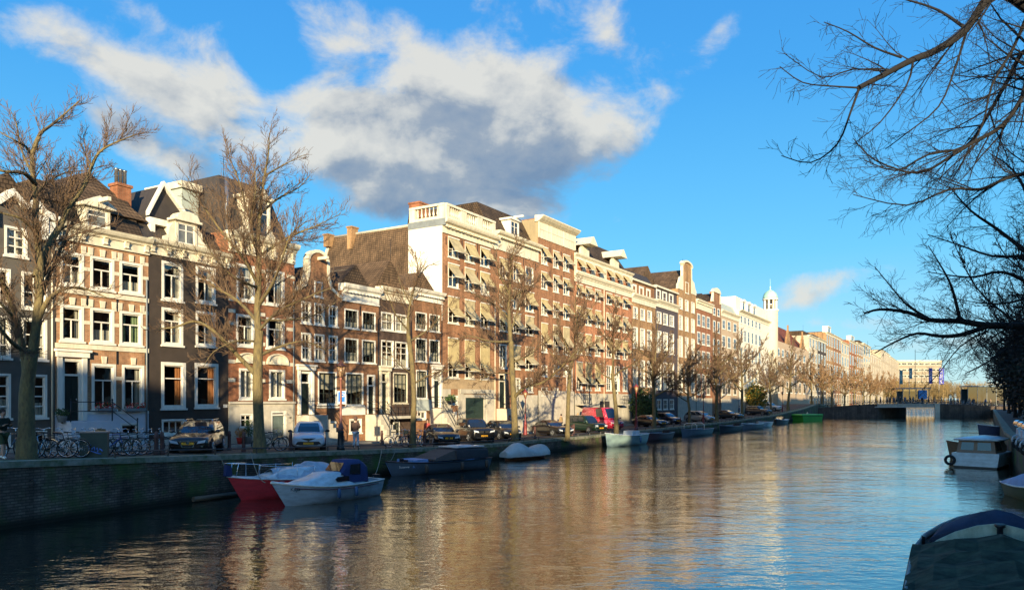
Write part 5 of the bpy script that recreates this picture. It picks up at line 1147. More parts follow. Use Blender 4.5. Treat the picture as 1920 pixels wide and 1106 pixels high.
make_tree('slim bare tree with bicycles around its foot near the tall white wall',
    ([(774, 840), (775, 790), (776, 740), (772, 680), (766, 630)], .19, .14),
    [([(766, 640), (765, 600), (772, 555), (784, 515), (778, 470)], .13, .02), ([(784, 520), (800, 500, 1), (815, 495, 1)], .05, .015), ([(768, 640), (800, 620, 1), (830, 590, 1.5), (850, 560, 2)], .07, .012), ([(766, 620), (742, 590, -1), (730, 560, -1.5), (715, 530, -2)], .06, .012),
     ([(775, 720), (810, 700, 1), (850, 690, 1.5), (880, 650, 2)], .06, .012), ([(772, 700), (745, 680, -1), (725, 650, -1)], .05, .012), ([(770, 570), (750, 530, 1), (745, 500, 1)], .05, .01)], 46.5, 31, levels=2, dens=3.0, rmin=.014, flare=1.2, lenk=.6)
make_tree('big bare tree with one long limb reaching right, among the black parked cars',
    ([(966, 830), (965, 790), (963, 740), (960, 690), (958, 640)], .27, .2),
    [([(958, 650), (954, 580), (956, 530), (960, 480), (970, 450)], .19, .02), ([(964, 745), (985, 725, -1), (1015, 718, -1.5), (1042, 698, -2), (1068, 672, -2.5), (1090, 650, -3)], .16, .03), ([(957, 600), (925, 570, 1), (895, 555, 2), (870, 540, 2)], .1, .015), ([(957, 560), (990, 540, 1), (1020, 520, 2)], .09, .015),
     ([(958, 640), (920, 640, -1.5), (880, 630, -2), (850, 640, -2.5)], .1, .015), ([(960, 680), (1000, 660, 1.5), (1040, 620, 2)], .1, .015), ([(955, 550), (935, 510, -1), (930, 470, -1)], .08, .012), ([(959, 700), (925, 700, 1.5), (890, 720, 2)], .06, .012), ([(958, 620), (975, 570, 1), (1000, 500, 2)], .08, .012)], 58, 41, levels=2, dens=4.0, rmin=.018, flare=1.2, lenk=.5)
make_tree('bare tree beside the dark green estate car, right of the long-limbed tree', ([(1064, 818), (1065, 770), (1067, 720), (1070, 680)], .2, .15),
    [([(1070, 690), (1078, 650), (1082, 610), (1078, 570), (1085, 530)], .14, .02), ([(1069, 700), (1040, 670, 1), (1015, 640, 1.5)], .08, .015), ([(1070, 680), (1100, 650, -1), (1130, 630, -1)], .08, .015), ([(1072, 670), (1050, 620, -1), (1040, 580, -1)], .07, .015), ([(1080, 620), (1105, 585, 1), (1120, 560, 1)], .06, .012)], 63.5, 43, levels=2, dens=3.8, rmin=.019, flare=1.2, lenk=.5)
make_tree('bare tree forking above the pink van', ([(1156, 806), (1155, 770), (1151, 730), (1148, 700)], .22, .16),
    [([(1148, 705), (1150, 670), (1148, 630), (1155, 590), (1150, 560)], .14, .02), ([(1148, 712), (1125, 698, 1), (1105, 680, 1.5), (1090, 650, 1.5)], .09, .015), ([(1150, 705), (1172, 690, -1), (1195, 680, -1.5), (1210, 660, -1.5)], .09, .015), ([(1150, 660), (1175, 630, 1), (1190, 600, 1)], .07, .012), ([(1149, 650), (1125, 620, -1), (1115, 590, -1)], .07, .012)], 71, 44, levels=2, dens=3.8, rmin=.02, flare=1.2, lenk=.5)
# generic winter trees, three kinds, copied along both quays
def generic(seed, H, bark, twig, label, lean=0, rmin=.02, levels=2, dens=1.1, name='bare_tree'):
    rnd = random.Random(seed); t = thing(name, label, 'tree'); th = H * .33; tr, lm, cr = MB(), MB(), MB()
    tube_r(tr, [(0, 0, -.3, .36), (0, 0, .2, .29), (.05, 0, .8, .23), (lean * .3, .05, th * .6, .2), (lean, 0, th, .18)], 10)
    limbs = [[(lean, 0, th, .16), (lean + rnd.uniform(-.3, .3), rnd.uniform(-.3, .3), H * .6, .11), (lean + rnd.uniform(-.5, .5), rnd.uniform(-.5, .5), H * .97, .02)]]
    for k in range(8):
        a = k * 2.4 + rnd.uniform(-.3, .3); z = th * (.85 + .14 * k); rr = H * rnd.uniform(.26, .40) * (1 - .05 * k); c, s_ = math.cos(a), math.sin(a)
        limbs.append([(lean, 0, z, .11), (lean + c * rr * .4, s_ * rr * .4, z + rr * .22, .08), (lean + c * rr * .8, s_ * rr * .8, z + rr * .6, .045), (lean + c * rr * 1.05, s_ * rr * 1.05, min(H, z + rr * 1.15), .02)])
    for P in limbs: pts = spline(P, 3); tube_r(lm, pts, 6); sprout(cr, rnd, pts, levels, rmin, dens, .22, .95, .42)
    tr.build('trunk', bark, t); lm.build('limbs', bark, t); cr.build('crown', twig, t); return t
def place(src, first, loc, rz, label, scale, group):
    if first: src.location = loc; src.rotation_euler = (0, 0, rz); src.scale = (scale,) * 3; src['label'] = label; src['group'] = group; return src
    o = dup(src, loc, rz, label, scale); o['group'] = group; return o
K1, K2, K3 = [generic(a, b, M_BARK, M_TWIG, 'x', c, rmin=.026, dens=3.6) for a, b, c in ((5, 13, 0), (6, 13, .4), (8, 12, -.3))]
M_FTW = mat('far_tree_twigs', (.25, .15, .075), .9, .3, .3)
F1, F2 = generic(25, 12.5, M_BARK, M_FTW, 'x', 0, rmin=.055, dens=2.5), generic(26, 12, M_BARK, M_FTW, 'x', .3, rmin=.055, dens=2.5)
GT = 'bare trees along the left quay'
TL = [(1226, 1.0, 'slender bare tree between the evergreen shrub and the two dark cars'), (1293, .82, 'shaded bare tree just left of the silver people carrier'), (1344, 1.12, 'spreading bare tree between the silver people carrier and the next dark car'), (1392, 1.15, 'pale-trunked bare tree before the golden shrub'),
      (1446, .9, 'small bare tree in front of the white corner building'), (1478, 1.3, 'dark spreading bare tree before the red-roofed building, near the green boat')]
used = [False] * 3
for i, (u, s_, lb_) in enumerate(TL):
    x, y = at_u(QUAY, u, 1.4); k = i % 3; place((K1, K2, K3)[k], not used[k], (x, y, gh(x, y)), R.uniform(0, 6), lb_, s_, GT); used[k] = True
farT = [1560, 1584, 1602, 1618, 1632, 1645, 1657, 1668, 1678, 1687, 1694, 1701, 1707, 1712]
fu = [False, False]
farT = [1522, 1541] + farT
for i, (u, of_) in enumerate([(u, 2.0) for u in farT] + [(u + 4, 9.0) for u in farT[2:9]]):
    x, y = at_u(QUAY, u, of_); k = i % 2; of_ = fu[k]; fu[k] = True; place((F1, F2)[k], not of_, (x, y, gh(x, y)), R.uniform(0, 6), 'brown leafless tree in the long row beyond the bridge', R.uniform(.95, 1.2) * (1.0 if u < 1600 else 1.25 if u < 1660 else 1.5), 'tree row beyond the bridge')
# far wood closing the canal
def far_wood():
    m = MB(); rnd = random.Random(3)
    for i in range(520):
        x = rnd.uniform(205, 420); y = rnd.uniform(442, 540); H = rnd.uniform(13, 22); z0 = 1.2
        m.tube([(x, y, z0), (x + rnd.uniform(-.5, .5), y, z0 + H * .6)], [.22, .12], 4, 0, False)
        for k in range(30):
            a = rnd.uniform(0, 6.28); e = rnd.uniform(.1, 1.3); l = rnd.uniform(2, 4.5); p = Vector((x, y, z0 + H * rnd.uniform(.25, .65))); q = p + Vector((math.cos(a) * math.cos(e), math.sin(a) * math.cos(e), math.sin(e))) * l
            m.tube([p, q], [.09, .03], 3, 0, False)
            for j in range(4): w = p.lerp(q, rnd.uniform(.4, 1)); m.tube([w, w + Vector((rnd.gauss(0, .8), rnd.gauss(0, .8), rnd.uniform(.1, 1.4)))], [.05, .02], 3, 0, False)
    m.build('far_wood', mat('autumn_twigs', (.30, .21, .085), .9, .4, .05), kind='stuff')
far_wood()
# right bank: dark trees, the nearest with its limbs hanging over the canal
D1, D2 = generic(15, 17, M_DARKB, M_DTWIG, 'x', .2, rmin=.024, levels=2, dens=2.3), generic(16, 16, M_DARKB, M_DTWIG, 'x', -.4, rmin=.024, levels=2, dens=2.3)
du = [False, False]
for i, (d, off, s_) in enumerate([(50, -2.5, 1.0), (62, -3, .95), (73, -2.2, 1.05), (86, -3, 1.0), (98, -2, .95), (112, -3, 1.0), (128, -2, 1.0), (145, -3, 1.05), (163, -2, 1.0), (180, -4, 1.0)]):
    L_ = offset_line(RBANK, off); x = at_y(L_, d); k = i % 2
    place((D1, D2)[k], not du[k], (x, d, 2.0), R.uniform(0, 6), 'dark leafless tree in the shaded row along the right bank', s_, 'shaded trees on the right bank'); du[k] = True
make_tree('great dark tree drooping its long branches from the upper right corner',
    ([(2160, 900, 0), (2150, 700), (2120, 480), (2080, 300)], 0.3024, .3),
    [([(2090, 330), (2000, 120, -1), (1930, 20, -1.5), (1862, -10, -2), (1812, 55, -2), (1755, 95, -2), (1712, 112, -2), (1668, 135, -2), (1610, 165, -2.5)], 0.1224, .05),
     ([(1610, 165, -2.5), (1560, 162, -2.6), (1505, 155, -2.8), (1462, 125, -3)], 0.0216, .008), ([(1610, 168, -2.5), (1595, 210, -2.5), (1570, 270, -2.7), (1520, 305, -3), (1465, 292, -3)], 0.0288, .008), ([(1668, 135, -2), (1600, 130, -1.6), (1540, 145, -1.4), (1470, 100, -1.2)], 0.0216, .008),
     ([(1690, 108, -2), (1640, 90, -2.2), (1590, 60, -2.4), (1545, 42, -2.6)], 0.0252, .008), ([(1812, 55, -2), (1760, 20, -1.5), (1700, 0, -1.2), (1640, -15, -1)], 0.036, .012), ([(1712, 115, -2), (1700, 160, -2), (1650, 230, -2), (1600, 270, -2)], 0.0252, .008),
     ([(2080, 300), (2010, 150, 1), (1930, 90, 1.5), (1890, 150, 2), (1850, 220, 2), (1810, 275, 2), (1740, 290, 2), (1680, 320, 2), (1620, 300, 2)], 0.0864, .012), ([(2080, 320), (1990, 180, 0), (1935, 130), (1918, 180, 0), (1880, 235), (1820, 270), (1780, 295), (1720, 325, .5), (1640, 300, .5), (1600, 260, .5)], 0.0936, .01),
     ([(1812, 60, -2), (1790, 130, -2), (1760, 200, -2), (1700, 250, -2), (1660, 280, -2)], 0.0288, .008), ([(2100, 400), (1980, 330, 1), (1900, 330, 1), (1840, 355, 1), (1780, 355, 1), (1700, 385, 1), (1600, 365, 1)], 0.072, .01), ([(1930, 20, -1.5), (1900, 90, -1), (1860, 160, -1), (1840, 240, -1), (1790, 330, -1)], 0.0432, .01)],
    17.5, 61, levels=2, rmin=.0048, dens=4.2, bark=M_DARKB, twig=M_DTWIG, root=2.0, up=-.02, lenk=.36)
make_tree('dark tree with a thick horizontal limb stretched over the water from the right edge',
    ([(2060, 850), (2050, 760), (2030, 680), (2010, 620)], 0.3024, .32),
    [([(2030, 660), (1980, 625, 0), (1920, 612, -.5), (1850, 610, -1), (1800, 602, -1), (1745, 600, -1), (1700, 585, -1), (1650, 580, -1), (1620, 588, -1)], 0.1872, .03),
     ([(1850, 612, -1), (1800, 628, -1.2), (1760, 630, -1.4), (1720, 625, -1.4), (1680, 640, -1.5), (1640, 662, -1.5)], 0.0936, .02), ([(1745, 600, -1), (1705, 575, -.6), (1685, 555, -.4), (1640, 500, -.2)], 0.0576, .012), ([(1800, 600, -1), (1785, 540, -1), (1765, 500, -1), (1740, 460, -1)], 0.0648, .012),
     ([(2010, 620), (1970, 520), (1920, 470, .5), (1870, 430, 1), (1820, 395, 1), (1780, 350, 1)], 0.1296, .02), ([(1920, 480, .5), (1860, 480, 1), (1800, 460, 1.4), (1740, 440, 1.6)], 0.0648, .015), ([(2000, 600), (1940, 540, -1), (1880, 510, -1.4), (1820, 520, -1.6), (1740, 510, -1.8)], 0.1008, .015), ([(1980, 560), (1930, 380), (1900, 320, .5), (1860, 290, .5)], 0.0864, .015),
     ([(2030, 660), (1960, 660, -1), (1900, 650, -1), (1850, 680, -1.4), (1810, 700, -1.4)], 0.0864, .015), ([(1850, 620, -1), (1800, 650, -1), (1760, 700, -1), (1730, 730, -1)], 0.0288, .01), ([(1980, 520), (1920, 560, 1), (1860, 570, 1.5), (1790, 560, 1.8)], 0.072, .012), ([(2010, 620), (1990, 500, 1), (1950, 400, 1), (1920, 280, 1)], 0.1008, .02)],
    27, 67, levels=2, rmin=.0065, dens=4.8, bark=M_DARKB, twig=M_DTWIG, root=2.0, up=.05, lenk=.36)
# ================================================================ cars, street furniture, bicycles, people
M_CGLASS = mat('car_glass', (.012, .016, .022), .04, .1, 2, spec=.9, coat=.6)
M_LAMP = mat('headlamp_glass', (.62, .66, .70), .12, .25, 30, coat=1)
M_RIM = mat('alloy_rim', (.42, .43, .44), .3, .2, 20, metal=.8)
M_PLATE = mat('yellow_plate', (.9, .43, .015), .5, .05, 5)
M_CHROME2 = M_CHROME
def paint(name, c, met=.3): return mat(name, c, .28, .06, 2, coat=1, metal=met)
CAR = {  # length, width, height, belt height, hood height, nose height, roof from/to (x share), windscreen foot, rear glass foot
 'estate': dict(L=4.75, W=1.82, H=1.5, belt=.95, hood=.93, nose=.72, xf0=.19, xf1=.0, xr1=-.40, xr0=-.48),
 'hatch': dict(L=4.08, W=1.78, H=1.55, belt=.98, hood=.98, nose=.76, xf0=.26, xf1=.06, xr1=-.36, xr0=-.47),
 'suv': dict(L=4.75, W=1.95, H=1.78, belt=1.12, hood=1.14, nose=.98, xf0=.19, xf1=.06, xr1=-.42, xr0=-.48),
 'saloon': dict(L=4.7, W=1.84, H=1.43, belt=.93, hood=.92, nose=.70, xf0=.17, xf1=-.01, xr1=-.22, xr0=-.38),
 'mpv': dict(L=4.3, W=1.85, H=1.65, belt=1.02, hood=1.0, nose=.75, xf0=.33, xf1=.08, xr1=-.36, xr0=-.47),
 'oldwagon': dict(L=4.7, W=1.78, H=1.72, belt=1.0, hood=.98, nose=.88, xf0=.22, xf1=.1, xr1=-.44, xr0=-.485),
 'van': dict(L=5.6, W=1.98, H=2.45, belt=1.25, hood=1.15, nose=.95, xf0=.36, xf1=.22, xr1=-.47, xr0=-.49)}
def ring8(x0, x1, w, z, c=.12, c2=None):
    cx = c if c2 is None else c2
    return [(x0 + cx, -w, z), (x1 - cx, -w, z), (x1, -w + c, z), (x1, w - c, z), (x1 - cx, w, z), (x0 + cx, w, z), (x0, w - c, z), (x0, -w + c, z)]
def make_car(label, kind, col, plate='', name='parked_car', cat='car', group='cars parked along the quay', grille='bar', emblem=True, pm=M_PLATE, met=.3, roofrail=False, pmname=None):
    k = CAR[kind]; L, W, H, bl = k['L'], k['W'] / 2, k['H'], k['belt']; t = thing(name, label, cat, (0, 0, 0), 0, group); P = paint(pmname or (name + '_paint_' + '_'.join(str(int(c * 1000)) for c in col)), col, met)
    h, nz = k['hood'], k['nose']; xf = L * k['xf0']
    st = [(-L / 2, .84, .34, bl - .12, .03), (-L / 2 + .12, .95, .26, bl - .02, .02), (-L * .36, 1, .2, bl, 0), (0, 1, .18, bl, 0), (xf, 1, .2, h, .03), (L * .36, .99, .22, h * .62 + nz * .38, .05), (L / 2 - .22, .95, .24, nz + .05, .05), (L / 2 - .06, .88, .26, nz - .02, .03), (L / 2, .80, .32, nz - .12, .02)]
    rings = []
    for x, wf, zb, zs, cr_ in st:
        w = W * wf; hh = [(w * .78, zb), (w * .97, zb + .1), (w, zb + .22), (w * .995, (zb + zs) / 2 + .05), (w * .96, zs - .06), (w * .86, zs), (w * .45, zs + cr_)]
        rings.append([(x, -y, z) for y, z in hh] + [(x, y, z) for y, z in hh[::-1]])
    b = MB(); b.loft(rings); xr = L * k['xr0']
    x1, x2 = L * k['xf1'], L * k['xr1']; hr = H
    R0, R1, R2, R3 = ring8(xr, xf + .03, W * .92, bl - .03, .14), ring8(xr * .6 + x2 * .4, xf * .55 + x1 * .45, W * .84, bl + (hr - bl) * .5, .12), ring8(x2, x1, W * .73, hr - .07, .12), ring8(x2 + .12, x1 - .14, W * .6, hr, .12)
    b.loft([R0, R1, R2, R3], True, True, 0, True); body = b.build('body', P, t)
    g = MB()
    def pane(A, B, C, D_, ins=.07, out=.012):
        A, B, C, D_ = map(Vector, (A, B, C, D_)); c = (A + B + C + D_) / 4; n = (B - A).cross(D_ - A).normalized()
        if n.dot(c - Vector((0, 0, bl))) < 0: n = -n
        g.face([p + (c - p).normalized() * min(ins, (c - p).length * .4) + n * out for p in (A, B, C, D_)])
    ws = MB(); A, B_, C, D_ = [Vector(p) for p in (R0[2], R0[3], R2[3], R2[2])]
    def glaze(mb, q, ins):
        c = sum(q, Vector()) / 4; n = (q[1] - q[0]).cross(q[3] - q[0]).normalized(); n = n if n.dot(c - Vector((0, 0, bl))) > 0 else -n
        mb.face([p + (c - p).normalized() * ins + n * .02 for p in q])
    # split into lower and upper halves so the pane follows the curve of the body
    def two(mb, i, j, ins=.0, a=.06, z=.1):
        P0, Q0, P1, Q1, P2, Q2 = map(Vector, (R0[i], R0[j], R1[i], R1[j], R2[i], R2[j]))
        lo = [P0.lerp(P1, z).lerp(Q0.lerp(Q1, z), a), P0.lerp(P1, z).lerp(Q0.lerp(Q1, z), 1 - a)]; md = [P1.lerp(Q1, a), P1.lerp(Q1, 1 - a)]; hi = [P1.lerp(P2, .9).lerp(Q1.lerp(Q2, .9), a), P1.lerp(P2, .9).lerp(Q1.lerp(Q2, .9), 1 - a)]
        n = (Q1 - P1).cross(P2 - P1).normalized(); n = n if n.dot(P1 - Vector((0, 0, P1.z))) > 0 or True else -n
        c = (P1 + Q1) / 2 - Vector(((xf + xr) / 2 if abs((P1 + Q1).y) > .3 else 0, 0, bl)); n = n if n.dot(c) > 0 else -n
        o = n * .014; mb.face([lo[0] + o, lo[1] + o, md[1] + o, md[0] + o], 0, True); mb.face([md[0] + o, md[1] + o, hi[1] + o, hi[0] + o], 0, True)
    two(ws, 2, 3); ws.build('windscreen', M_CGLASS, t)
    ws = MB(); two(ws, 7, 6); ws.build('rear_window', M_CGLASS, t)
    for sgn, (i, j) in (('r', (0, 1)), ('l', (5, 4))):
        for a0, a1 in ((.04, .30), (.33, .62), (.65, .93)):
            m_ = MB(); P0, Q0, P1, Q1, P2, Q2 = map(Vector, (R0[i], R0[j], R1[i], R1[j], R2[i], R2[j])); s_ = -1 if i == 0 else 1
            if kind == 'van' and a0 < .6: continue
            def pt(a, z): return (P0.lerp(Q0, a)).lerp(P1.lerp(Q1, a), z * 2) if z < .5 else (P1.lerp(Q1, a)).lerp(P2.lerp(Q2, a), z * 2 - 1)
            o = Vector((0, s_ * .014, .004)); q = [pt(a0, .16) + o, pt(a1, .16) + o, pt(a1, .5) + o, pt(a0, .5) + o, pt(a1, .93) + o, pt(a0, .93) + o]
            m_.face([q[0], q[1], q[2], q[3]]); m_.face([q[3], q[2], q[4], q[5]]); m_.build('side_window', M_CGLASS, t)
    wr = .33 if kind not in ('suv', 'van') else .37
    for x in (L * .31, -L * .29):
        for s_ in (-1, 1):
            y = s_ * W; MB().disc_y(x, wr, wr + .06, min(y + s_ * .006, y - s_ * .3), max(y + s_ * .006, y - s_ * .3), 20).build('wheel_arch', M_RUB, t)
            tw = MB(); ya, yb = sorted((y + s_ * .02, y - s_ * .2)); tw.disc_y(x, wr, wr, ya, yb, 22); wh = tw.build('wheel', M_RUB, t)
            rm = MB(); ya, yb = sorted((y + s_ * .021, y + s_ * .032)); rm.torus((x, (ya + yb) / 2, wr), wr * .64, .018, 'y', 18, 5)
            for a in range(5): an = a * 1.2566; rm.tube([(x, (ya + yb) / 2, wr), (x + wr * .64 * math.cos(an), (ya + yb) / 2, wr + wr * .64 * math.sin(an))], .03, 4)
            rm.build('rim', M_RIM, wh)
    X = L / 2
    for s_ in (-1, 1):
        q = [(s_ * W * .42, nz - .22), (s_ * W * .80, nz - .16), (s_ * W * .86, nz - .03), (s_ * W * .50, nz - .10)]
        if kind == 'oldwagon': q = [(s_ * W * .48, nz - .24), (s_ * W * .84, nz - .24), (s_ * W * .84, nz - .06), (s_ * W * .48, nz - .06)]
        MB().prism(q, X - .12, X + .012, axis='x').build('headlight', M_LAMP, t)
        MB().disc_y(0, 0, .001, 0, .001, 3); MB().prism([(s_ * W * .62, .36), (s_ * W * .74, .36), (s_ * W * .74, .42), (s_ * W * .62, .42)], X - .1, X + .012, axis='x').build('fog_lamp', M_CHROME, t)
        mi = MB(); mi.ball((xf - .12, s_ * (W + .11), bl + .07), .1, 8, 6, 0, (.7, 1.2, .8)); mi.tube([(xf - .12, s_ * W * .93, bl + .02), (xf - .12, s_ * (W + .05), bl + .06)], .03, 4); mi.build('wing_mirror', M_BLACK if kind in ('hatch',) else P, t)
    gz = nz - .1
    if grille == 'shield':
        MB().prism([(-W * .40, gz + .02), (W * .40, gz + .02), (W * .27, .34), (-W * .27, .34)], X - .05, X + .012, axis='x').build('grille_surround', M_CHROME, t)
        MB().prism([(-W * .36, gz - .01), (W * .36, gz - .01), (W * .3, gz - .16), (-W * .3, gz - .16)], X - .05, X + .02, axis='x').build('grille', M_BLACK, t)
        MB().prism([(-W * .26, .46), (W * .26, .46), (W * .22, .36), (-W * .22, .36)], X - .05, X + .02, axis='x').build('air_intake', M_BLACK, t)
    elif grille == 'slim':
        MB().prism([(-W * .44, gz + .03), (W * .44, gz + .03), (W * .14, gz - .07), (-W * .14, gz - .07)], X - .05, X + .014, axis='x').build('grille', M_BLACK, t)
        MB().prism([(-W * .62, .52), (W * .62, .52), (W * .74, .40), (W * .5, .33), (-W * .5, .33), (-W * .74, .40)], X - .05, X + .012, axis='x').build('air_intake', M_BLACK, t)
    else:
        MB().prism([(-W * .40, gz + .02), (W * .40, gz + .02), (W * .36, gz - .15), (-W * .36, gz - .15)], X - .05, X + .014, axis='x').build('grille', M_BLACK, t)
        MB().prism([(-W * .66, .46), (W * .66, .46), (W * .6, .34), (-W * .6, .34)], X - .05, X + .012, axis='x').build('air_intake', M_BLACK, t)
        MB().prism([(-W * .40, gz + .035), (W * .40, gz + .035), (W * .40, gz + .015), (-W * .40, gz + .015)], X - .04, X + .02, axis='x').build('grille_trim', M_CHROME, t)
    if emblem:
        em = MB(); n = 18; em.prism([(.075 * math.cos(2 * math.pi * i / n), gz - .06 + .075 * math.sin(2 * math.pi * i / n)) for i in range(n)], X + .021, X + .032, axis='x'); em.build('emblem', M_CHROME, t)
    pz = .52 if grille != 'slim' else .42
    pl = MB(); pl.box(X + .012, X + .026, -.26, .26, pz - .055, pz + .055); p_ = pl.build('number_plate', pm, t)
    if plate: text(plate, .105, 'plate_number', M_BLACK, p_, (X + .028, 0, pz), (math.pi / 2, 0, math.pi / 2), ext=.002)
    if roofrail:
        r_ = MB()
        for s_ in (-1, 1): r_.tube([(x2 + .1, s_ * W * .66, hr - .03), (x2 + .2, s_ * W * .68, hr + .05), (x1 - .3, s_ * W * .68, hr + .05), (x1 - .15, s_ * W * .66, hr - .03)], .02, 5)
        r_.build('roof_rail', M_CHROME, t)
    return t
def park(c, u, off, ang, dz=0):
    x, y = at_u(QUAY, u, off); c.location = (x, y, gh(x, y) + .0 + dz); c.rotation_euler = (0, 0, math.radians(ang)); return c
park(make_car('dark estate car with a chrome shield grille parked facing the canal beside the big tree', 'estate', (.018, .014, .012), '97-SJP-5', grille='shield', roofrail=True), 372, 3.3, -78)
park(make_car('small pale blue-white hatchback facing the canal left of the street lamp', 'hatch', (.55, .64, .72), 'H-593-KB', grille='slim', met=.05), 580, 3.0, -76)
park(make_car('black saloon with a low yellow plate, behind the dark cabin boat', 'saloon', (.012, .013, .018), 'G-417-ZR'), 827, 3.2, -71)
park(make_car('tall black off-road car between the two lower black cars', 'suv', (.012, .012, .013), 'K-209-SD'), 889, 3.4, -68)
park(make_car('black hatchback parked right of the tall off-road car, behind the covered white boat', 'hatch', (.013, .015, .02), '22-TXB-8', pmname='black_gloss_paint'), 943, 3.0, -66)
park(make_car('sunlit black saloon with silver wheels and a white plate, above the sunny stretch of quay', 'saloon', (.010, .010, .012), 'RS 614', pm=M_WHITE), 1034, 3.0, -58)
park(make_car('dark green boxy estate car in front of the pink van', 'oldwagon', (.012, .035, .022), 'TB-XK-94', emblem=False), 1099, 3.2, -56)
V = make_car('tall pink and red patterned van with a white flower on its bonnet', 'van', (.62, .03, .07), 'VB-631-N', name='parked_van', cat='van', grille='bar', pm=M_PLATE, met=0); park(V, 1128, 4.6, -60)
m = [o for o in V.children if o.name.startswith('body')][0].data.materials[0]; nt = m.node_tree; L = nt.links; b = [n for n in nt.nodes if n.type == 'BSDF_PRINCIPLED'][0]; vo = nt.nodes.new('ShaderNodeTexVoronoi'); vo.inputs['Scale'].default_value = 3.2; vo.feature = 'SMOOTH_F1'
tcn = nt.nodes.new('ShaderNodeTexCoord'); L.new(tcn.outputs['Object'], vo.inputs[0]); wv = nt.nodes.new('ShaderNodeMath'); wv.operation = 'SINE'; ml = nt.nodes.new('ShaderNodeMath'); ml.operation = 'MULTIPLY'; ml.inputs[1].default_value = 26; L.new(vo.outputs['Distance'], ml.inputs[0]); L.new(ml.outputs[0], wv.inputs[0])
r_ = nt.nodes.new('ShaderNodeValToRGB'); r_.color_ramp.elements[0].position = .45; r_.color_ramp.elements[0].color = (.42, .010, .03, 1); r_.color_ramp.elements[1].position = .62; r_.color_ramp.elements[1].color = (.70, .10, .16, 1); L.new(wv.outputs[0], r_.inputs[0]); L.new(r_.outputs[0], b.inputs['Base Color'])
fw = MB()
for i in range(9):
    a = i * 2 * math.pi / 9; fw.prism([(.12 * math.cos(a - .3), .93 + .12 * math.sin(a - .3)), (.34 * math.cos(a - .12), .93 + .26 * math.sin(a - .12)), (.34 * math.cos(a + .12), .93 + .26 * math.sin(a + .12)), (.12 * math.cos(a + .3), .93 + .12 * math.sin(a + .3))], 2.803, 2.822, axis='x')
fw.build('painted_flower', M_WHITE, V); MB().prism([(.13 * math.cos(i * .52), .93 + .11 * math.sin(i * .52)) for i in range(12)], 2.803, 2.824, axis='x').build('flower_centre', mat('yellow_dot', (.8, .45, .05), .6), V)
for u, kd, col, lb, pl_, off in ((1218, 'saloon', (.014, .012, .014), 'dark saloon in shade right of the red lamp post', 'P-882-LT', 3.0), (1250, 'hatch', (.02, .028, .06), 'very dark blue hatchback behind the dark saloon, by the slender tree', 'SN-310-V', 4.4), (1311, 'mpv', (.36, .34, .31), 'silver people carrier with a domed windscreen', '', 3.2),
    (1366, 'saloon', (.03, .03, .032), 'dark grey car right of the silver people carrier, under the spreading tree', '', 3.0), (1421, 'suv', (.02, .022, .03), 'dark off-road car left of the silver one near the small bow boats', '', 3.0), (1444, 'suv', (.42, .45, .5), 'silver off-road car, the last car before the bridge', '', 4.6)):
    park(make_car(lb, kd, col, pl_), u, off, -55 if u < 1300 else -48)
# --- people
SKIN = mat('skin', (.45, .26, .18), .6, .1, 5)
def cloth(n, c): return mat(n, c, .9, .25, 6, bump=.2)
HAIR = cloth('dark_hair', (.03, .02, .015))
def skin_mesh(name, J, E_, mt, parent, sub=1):
    """one continuous surface grown round a skeleton: J = joint -> (x, y, z, radius[, radius2]); E_ = bones"""
    keys = list(J); me = bpy.data.meshes.new(name); me.from_pydata([J[k][:3] for k in keys], [(keys.index(a), keys.index(b)) for a, b in E_], []); me.materials.append(mt)
    o = bpy.data.objects.new(name, me); COL.objects.link(o); o.parent = parent
    s_ = o.modifiers.new('skin', 'SKIN'); s_.use_smooth_shade = True
    for i, k in enumerate(keys): sv = me.skin_vertices[0].data[i]; r = J[k][3]; sv.radius = (r, J[k][4] if len(J[k]) > 4 else r); sv.use_root = (i == 0)
    if sub: q = o.modifiers.new('sub', 'SUBSURF'); q.levels = sub; q.render_levels = sub
    bpy.context.view_layer.update(); me2 = bpy.data.meshes.new_from_object(o.evaluated_get(bpy.context.evaluated_depsgraph_get())); o.modifiers.clear(); o.data = me2; return o
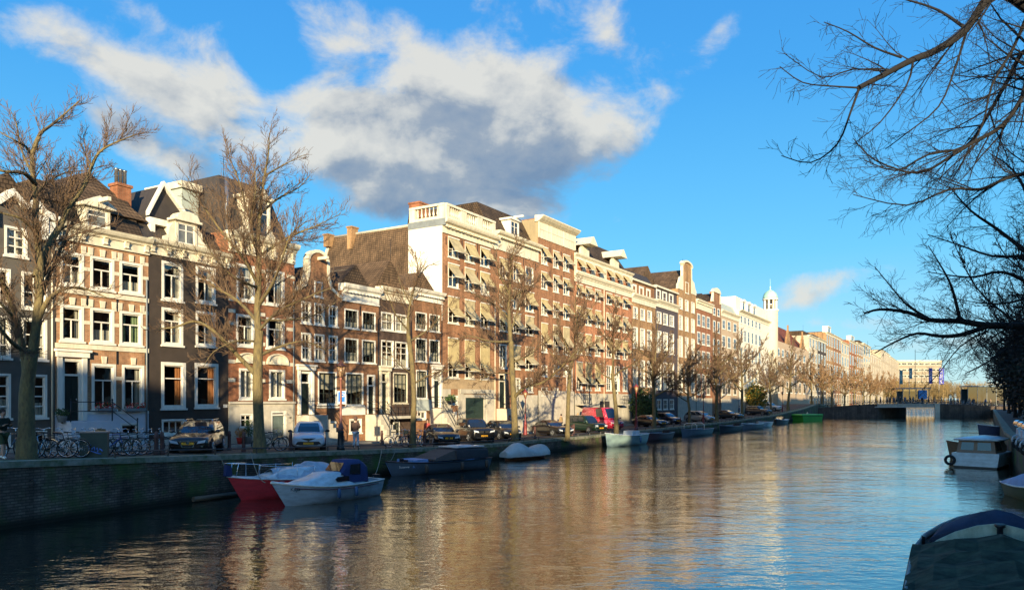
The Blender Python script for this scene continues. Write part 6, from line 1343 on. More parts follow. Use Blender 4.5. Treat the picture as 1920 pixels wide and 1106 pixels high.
def person(label, loc, rz, top, legs, hair=HAIR, stride=.0, arms='down', hood=False, shorts=False, H=1.75, bag=None, group=None, fingers=False, sub=1, turn=0, hold=None):
    t = thing('person', label, 'person', loc, rz, group); k = H / 1.75
    s_ = stride
    J = {'pel': (0, 0, .95, .13, .10), 'wai': (0, 0, 1.08, .125, .09), 'che': (0, 0, 1.30, .15, .10), 'nk0': (0, 0, 1.46, .07), 'nk': (0, .0, 1.53, .05), 'hd0': (0, .015, 1.60, .075, .085), 'hd1': (0, .01, 1.69, .085, .098), 'hd2': (0, 0, 1.75, .05, .06)}
    E_ = [('pel', 'wai'), ('wai', 'che'), ('che', 'nk0'), ('nk0', 'nk'), ('nk', 'hd0'), ('hd0', 'hd1'), ('hd1', 'hd2')]
    for n_, sg in (('L', -1), ('R', 1)):
        f = sg * s_; J['hip' + n_] = (sg * .09, 0, .88, .095); J['kn' + n_] = (sg * .10, .05 + f * .22, .50, .06); J['an' + n_] = (sg * .10, f * .42 - .02 - max(0, -f) * .1, .09, .042); J['to' + n_] = (sg * .115, f * .42 + .15, .04, .036, .03)
        E_ += [('pel', 'hip' + n_), ('hip' + n_, 'kn' + n_), ('kn' + n_, 'an' + n_), ('an' + n_, 'to' + n_)]
        J['sh' + n_] = (sg * .19, 0, 1.42, .062)
        if arms == 'phone' and sg > 0 or arms == 'both': J['el' + n_] = (sg * .25, -.02, 1.17, .045); J['wr' + n_] = (sg * .14, .22, 1.20, .03); J['ha' + n_] = (sg * .11, .29, 1.24, .035, .02)
        elif arms == 'swing': J['el' + n_] = (sg * .25, -f * .12, 1.14, .045); J['wr' + n_] = (sg * .25, .1 - f * .3, .93, .03); J['ha' + n_] = (sg * .25, .15 - f * .34, .86, .035, .02)
        else: J['el' + n_] = (sg * .25, -.02, 1.15, .045); J['wr' + n_] = (sg * .25, .05, .92, .03); J['ha' + n_] = (sg * .25, .08, .84, .037, .02)
        E_ += [('che', 'sh' + n_), ('sh' + n_, 'el' + n_), ('el' + n_, 'wr' + n_), ('wr' + n_, 'ha' + n_)]
        if fingers:
            h_, w_ = Vector(J['ha' + n_][:3]), Vector(J['wr' + n_][:3]); d = (h_ - w_).normalized(); sd_ = Vector((0, 0, 1)).cross(d); sd_ = sd_.normalized() if sd_.length > .2 else Vector((1, 0, 0))
            for i, (o_, l_) in enumerate(((-.024, .06), (-.008, .075), (.008, .08), (.024, .07))): p = h_ + sd_ * o_ + d * .02; q = p + d * l_ + Vector((0, .02, -.01)); J[f'f{n_}{i}'] = (*p, .009); J[f'g{n_}{i}'] = (*q, .007); E_ += [('ha' + n_, f'f{n_}{i}'), (f'f{n_}{i}', f'g{n_}{i}')]
            p = h_ - sd_ * .035; J['t' + n_] = (*(p + d * .01), .01); J['u' + n_] = (*(p + d * .045 - sd_ * .012), .008); E_ += [('ha' + n_, 't' + n_), ('t' + n_, 'u' + n_)]
    for q in J: v = J[q]; J[q] = (v[0] * k, v[1] * k, v[2] * k) + tuple(r * k for r in v[3:])
    bd = skin_mesh('body', J, E_, SKIN, t, sub)
    def sel(ks, grow, name, m_, es):
        JJ = {q: J[q][:3] + tuple(r + grow for r in J[q][3:]) for q in ks}; skin_mesh(name, JJ, [e for e in es if e[0] in ks and e[1] in ks], m_, t, sub)
    up = ['pel', 'wai', 'che', 'nk0'] + [a + n_ for n_ in 'LR' for a in ('sh', 'el', 'wr')]; sel(up, .024 * k, 'jacket', top, E_)
    lg = ['pel'] + [a + n_ for n_ in 'LR' for a in (('hip', 'kn') if shorts else ('hip', 'kn', 'an'))]; sel(lg, .02 * k, 'shorts' if shorts else 'trousers', legs, E_)
    for n_ in 'LR': sel(['an' + n_, 'to' + n_], .016, 'shoe', M_WHITE if shorts or hood else M_RUB, E_)
    hm = MB(); hz = J['hd1'][2]; hm.ball((0, -.02 * k, hz + .015), .108 * k if not hood else .13 * k, 10, 8, 0, (.85, 1, 1.05)); 
    hm.build('hood' if hood else 'hair', top if hood else hair, t)
    fc = MB(); hy = (.015 + .085) * k
    fc.ball((0, hy + .012, hz - .035), .016 * k, 6, 4, 0, (.8, 1.1, 1.3)); fc.build('nose', SKIN, t)
    for sg in (-1, 1): MB().ball((sg * .03 * k, hy - .002, hz - .01), .009, 6, 4).build('eye', M_BLACK, t)
    MB().box(-.022, .022, hy - .01, hy + .004, hz - .075, hz - .067).build('mouth', cloth('lips', (.25, .09, .07)), t)
    if hold == 'phone': MB().box(.07, .13, .30, .31, 1.24, 1.38).build('phone', M_BLACK, t)
    return t
def ppl(u, off, L_=QUAY):
    x, y = at_u(L_, u, off); return (x, y, gh(x, y))
person('standing person in a brown hooded jacket and white trousers beside the street lamp', ppl(667, 2.2), math.radians(-20), cloth('brown_hoodie', (.10, .06, .045)), cloth('white_trousers', (.62, .68, .72)), hood=True, arms='both', fingers=True, H=1.82, stride=.12)
person('person in a dark green jacket and shorts walking at the left edge of the photo', ppl(5, 1.5), math.radians(250), cloth('dark_green_jacket', (.02, .03, .02)), cloth('green_shorts', (.035, .055, .02)), shorts=True, stride=.45, arms='both', fingers=True, H=1.72)
person('person in a red scarf and jacket standing by the slim tree and the bicycles', ppl(801, 4.6), math.radians(150), cloth('pinkish_red_jacket', (.35, .06, .05)), cloth('light_trousers', (.4, .36, .28)), arms='down', stride=.1)
person('person with reddish hair behind the long-limbed tree and the black cars', ppl(955, 7.6), math.radians(90), cloth('rust_coat', (.22, .06, .03)), cloth('navy_trousers', (.02, .02, .03)), hair=cloth('red_hair', (.2, .06, .02)), stride=.3, arms='swing')
person('person in a tan coat behind the sunlit black saloon', ppl(1052, 6.8), math.radians(60), cloth('tan_coat', (.30, .2, .09)), cloth('navy_trousers', (.02, .02, .03)), arms='swing', stride=.3)
person('fair-haired person walking behind the dark green estate car', ppl(1083, 7.4), math.radians(100), cloth('cream_coat', (.45, .36, .24)), cloth('navy_trousers', (.02, .02, .03)), hair=cloth('fair_hair', (.4, .25, .1)), arms='swing', stride=.35)
person('person in a blue jacket in the shade before the pale grey house', ppl(1386, 6), math.radians(60), cloth('blue_jacket', (.03, .05, .12)), cloth('navy_trousers', (.02, .02, .03)), arms='swing', stride=.3)
# figures on the bridge: three kinds copied
rp = random.Random(9); BRG = 'people crossing the bridge'
kinds = [person('x', (0, 0, 0), 0, cloth(n_, c), cloth('navy_trousers', (.02, .02, .03)), stride=.3, arms='swing', sub=0) for n_, c in (('black_coat', (.02, .02, .022)), ('denim_jacket', (.08, .13, .22)), ('beige_coat', (.3, .24, .16)))]
names = ['dark coat', 'denim jacket', 'beige coat']; ku = [False] * 3
for i, u in enumerate((1642, 1651, 1663, 1669, 1676, 1681, 1688, 1697, 1712, 1729, 1741, 1783, 1789, 1796, 1818, 1826, 1848, 1857, 1871)):
    k = i % 3; y = BY + rp.uniform(1, 4); z = interp(TOP, u) + .02; lb = f'small figure in a {names[k]} walking over the far bridge'; loc = (ray(u) * y, y, z); rz = rp.choice([1.57, -1.57]) + rp.uniform(-.4, .4)
    if not ku[k]: o = kinds[k]; o.location = loc; o.rotation_euler = (0, 0, rz); ku[k] = True
    else: o = dup(kinds[k], loc, rz)
    o['label'] = lb; o['group'] = BRG
# --- bicycles
def make_bike(label, frame, tyre=M_RUB, fender=None, basket=False):
    t = thing('bicycle', label, 'bicycle'); r = .34; A, B_ = (-.53, 0, r), (.53, 0, r)
    for c in (A, B_):
        w = MB(); w.torus(c, r, .022, 'y', 22, 5); wh = w.build('wheel', tyre, t); s_ = MB(); s_.torus(c, r - .028, .009, 'y', 20, 4)
        for i in range(14): a = i * 2 * math.pi / 14; s_.tube([c, (c[0] + (r - .03) * math.cos(a), 0, c[2] + (r - .03) * math.sin(a))], .0035, 3)
        s_.build('spokes', M_CHROME, wh)
        f_ = MB(); 
        for i in range(8): a0, a1 = .5 + i * .28, .5 + (i + 1) * .28; R_ = r + .045; f_.prism([(c[0] + R_ * math.cos(a0), c[2] + R_ * math.sin(a0)), (c[0] + R_ * math.cos(a1), c[2] + R_ * math.sin(a1)), (c[0] + (R_ + .008) * math.cos(a1), c[2] + (R_ + .008) * math.sin(a1)), (c[0] + (R_ + .008) * math.cos(a0), c[2] + (R_ + .008) * math.sin(a0))], -.03, .03)
        f_.build('mudguard', fender or frame, t)
    f = MB(); bb, st, hd, hd2 = (-.1, 0, .3), (-.24, 0, .82), (.36, 0, .88), (.41, 0, .72)
    for a, b in ((bb, st), (st, hd), (bb, hd2), (A, bb), (A, (-.21, 0, .74)), (hd, hd2), (hd2, B_)): f.tube([a, b], .017, 6)
    f.build('frame', frame, t); s_ = MB(); s_.prism([(-.38, .92), (-.1, .91), (-.1, .95), (-.38, .98)], -.08, .08); s_.tube([st, (-.25, 0, .93)], .013, 5); s_.build('saddle', M_BLACK, t)
    hb = MB(); hb.tube([hd, (.34, 0, 1.02)], .014, 5); hb.tube([(.22, -.28, 1.06), (.32, -.2, 1.1), (.36, 0, 1.04), (.32, .2, 1.1), (.22, .28, 1.06)], .013, 5); hb.build('handlebar', M_CHROME, t)
    c_ = MB(); c_.tube([(-.1, .07, .3), (-.06, .07, .16)], .01, 4); c_.tube([(-.1, -.07, .3), (-.14, -.07, .44)], .01, 4); c_.disc_y(-.1, .3, .09, .02, .04, 12); c_.build('crank', M_CHROME, t)
    rk = MB(); rk.box(-.78, -.36, -.06, .06, .74, .76); rk.tube([A, (-.6, 0, .75)], .01, 4); rk.build('rack', M_BLACK, t)
    if basket: b_ = MB(); b_.box(.40, .70, -.18, .18, .82, .84).box(.40, .42, -.18, .18, .84, 1.06).box(.68, .70, -.18, .18, .84, 1.06).box(.42, .68, -.18, -.16, .84, 1.06).box(.42, .68, .16, .18, .84, 1.06); b_.build('basket', mat('wicker', (.3, .2, .1), .8), t)
    return t
BK = [('black', (.015, .015, .017), None), ('pale blue', (.35, .5, .6), M_WHITE), ('dark green', (.02, .06, .03), None), ('blue', (.03, .08, .35), None), ('red', (.4, .03, .02), None), ('white', (.6, .62, .62), M_WHITE), ('silver', (.4, .41, .43), M_CHROME)]
BSP = [(20, 2.6, 95, 0, 'behind the ivy-footed tree'), (78, 1.6, 100, 1, 'just right of the ivy-footed tree'), (95, 1.5, 20, 0, 'leaning next to the pale blue one'), (122, 1.4, 15, 6, 'left of the green cabinet, its wheel facing the canal'), (140, 2.2, 30, 2, 'behind the green cabinet, to its left'), (160, 2.5, 60, 5, 'behind the green street cabinet'), (176, 2.6, 80, 0, 'right behind the green cabinet'),
       (206, 1.7, 50, 3, 'right of the green cabinet'), (222, 1.6, 12, 2, 'front one of the cluster before the pink brick house'), (238, 2.0, 25, 0, 'in the middle of the cluster before the pink brick house'), (252, 2.3, 40, 6, 'rear of the cluster before the pink brick house'), (268, 2.6, 20, 0, 'right end of the cluster before the pink brick house'), (285, 3.0, 35, 1, 'at the right end beside the bollards'),
       (505, 2.0, 25, 2, 'right of the large yellow-barked tree'), (516, 3.1, 50, 0, 'leaning behind the one at the large yellow-barked tree'), (745, 2.0, 15, 5, 'left of the slim tree, wheel towards the lamp'), (757, 3.0, 60, 4, 'with its back to the slim tree'), (766, 1.3, 100, 0, 'in front of the slim tree, left one'), (783, 1.4, 75, 6, 'in front of the slim tree, right one'), (795, 3.6, 40, 0, 'behind the slim tree near the black saloon'),
       (1465, 4.0, 20, 5, 'standing by the last silver car before the bridge'), (1332, 4, 30, 0, 'beside the spreading tree among the far cars')]
bikes = {}
for u, off, ang, k, where in BSP:
    nm, col, fen = BK[k]; lb = f'{nm} bicycle {where}'; x, y = at_u(QUAY, u, off); loc = (x, y, gh(x, y)); rz = math.radians(ang)
    if k not in bikes: o = bikes[k] = make_bike(lb, paint('bike_' + nm.replace(' ', '_'), col, .2), fender=fen, basket=(k == 5)); o.location = loc; o.rotation_euler = (R.uniform(-.08, .08), 0, rz)
    else: o = dup(bikes[k], loc, rz, lb); o.rotation_euler = (R.uniform(-.12, .12), 0, rz)
    o['group'] = 'bicycles parked along the quay'
for i in range(34):
    u = 1600 + i * 8.1 + R.uniform(-2, 2); y = BY + .6 + R.uniform(0, .5); k = R.choice([0, 0, 6, 2, 5]); o = dup(bikes[k], (ray(u) * y, y, interp(TOP, u) + .02), R.uniform(-.5, .5) + R.choice([0, 3.14]), 'bicycle leaning on the railing of the far bridge'); o['group'] = 'bicycles on the far bridge'
# --- street lamps
def street_lamp(label, h=4.6, col=None, group=None, sign=False):
    t = thing('street_lamp', label, 'street lamp', group=group); c = col or mat('old_pink_iron', (.30, .12, .085), .6, .3, 6, col2=(.17, .06, .045))
    MB().lathe([(.24, 0), (.24, .12), (.19, .2), (.17, .95), (.2, 1.0), (.16, 1.06)], 8).build('base', M_BLACK if not col else c, t)
    MB().lathe([(.12, 1.06), (.15, 1.15), (.14, 1.3), (.10, 1.42), (.075, 1.5), (.06, h * .55), (.065, h * .56), (.052, h * .6), (.045, h - .95), (.09, h - .9), (.05, h - .82)], 12).build('post', c, t)
    f = MB(); z0, z1 = h - .82, h - .22
    for i in range(4):
        a = math.pi / 4 + i * math.pi / 2; f.tube([(.12 * math.cos(a), .12 * math.sin(a), z0), (.29 * math.cos(a), .29 * math.sin(a), z1)], .014, 4)
    f.lathe([(.13, z0 - .02), (.13, z0 + .02)], 4); f.lathe([(.32, z1), (.33, z1 + .03), (.12, z1 + .16), (.12, z1 + .2), (.06, z1 + .24), (.05, z1 + .32), (.01, z1 + .36)], 8); f.tube([(-.42, 0, z1 + .02), (-.3, 0, z1 - .05)], .02, 4)
    ln = f.build('lantern', mat('dark_copper', (.10, .04, .03), .5) if not col else c, t); g = MB(); g.lathe([(.11, z0 + .02), (.28, z1)], 4); g.build('lantern_glass', mat('smoked_lantern_glass', (.35, .22, .12), .2, .2, 4), ln)
    return t
l1 = street_lamp('ornate old lamp post with a blue sign, beside the man in the brown hood', 4.85); x, y = at_u(QUAY, 639, 1.0); l1.location = (x, y, gh(x, y)); l1.rotation_euler = (0, 0, -.3)
sg = thing('parking_sign', 'blue and white parking sign fixed on the ornate lamp post', 'sign', (x, y, gh(x, y) + 2.55), math.radians(-10)); MB().box(-.24, .24, .11, .13, 0, .72).build('panel', mat('sign_white', (.8, .82, .85), .4, .03, 2), sg); MB().box(-.2, .2, .098, .1095, .12, .68).build('blue_field', mat('sign_blue', (.01, .16, .62), .4, .03, 2), sg)
text('P', .5, 'sign_letter', M_WHITE, sg, (.07, .092, .4), (math.pi / 2, 0, 0), ext=.003)
l2 = street_lamp('red-painted lamp post standing by the white house corner, right of the pink van', 4.9, mat('red_lamp_paint', (.20, .03, .03), .5, .2, 4)); x, y = at_u(QUAY, 1193, 1.2); l2.location = (x, y, gh(x, y)); l2['group'] = 'lamp posts of the left quay'
for u, lb in ((985, 'thin red lamp post behind the black hatchback and the long-limbed tree'), (1319, 'lamp post beside the silver people carrier'), (1467, 'lamp post near the small boats by the bridge')):
    o = dup(l2, (0, 0, 0), 0, lb, .85); x, y = at_u(QUAY, u, 5.8 if u == 985 else 1.5); o.location = (x, y, gh(x, y))
# bollards
def bollard():
    t = thing('bollard', 'x', 'bollard'); MB().lathe([(.12, -.1), (.12, .1), (.09, .16), (.085, .7), (.1, .74), (.1, .8), (.075, .84), (.08, .95), (.02, 1.0)], 10).build('post', mat('brown_red_iron', (.10, .04, .03), .6, .3, 5), t); return t
bo = None
for u, off, lb in ((293, 1.6, 'left one of the two brown bollards by the bicycles'), (304, 1.6, 'right one of the two brown bollards by the bicycles'), (430, 4, 'brown bollard right of the dark estate car'), (545, 2.0, 'brown bollard left of the pale hatchback'), (716, 4.5, 'brown bollard in the sun between lamp and slim tree'), (796, 1.8, 'brown bollard beside the black saloon'),
                   (1003, 1.4, 'brown bollard at the left of the sunlit saloon'), (1073, 1.2, 'left brown bollard before the green estate car'), (1076, 2.4, 'brown bollard half hidden by the green estate car'), (1276, 2.0, 'dark bollard left of the silver people carrier'), (457, 1.8, 'brown bollard left of the large yellow-barked tree')):
    x, y = at_u(QUAY, u, off)
    if bo is None: bo = o = bollard(); o.location = (x, y, gh(x, y))
    else: o = dup(bo, (x, y, gh(x, y)), 0)
    o['label'] = lb; o['group'] = 'bollards of the quay'
# street cabinet with blue writing
x, y = at_u(QUAY, 178, .95); rzq = math.atan2(9, 4.3); t = thing('street_cabinet', 'dark green electricity cabinet with blue painted scrawl at the edge of the quay', 'cabinet', (x, y, gh(x, y)), rzq - .75)
b = MB(); b.box(-.46, .46, -.25, .25, 0, .95); b.build('case', mat('cabinet_green', (.035, .06, .045), .6, .3, 4), t); MB().box(-.49, .49, -.28, .28, .951, 1.0).build('lid', M_STEEL, t)
sc = MB(); sc.tube([(-.2, -.262, .42), (-.12, -.262, .5), (-.16, -.262, .36), (-.05, -.262, .34), (0, -.262, .42), (.03, -.262, .28), (.1, -.262, .38), (.13, -.262, .22), (.2, -.262, .34), (.3, -.262, .25)], .03, 4); sc.tube([(-.18, -.262, .3), (.05, -.262, .2), (.25, -.262, .14)], .025, 4); sc.build('graffiti', mat('blue_spray', (.12, .25, .65), .6), t)
# planters, shrubs
def leafy(name, label, cat, loc, rx, rz_, n, leaf, col2=None, pot=None, size=.06, seed=1, H0=0.0):
    rnd = random.Random(seed); t = thing(name, label, cat, loc); m = MB()
    for i in range(n):
        a, b_ = rnd.uniform(0, 6.283), math.acos(rnd.uniform(-1, 1)); r = rnd.random() ** .4 * (1 + .18 * math.sin(a * 3 + b_ * 4)); c = Vector((rx * r * math.sin(b_) * math.cos(a), rx * r * math.sin(b_) * math.sin(a), H0 + rz_ + rz_ * r * math.cos(b_)))
        d = Vector((rnd.gauss(0, 1), rnd.gauss(0, 1), rnd.gauss(0, .6))).normalized(); e = d.cross(Vector((.3, .5, 1))).normalized() * size * rnd.uniform(.6, 1.3); g = d.cross(e).normalized() * size * .55; m.face([c - e, c + g, c + e, c - g], i % 2)
    m.build('leaves', [leaf, col2 or leaf], t); s_ = MB(); s_.tube([(0, 0, -.05), (0, 0, H0 + rz_)], [.05, .03], 6); s_.build('stem', M_BARK, t)
    if pot: MB().lathe([(rx * .5, 0), (rx * .7, H0 + .05), (rx * .74, H0 + .08)], 12).build('pot', pot, t)
    return t
LG = mat('leaf_green', (.05, .10, .02), .7); LD = mat('leaf_dark', (.02, .05, .015), .7); LGo = mat('leaf_gold', (.34, .22, .02), .7); LO = mat('leaf_orange', (.42, .2, .06), .7)
def at_face(u, off=0): x, y = at_u(FACE, u, -off); return (x, y, gh(x, y) + .12)
leafy('evergreen_shrub', 'tall pointed evergreen shrub by the white corner right of the red lamp post', 'shrub', at_face(1205, 2), 1.6, 2.3, 2600, LD, LG, None, .16, 2); leafy('evergreen_shrub', 'lower evergreen bush right of the pointed evergreen shrub', 'shrub', at_face(1218, 2), 1.2, 1.2, 1300, LD, LG, None, .16, 3)
leafy('golden_shrub', 'large shrub with golden crown and green foot before the white corner building', 'shrub', at_face(1418, 2), 2.3, 3.0, 2600, LGo, LG, None, .22, 4)
leafy('potted_plant', 'orange-leaved plant in a red pot left of the large yellow-barked tree', 'plant', at_face(451, .8), .34, .35, 320, LO, LO, mat('red_pot', (.45, .03, .02), .5), .05, 5, .3); leafy('potted_plant', 'green climbing plant in a pot by the red brick house window', 'plant', at_face(466, .6), .34, .55, 420, LG, LG, M_LEAD, .05, 6, .35)
leafy('potted_plant', 'small green plant in a tub on the stoop of the pink brick house', 'plant', (at_face(116, .6)[0], at_face(116, .6)[1], at_face(116)[2] + B.Z(790, 120)), .32, .22, 260, LG, LD, M_LEAD, .05, 7, .22)
leafy('potted_plant', 'bright green hanging plant over the cellar door beside the white wall', 'plant', (at_face(845, .5)[0], at_face(845, .5)[1], px_h(755, at_face(845)[1])), .55, .3, 350, LG, LG, M_BLACK, .07, 8, .1)
for i, (d, off, rr2, hh) in enumerate(((47, -3.2, 2.6, 4.6), (56, -3.4, 3.2, 5.4), (67, -3.0, 3.4, 5.2), (80, -3.4, 3.6, 5.0), (95, -3.2, 3.8, 5.0), (112, -3.6, 4.2, 5.2))):
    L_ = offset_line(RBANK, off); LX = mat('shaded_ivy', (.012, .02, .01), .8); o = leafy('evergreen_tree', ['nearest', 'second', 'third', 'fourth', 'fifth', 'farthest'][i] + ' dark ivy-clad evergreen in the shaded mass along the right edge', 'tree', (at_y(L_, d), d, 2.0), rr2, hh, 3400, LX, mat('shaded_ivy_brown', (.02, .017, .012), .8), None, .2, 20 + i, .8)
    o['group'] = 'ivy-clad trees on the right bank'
# the bridge's shelter, kiosk and banners
def kiosk(label, u0, u1, v0, v1, name, dy=3, gl=True):
    y = BY + 5; x0, x1 = ray(u0) * y, ray(u1) * y; z0 = interp(TOP, (u0 + u1) / 2); H = px_h(v1, y) - z0; t = thing(name, label, 'kiosk', ((x0 + x1) / 2, y, z0)); w = (x1 - x0) / 2
    b = MB(); b.box(-w - .3, w + .3, -.3, dy + .3, H - .25, H); b.build('roof', mat('blue_grey_roof', (.12, .2, .27), .5), t); b = MB()
    for i in range(5): xx = -w + 2 * w * i / 4; b.box(xx - .06, xx + .06, 0, .12, 0, H - .25); b.box(xx - .06, xx + .06, dy - .12, dy, 0, H - .25)
    b.build('frame', M_LEAD, t); b = MB(); b.face([(-w, .05, .3), (w, .05, .3), (w, .05, H - .3), (-w, .05, H - .3)]); b.build('glass', M_CGLASS if name == 'kiosk' else M_GLASS, t); b = MB(); b.box(-w, w, dy - .4, dy - .2, 0, H - .8); b.build('back_wall', mat('teal_panel', (.025, .05, .06), .6), t)
    return t
kiosk('glass tram-stop like shelter with a blue poster in the middle of the far bridge', 1693, 1742, 755, 727, 'shelter'); o = kiosk('flat-roofed dark kiosk at the right end of the far bridge', 1815, 1886, 757, 723, 'kiosk')
y = BY + 4.9; MB().box(ray(1722) * y, ray(1738) * y, y - .1, y - .02, px_h(748, y), px_h(731, y)).build('poster', mat('poster_blue', (.03, .2, .5), .5), label='blue poster on the glass shelter of the far bridge', cat='poster')
for i, (u, v0, v1, c, lb, tx) in enumerate(((1690, 694, 720, (.03, .16, .2), 'teal banner, leftmost of the four by the far bridge', 'HART'), (1708, 690, 710, (.03, .16, .2), 'short teal banner, second from the left by the far bridge', 'HART'), (1745, 690, 719, (.05, .06, .42), 'narrow violet-blue banner left of the widest one', 'MUSEUM'), (1764, 690, 720, (.04, .05, .45), 'wide violet-blue banner, rightmost of the four', 'MUSEUM'))):
    y = 205 + i; t = thing('banner', lb, 'banner', (ray(u) * y, y, 2)); z0, z1 = px_h(v1, y) - 2, px_h(v0, y) - 2; MB().tube([(-.5, 0, 0), (-.5, 0, z1 + .3)], .05, 5).build('pole', M_STEEL, t)
    w_ = .8 if i in (0, 1) else 1.3 if i == 3 else .9; MB().box(-.42, -.42 + w_, -.02, .02, z0, z1).build('cloth', mat(f'banner_cloth_{"teal" if i < 2 else "violet"}', c, .7, .15, 3), t)
    text(tx, w_ * .8, 'banner_lettering', M_WHITE, t, (-.42 + w_ / 2, -.03, (z0 + z1) / 2), (math.pi / 2, math.pi / 2 if False else -math.pi / 2, 0), ext=.003)
y = 215; MB().tube([(ray(1716) * y, y, 2), (ray(1716) * y, y, px_h(655, y))], [.12, .05], 6).build('mast', M_BLACK, label='tall thin dark mast rising between the banners', cat='mast')
# ================================================================ boats
def hull(L, B_, H, bow=.9, stern=.75, sheer=.25, rake=.7, n=15, draft=.25, keel=0, full=.5):
    """rings from stern (x=0) to bow (x=L); each ring runs sheer to keel to sheer"""
    rings = []
    for i in range(n):
        t = i / (n - 1); w = B_ / 2 * min(1, (stern + (1 - stern) * math.sin(min(1, t / .45) * math.pi / 2))) * (1 if t < full else max(0.015, (1 - ((t - full) / (1 - full)) ** 2.0)))
        z = H + sheer * (abs(t - .4) / .6) ** 2 * (1 if t > .4 else .4); x = t * L; R_ = []
        for k in range(9):
            a = k / 8; s = 1 - 2 * a; q = abs(s); yy = w * (q ** .55); zz = -draft + (z + draft) * (q ** 1.7) if q < 1 else z
            xx = x - rake * (t ** 4) * (1 - (zz + draft) / (z + draft)) * 1.0
            R_.append((xx, yy if s > 0 else -yy, zz))
        rings.append(R_)
    return rings
def boat(name, label, cat, L, B_, H, colour, loc, rz, inner=None, deck=None, wale=M_WHITE, group=None, **k):
    t = thing(name, label, cat, loc, rz, group); r = hull(L, B_, H, **k); b = MB(); b.loft(r, False, False, 0, True); b.face([p for p in r[0]][::-1]); b.build('hull', colour, t)
    g = MB(); 
    for s in (0, 8): g.tube([(ring[s][0], ring[s][1] * 1.01, ring[s][2] + .01) for ring in r], .045, 5)
    g.tube([(r[0][0][0], r[0][0][1], r[0][0][2]), (r[0][8][0], r[0][8][1], r[0][8][2])], .04, 5); g.build('gunwale', wale, t)
    if deck:
        d = MB(); i0 = deck[0]
        for a, b_ in zip(r[i0:], r[i0 + 1:]): c = deck[2] if len(deck) > 2 else .05; d.face([(a[0][0], a[0][1] * .98, a[0][2]), (b_[0][0], b_[0][1] * .98, b_[0][2]), (b_[0][0], 0, b_[0][2] + c), (a[0][0], 0, a[0][2] + c)]); d.face([(a[0][0], 0, a[0][2] + c), (b_[0][0], 0, b_[0][2] + c), (b_[8][0], b_[8][1] * .98, b_[8][2]), (a[8][0], a[8][1] * .98, a[8][2])])
        d.build('deck', deck[1], t)
    if inner:
        d = MB(); e = deck[0] if deck else len(r) - 1
        rr = r[:e + 1]; d.loft([[(p[0], p[1] * .93, max(p[2] - 0, .12)) for p in ring] for ring in rr], False, False, 0, True); d.build('inner_hull', inner, t)
        for x in (.22, .45, .68):
            i = int(x * (len(r) - 1)); 
            if i < e: ring = r[i]; MB().box(ring[0][0] - .12, ring[0][0] + .12, ring[8][1] * .9, ring[0][1] * .9, ring[0][2] - .22, ring[0][2] - .18).build('thwart', wale, t)
    t['_l'] = 0; del t['_l']; return t, r
WH = mat('boat_white', (.66, .72, .74), .35, .3, 1.6, coat=.3, stretch=(1, 1, 2.5), col2=(.44, .47, .46)); WH2 = mat('boat_blue_white', (.55, .66, .73), .35, .3, 1.4, coat=.3, stretch=(1, 1, 3), col2=(.38, .45, .48))
REDH = mat('boat_red', (.62, .04, .05), .4, .3, 1.6, coat=.3, stretch=(1, 1, 3)); NAVY = mat('navy_canvas', (.02, .035, .12), .8, .2, 3, bump=.2); DKC = mat('dark_canvas', (.035, .03, .032), .85, .25, 2, bump=.3)
GREYH = mat('grey_blue_hull', (.11, .15, .19), .45, .2, 2); TARP = mat('dirty_white_tarp', (.50, .52, .48), .7, .25, 1.2, bump=.4, bscale=6); WOOD = mat('varnished_wood', (.20, .10, .045), .5, .3, 5); TEAL = mat('pale_teal_hull', (.36, .50, .46), .4, .15, 1.5)
def along(u, v, off=0):
    """point on the water seen at column u, row v"""
    y = HC * F / (v - HZ); return (ray(u) * y, y, 0)
def heading(p, q): return math.atan2(q[1] - p[1], q[0] - p[0])
def cabin(mb, pts, w0, w1, mi=0):
    """coachroof: profile (x, z) top line over half widths w0 (foot) and w1 (top)"""
    rings = []
    for x, zf, zt in pts: rings.append([(x, w0, zf), (x, w1, zt - .06), (x, w1 * .8, zt), (x, -w1 * .8, zt), (x, -w1, zt - .06), (x, -w0, zf)])
    mb.loft(rings, False, True, mi, True); return mb
# white cabin cruiser in front
s_, b_ = along(700, 926), along(517, 951); rz = heading(s_, b_)
t, r = boat('cabin_cruiser', 'small blue-white cabin cruiser with a navy spray hood, moored outside the red boat', 'boat', 6.35, 2.2, .78, WH2, s_, rz, deck=(4, WH, .1), inner=WH, rake=.95, sheer=.38)
b = MB(); cabin(b, [(2.0, .75, 1.32), (2.3, .78, 1.45), (3.6, .8, 1.42), (4.0, .84, 1.25), (4.7, .9, 1.14), (5.1, .95, 1.02)], .78, .62); b.build('cabin', WH, t)
for s in (-1, 1):
    b = MB(); b.prism([(2.35, .98), (3.1, .98), (3.2, 1.12), (3.05, 1.22), (2.35, 1.22)], s * .755 - .012 if s > 0 else -.79, s * .79 if s > 0 else -.743); b.build('window', M_CGLASS, t)
    for x in (2.2, 3.3): f = MB(); f.lathe([(.03, 0), (.09, .05), (.09, .42), (.03, .48)], 8, (x, s * 1.15, .22)); f.tube([(x, s * 1.15, .7), (x, s * 1.08, .85)], .012, 4); f.build('fender', mat('blue_fender', (.05, .12, .25), .5), t)
    st = MB(); ring = [(q[0 if s > 0 else 8][0], q[0 if s > 0 else 8][1] * 1.012, q[0 if s > 0 else 8][2] - .13) for q in r[1:-2]]; st.tube(ring, .018, 4); st.build('stripe', mat('maroon_stripe', (.16, .02, .04), .5), t)
h_ = MB(); rings = []
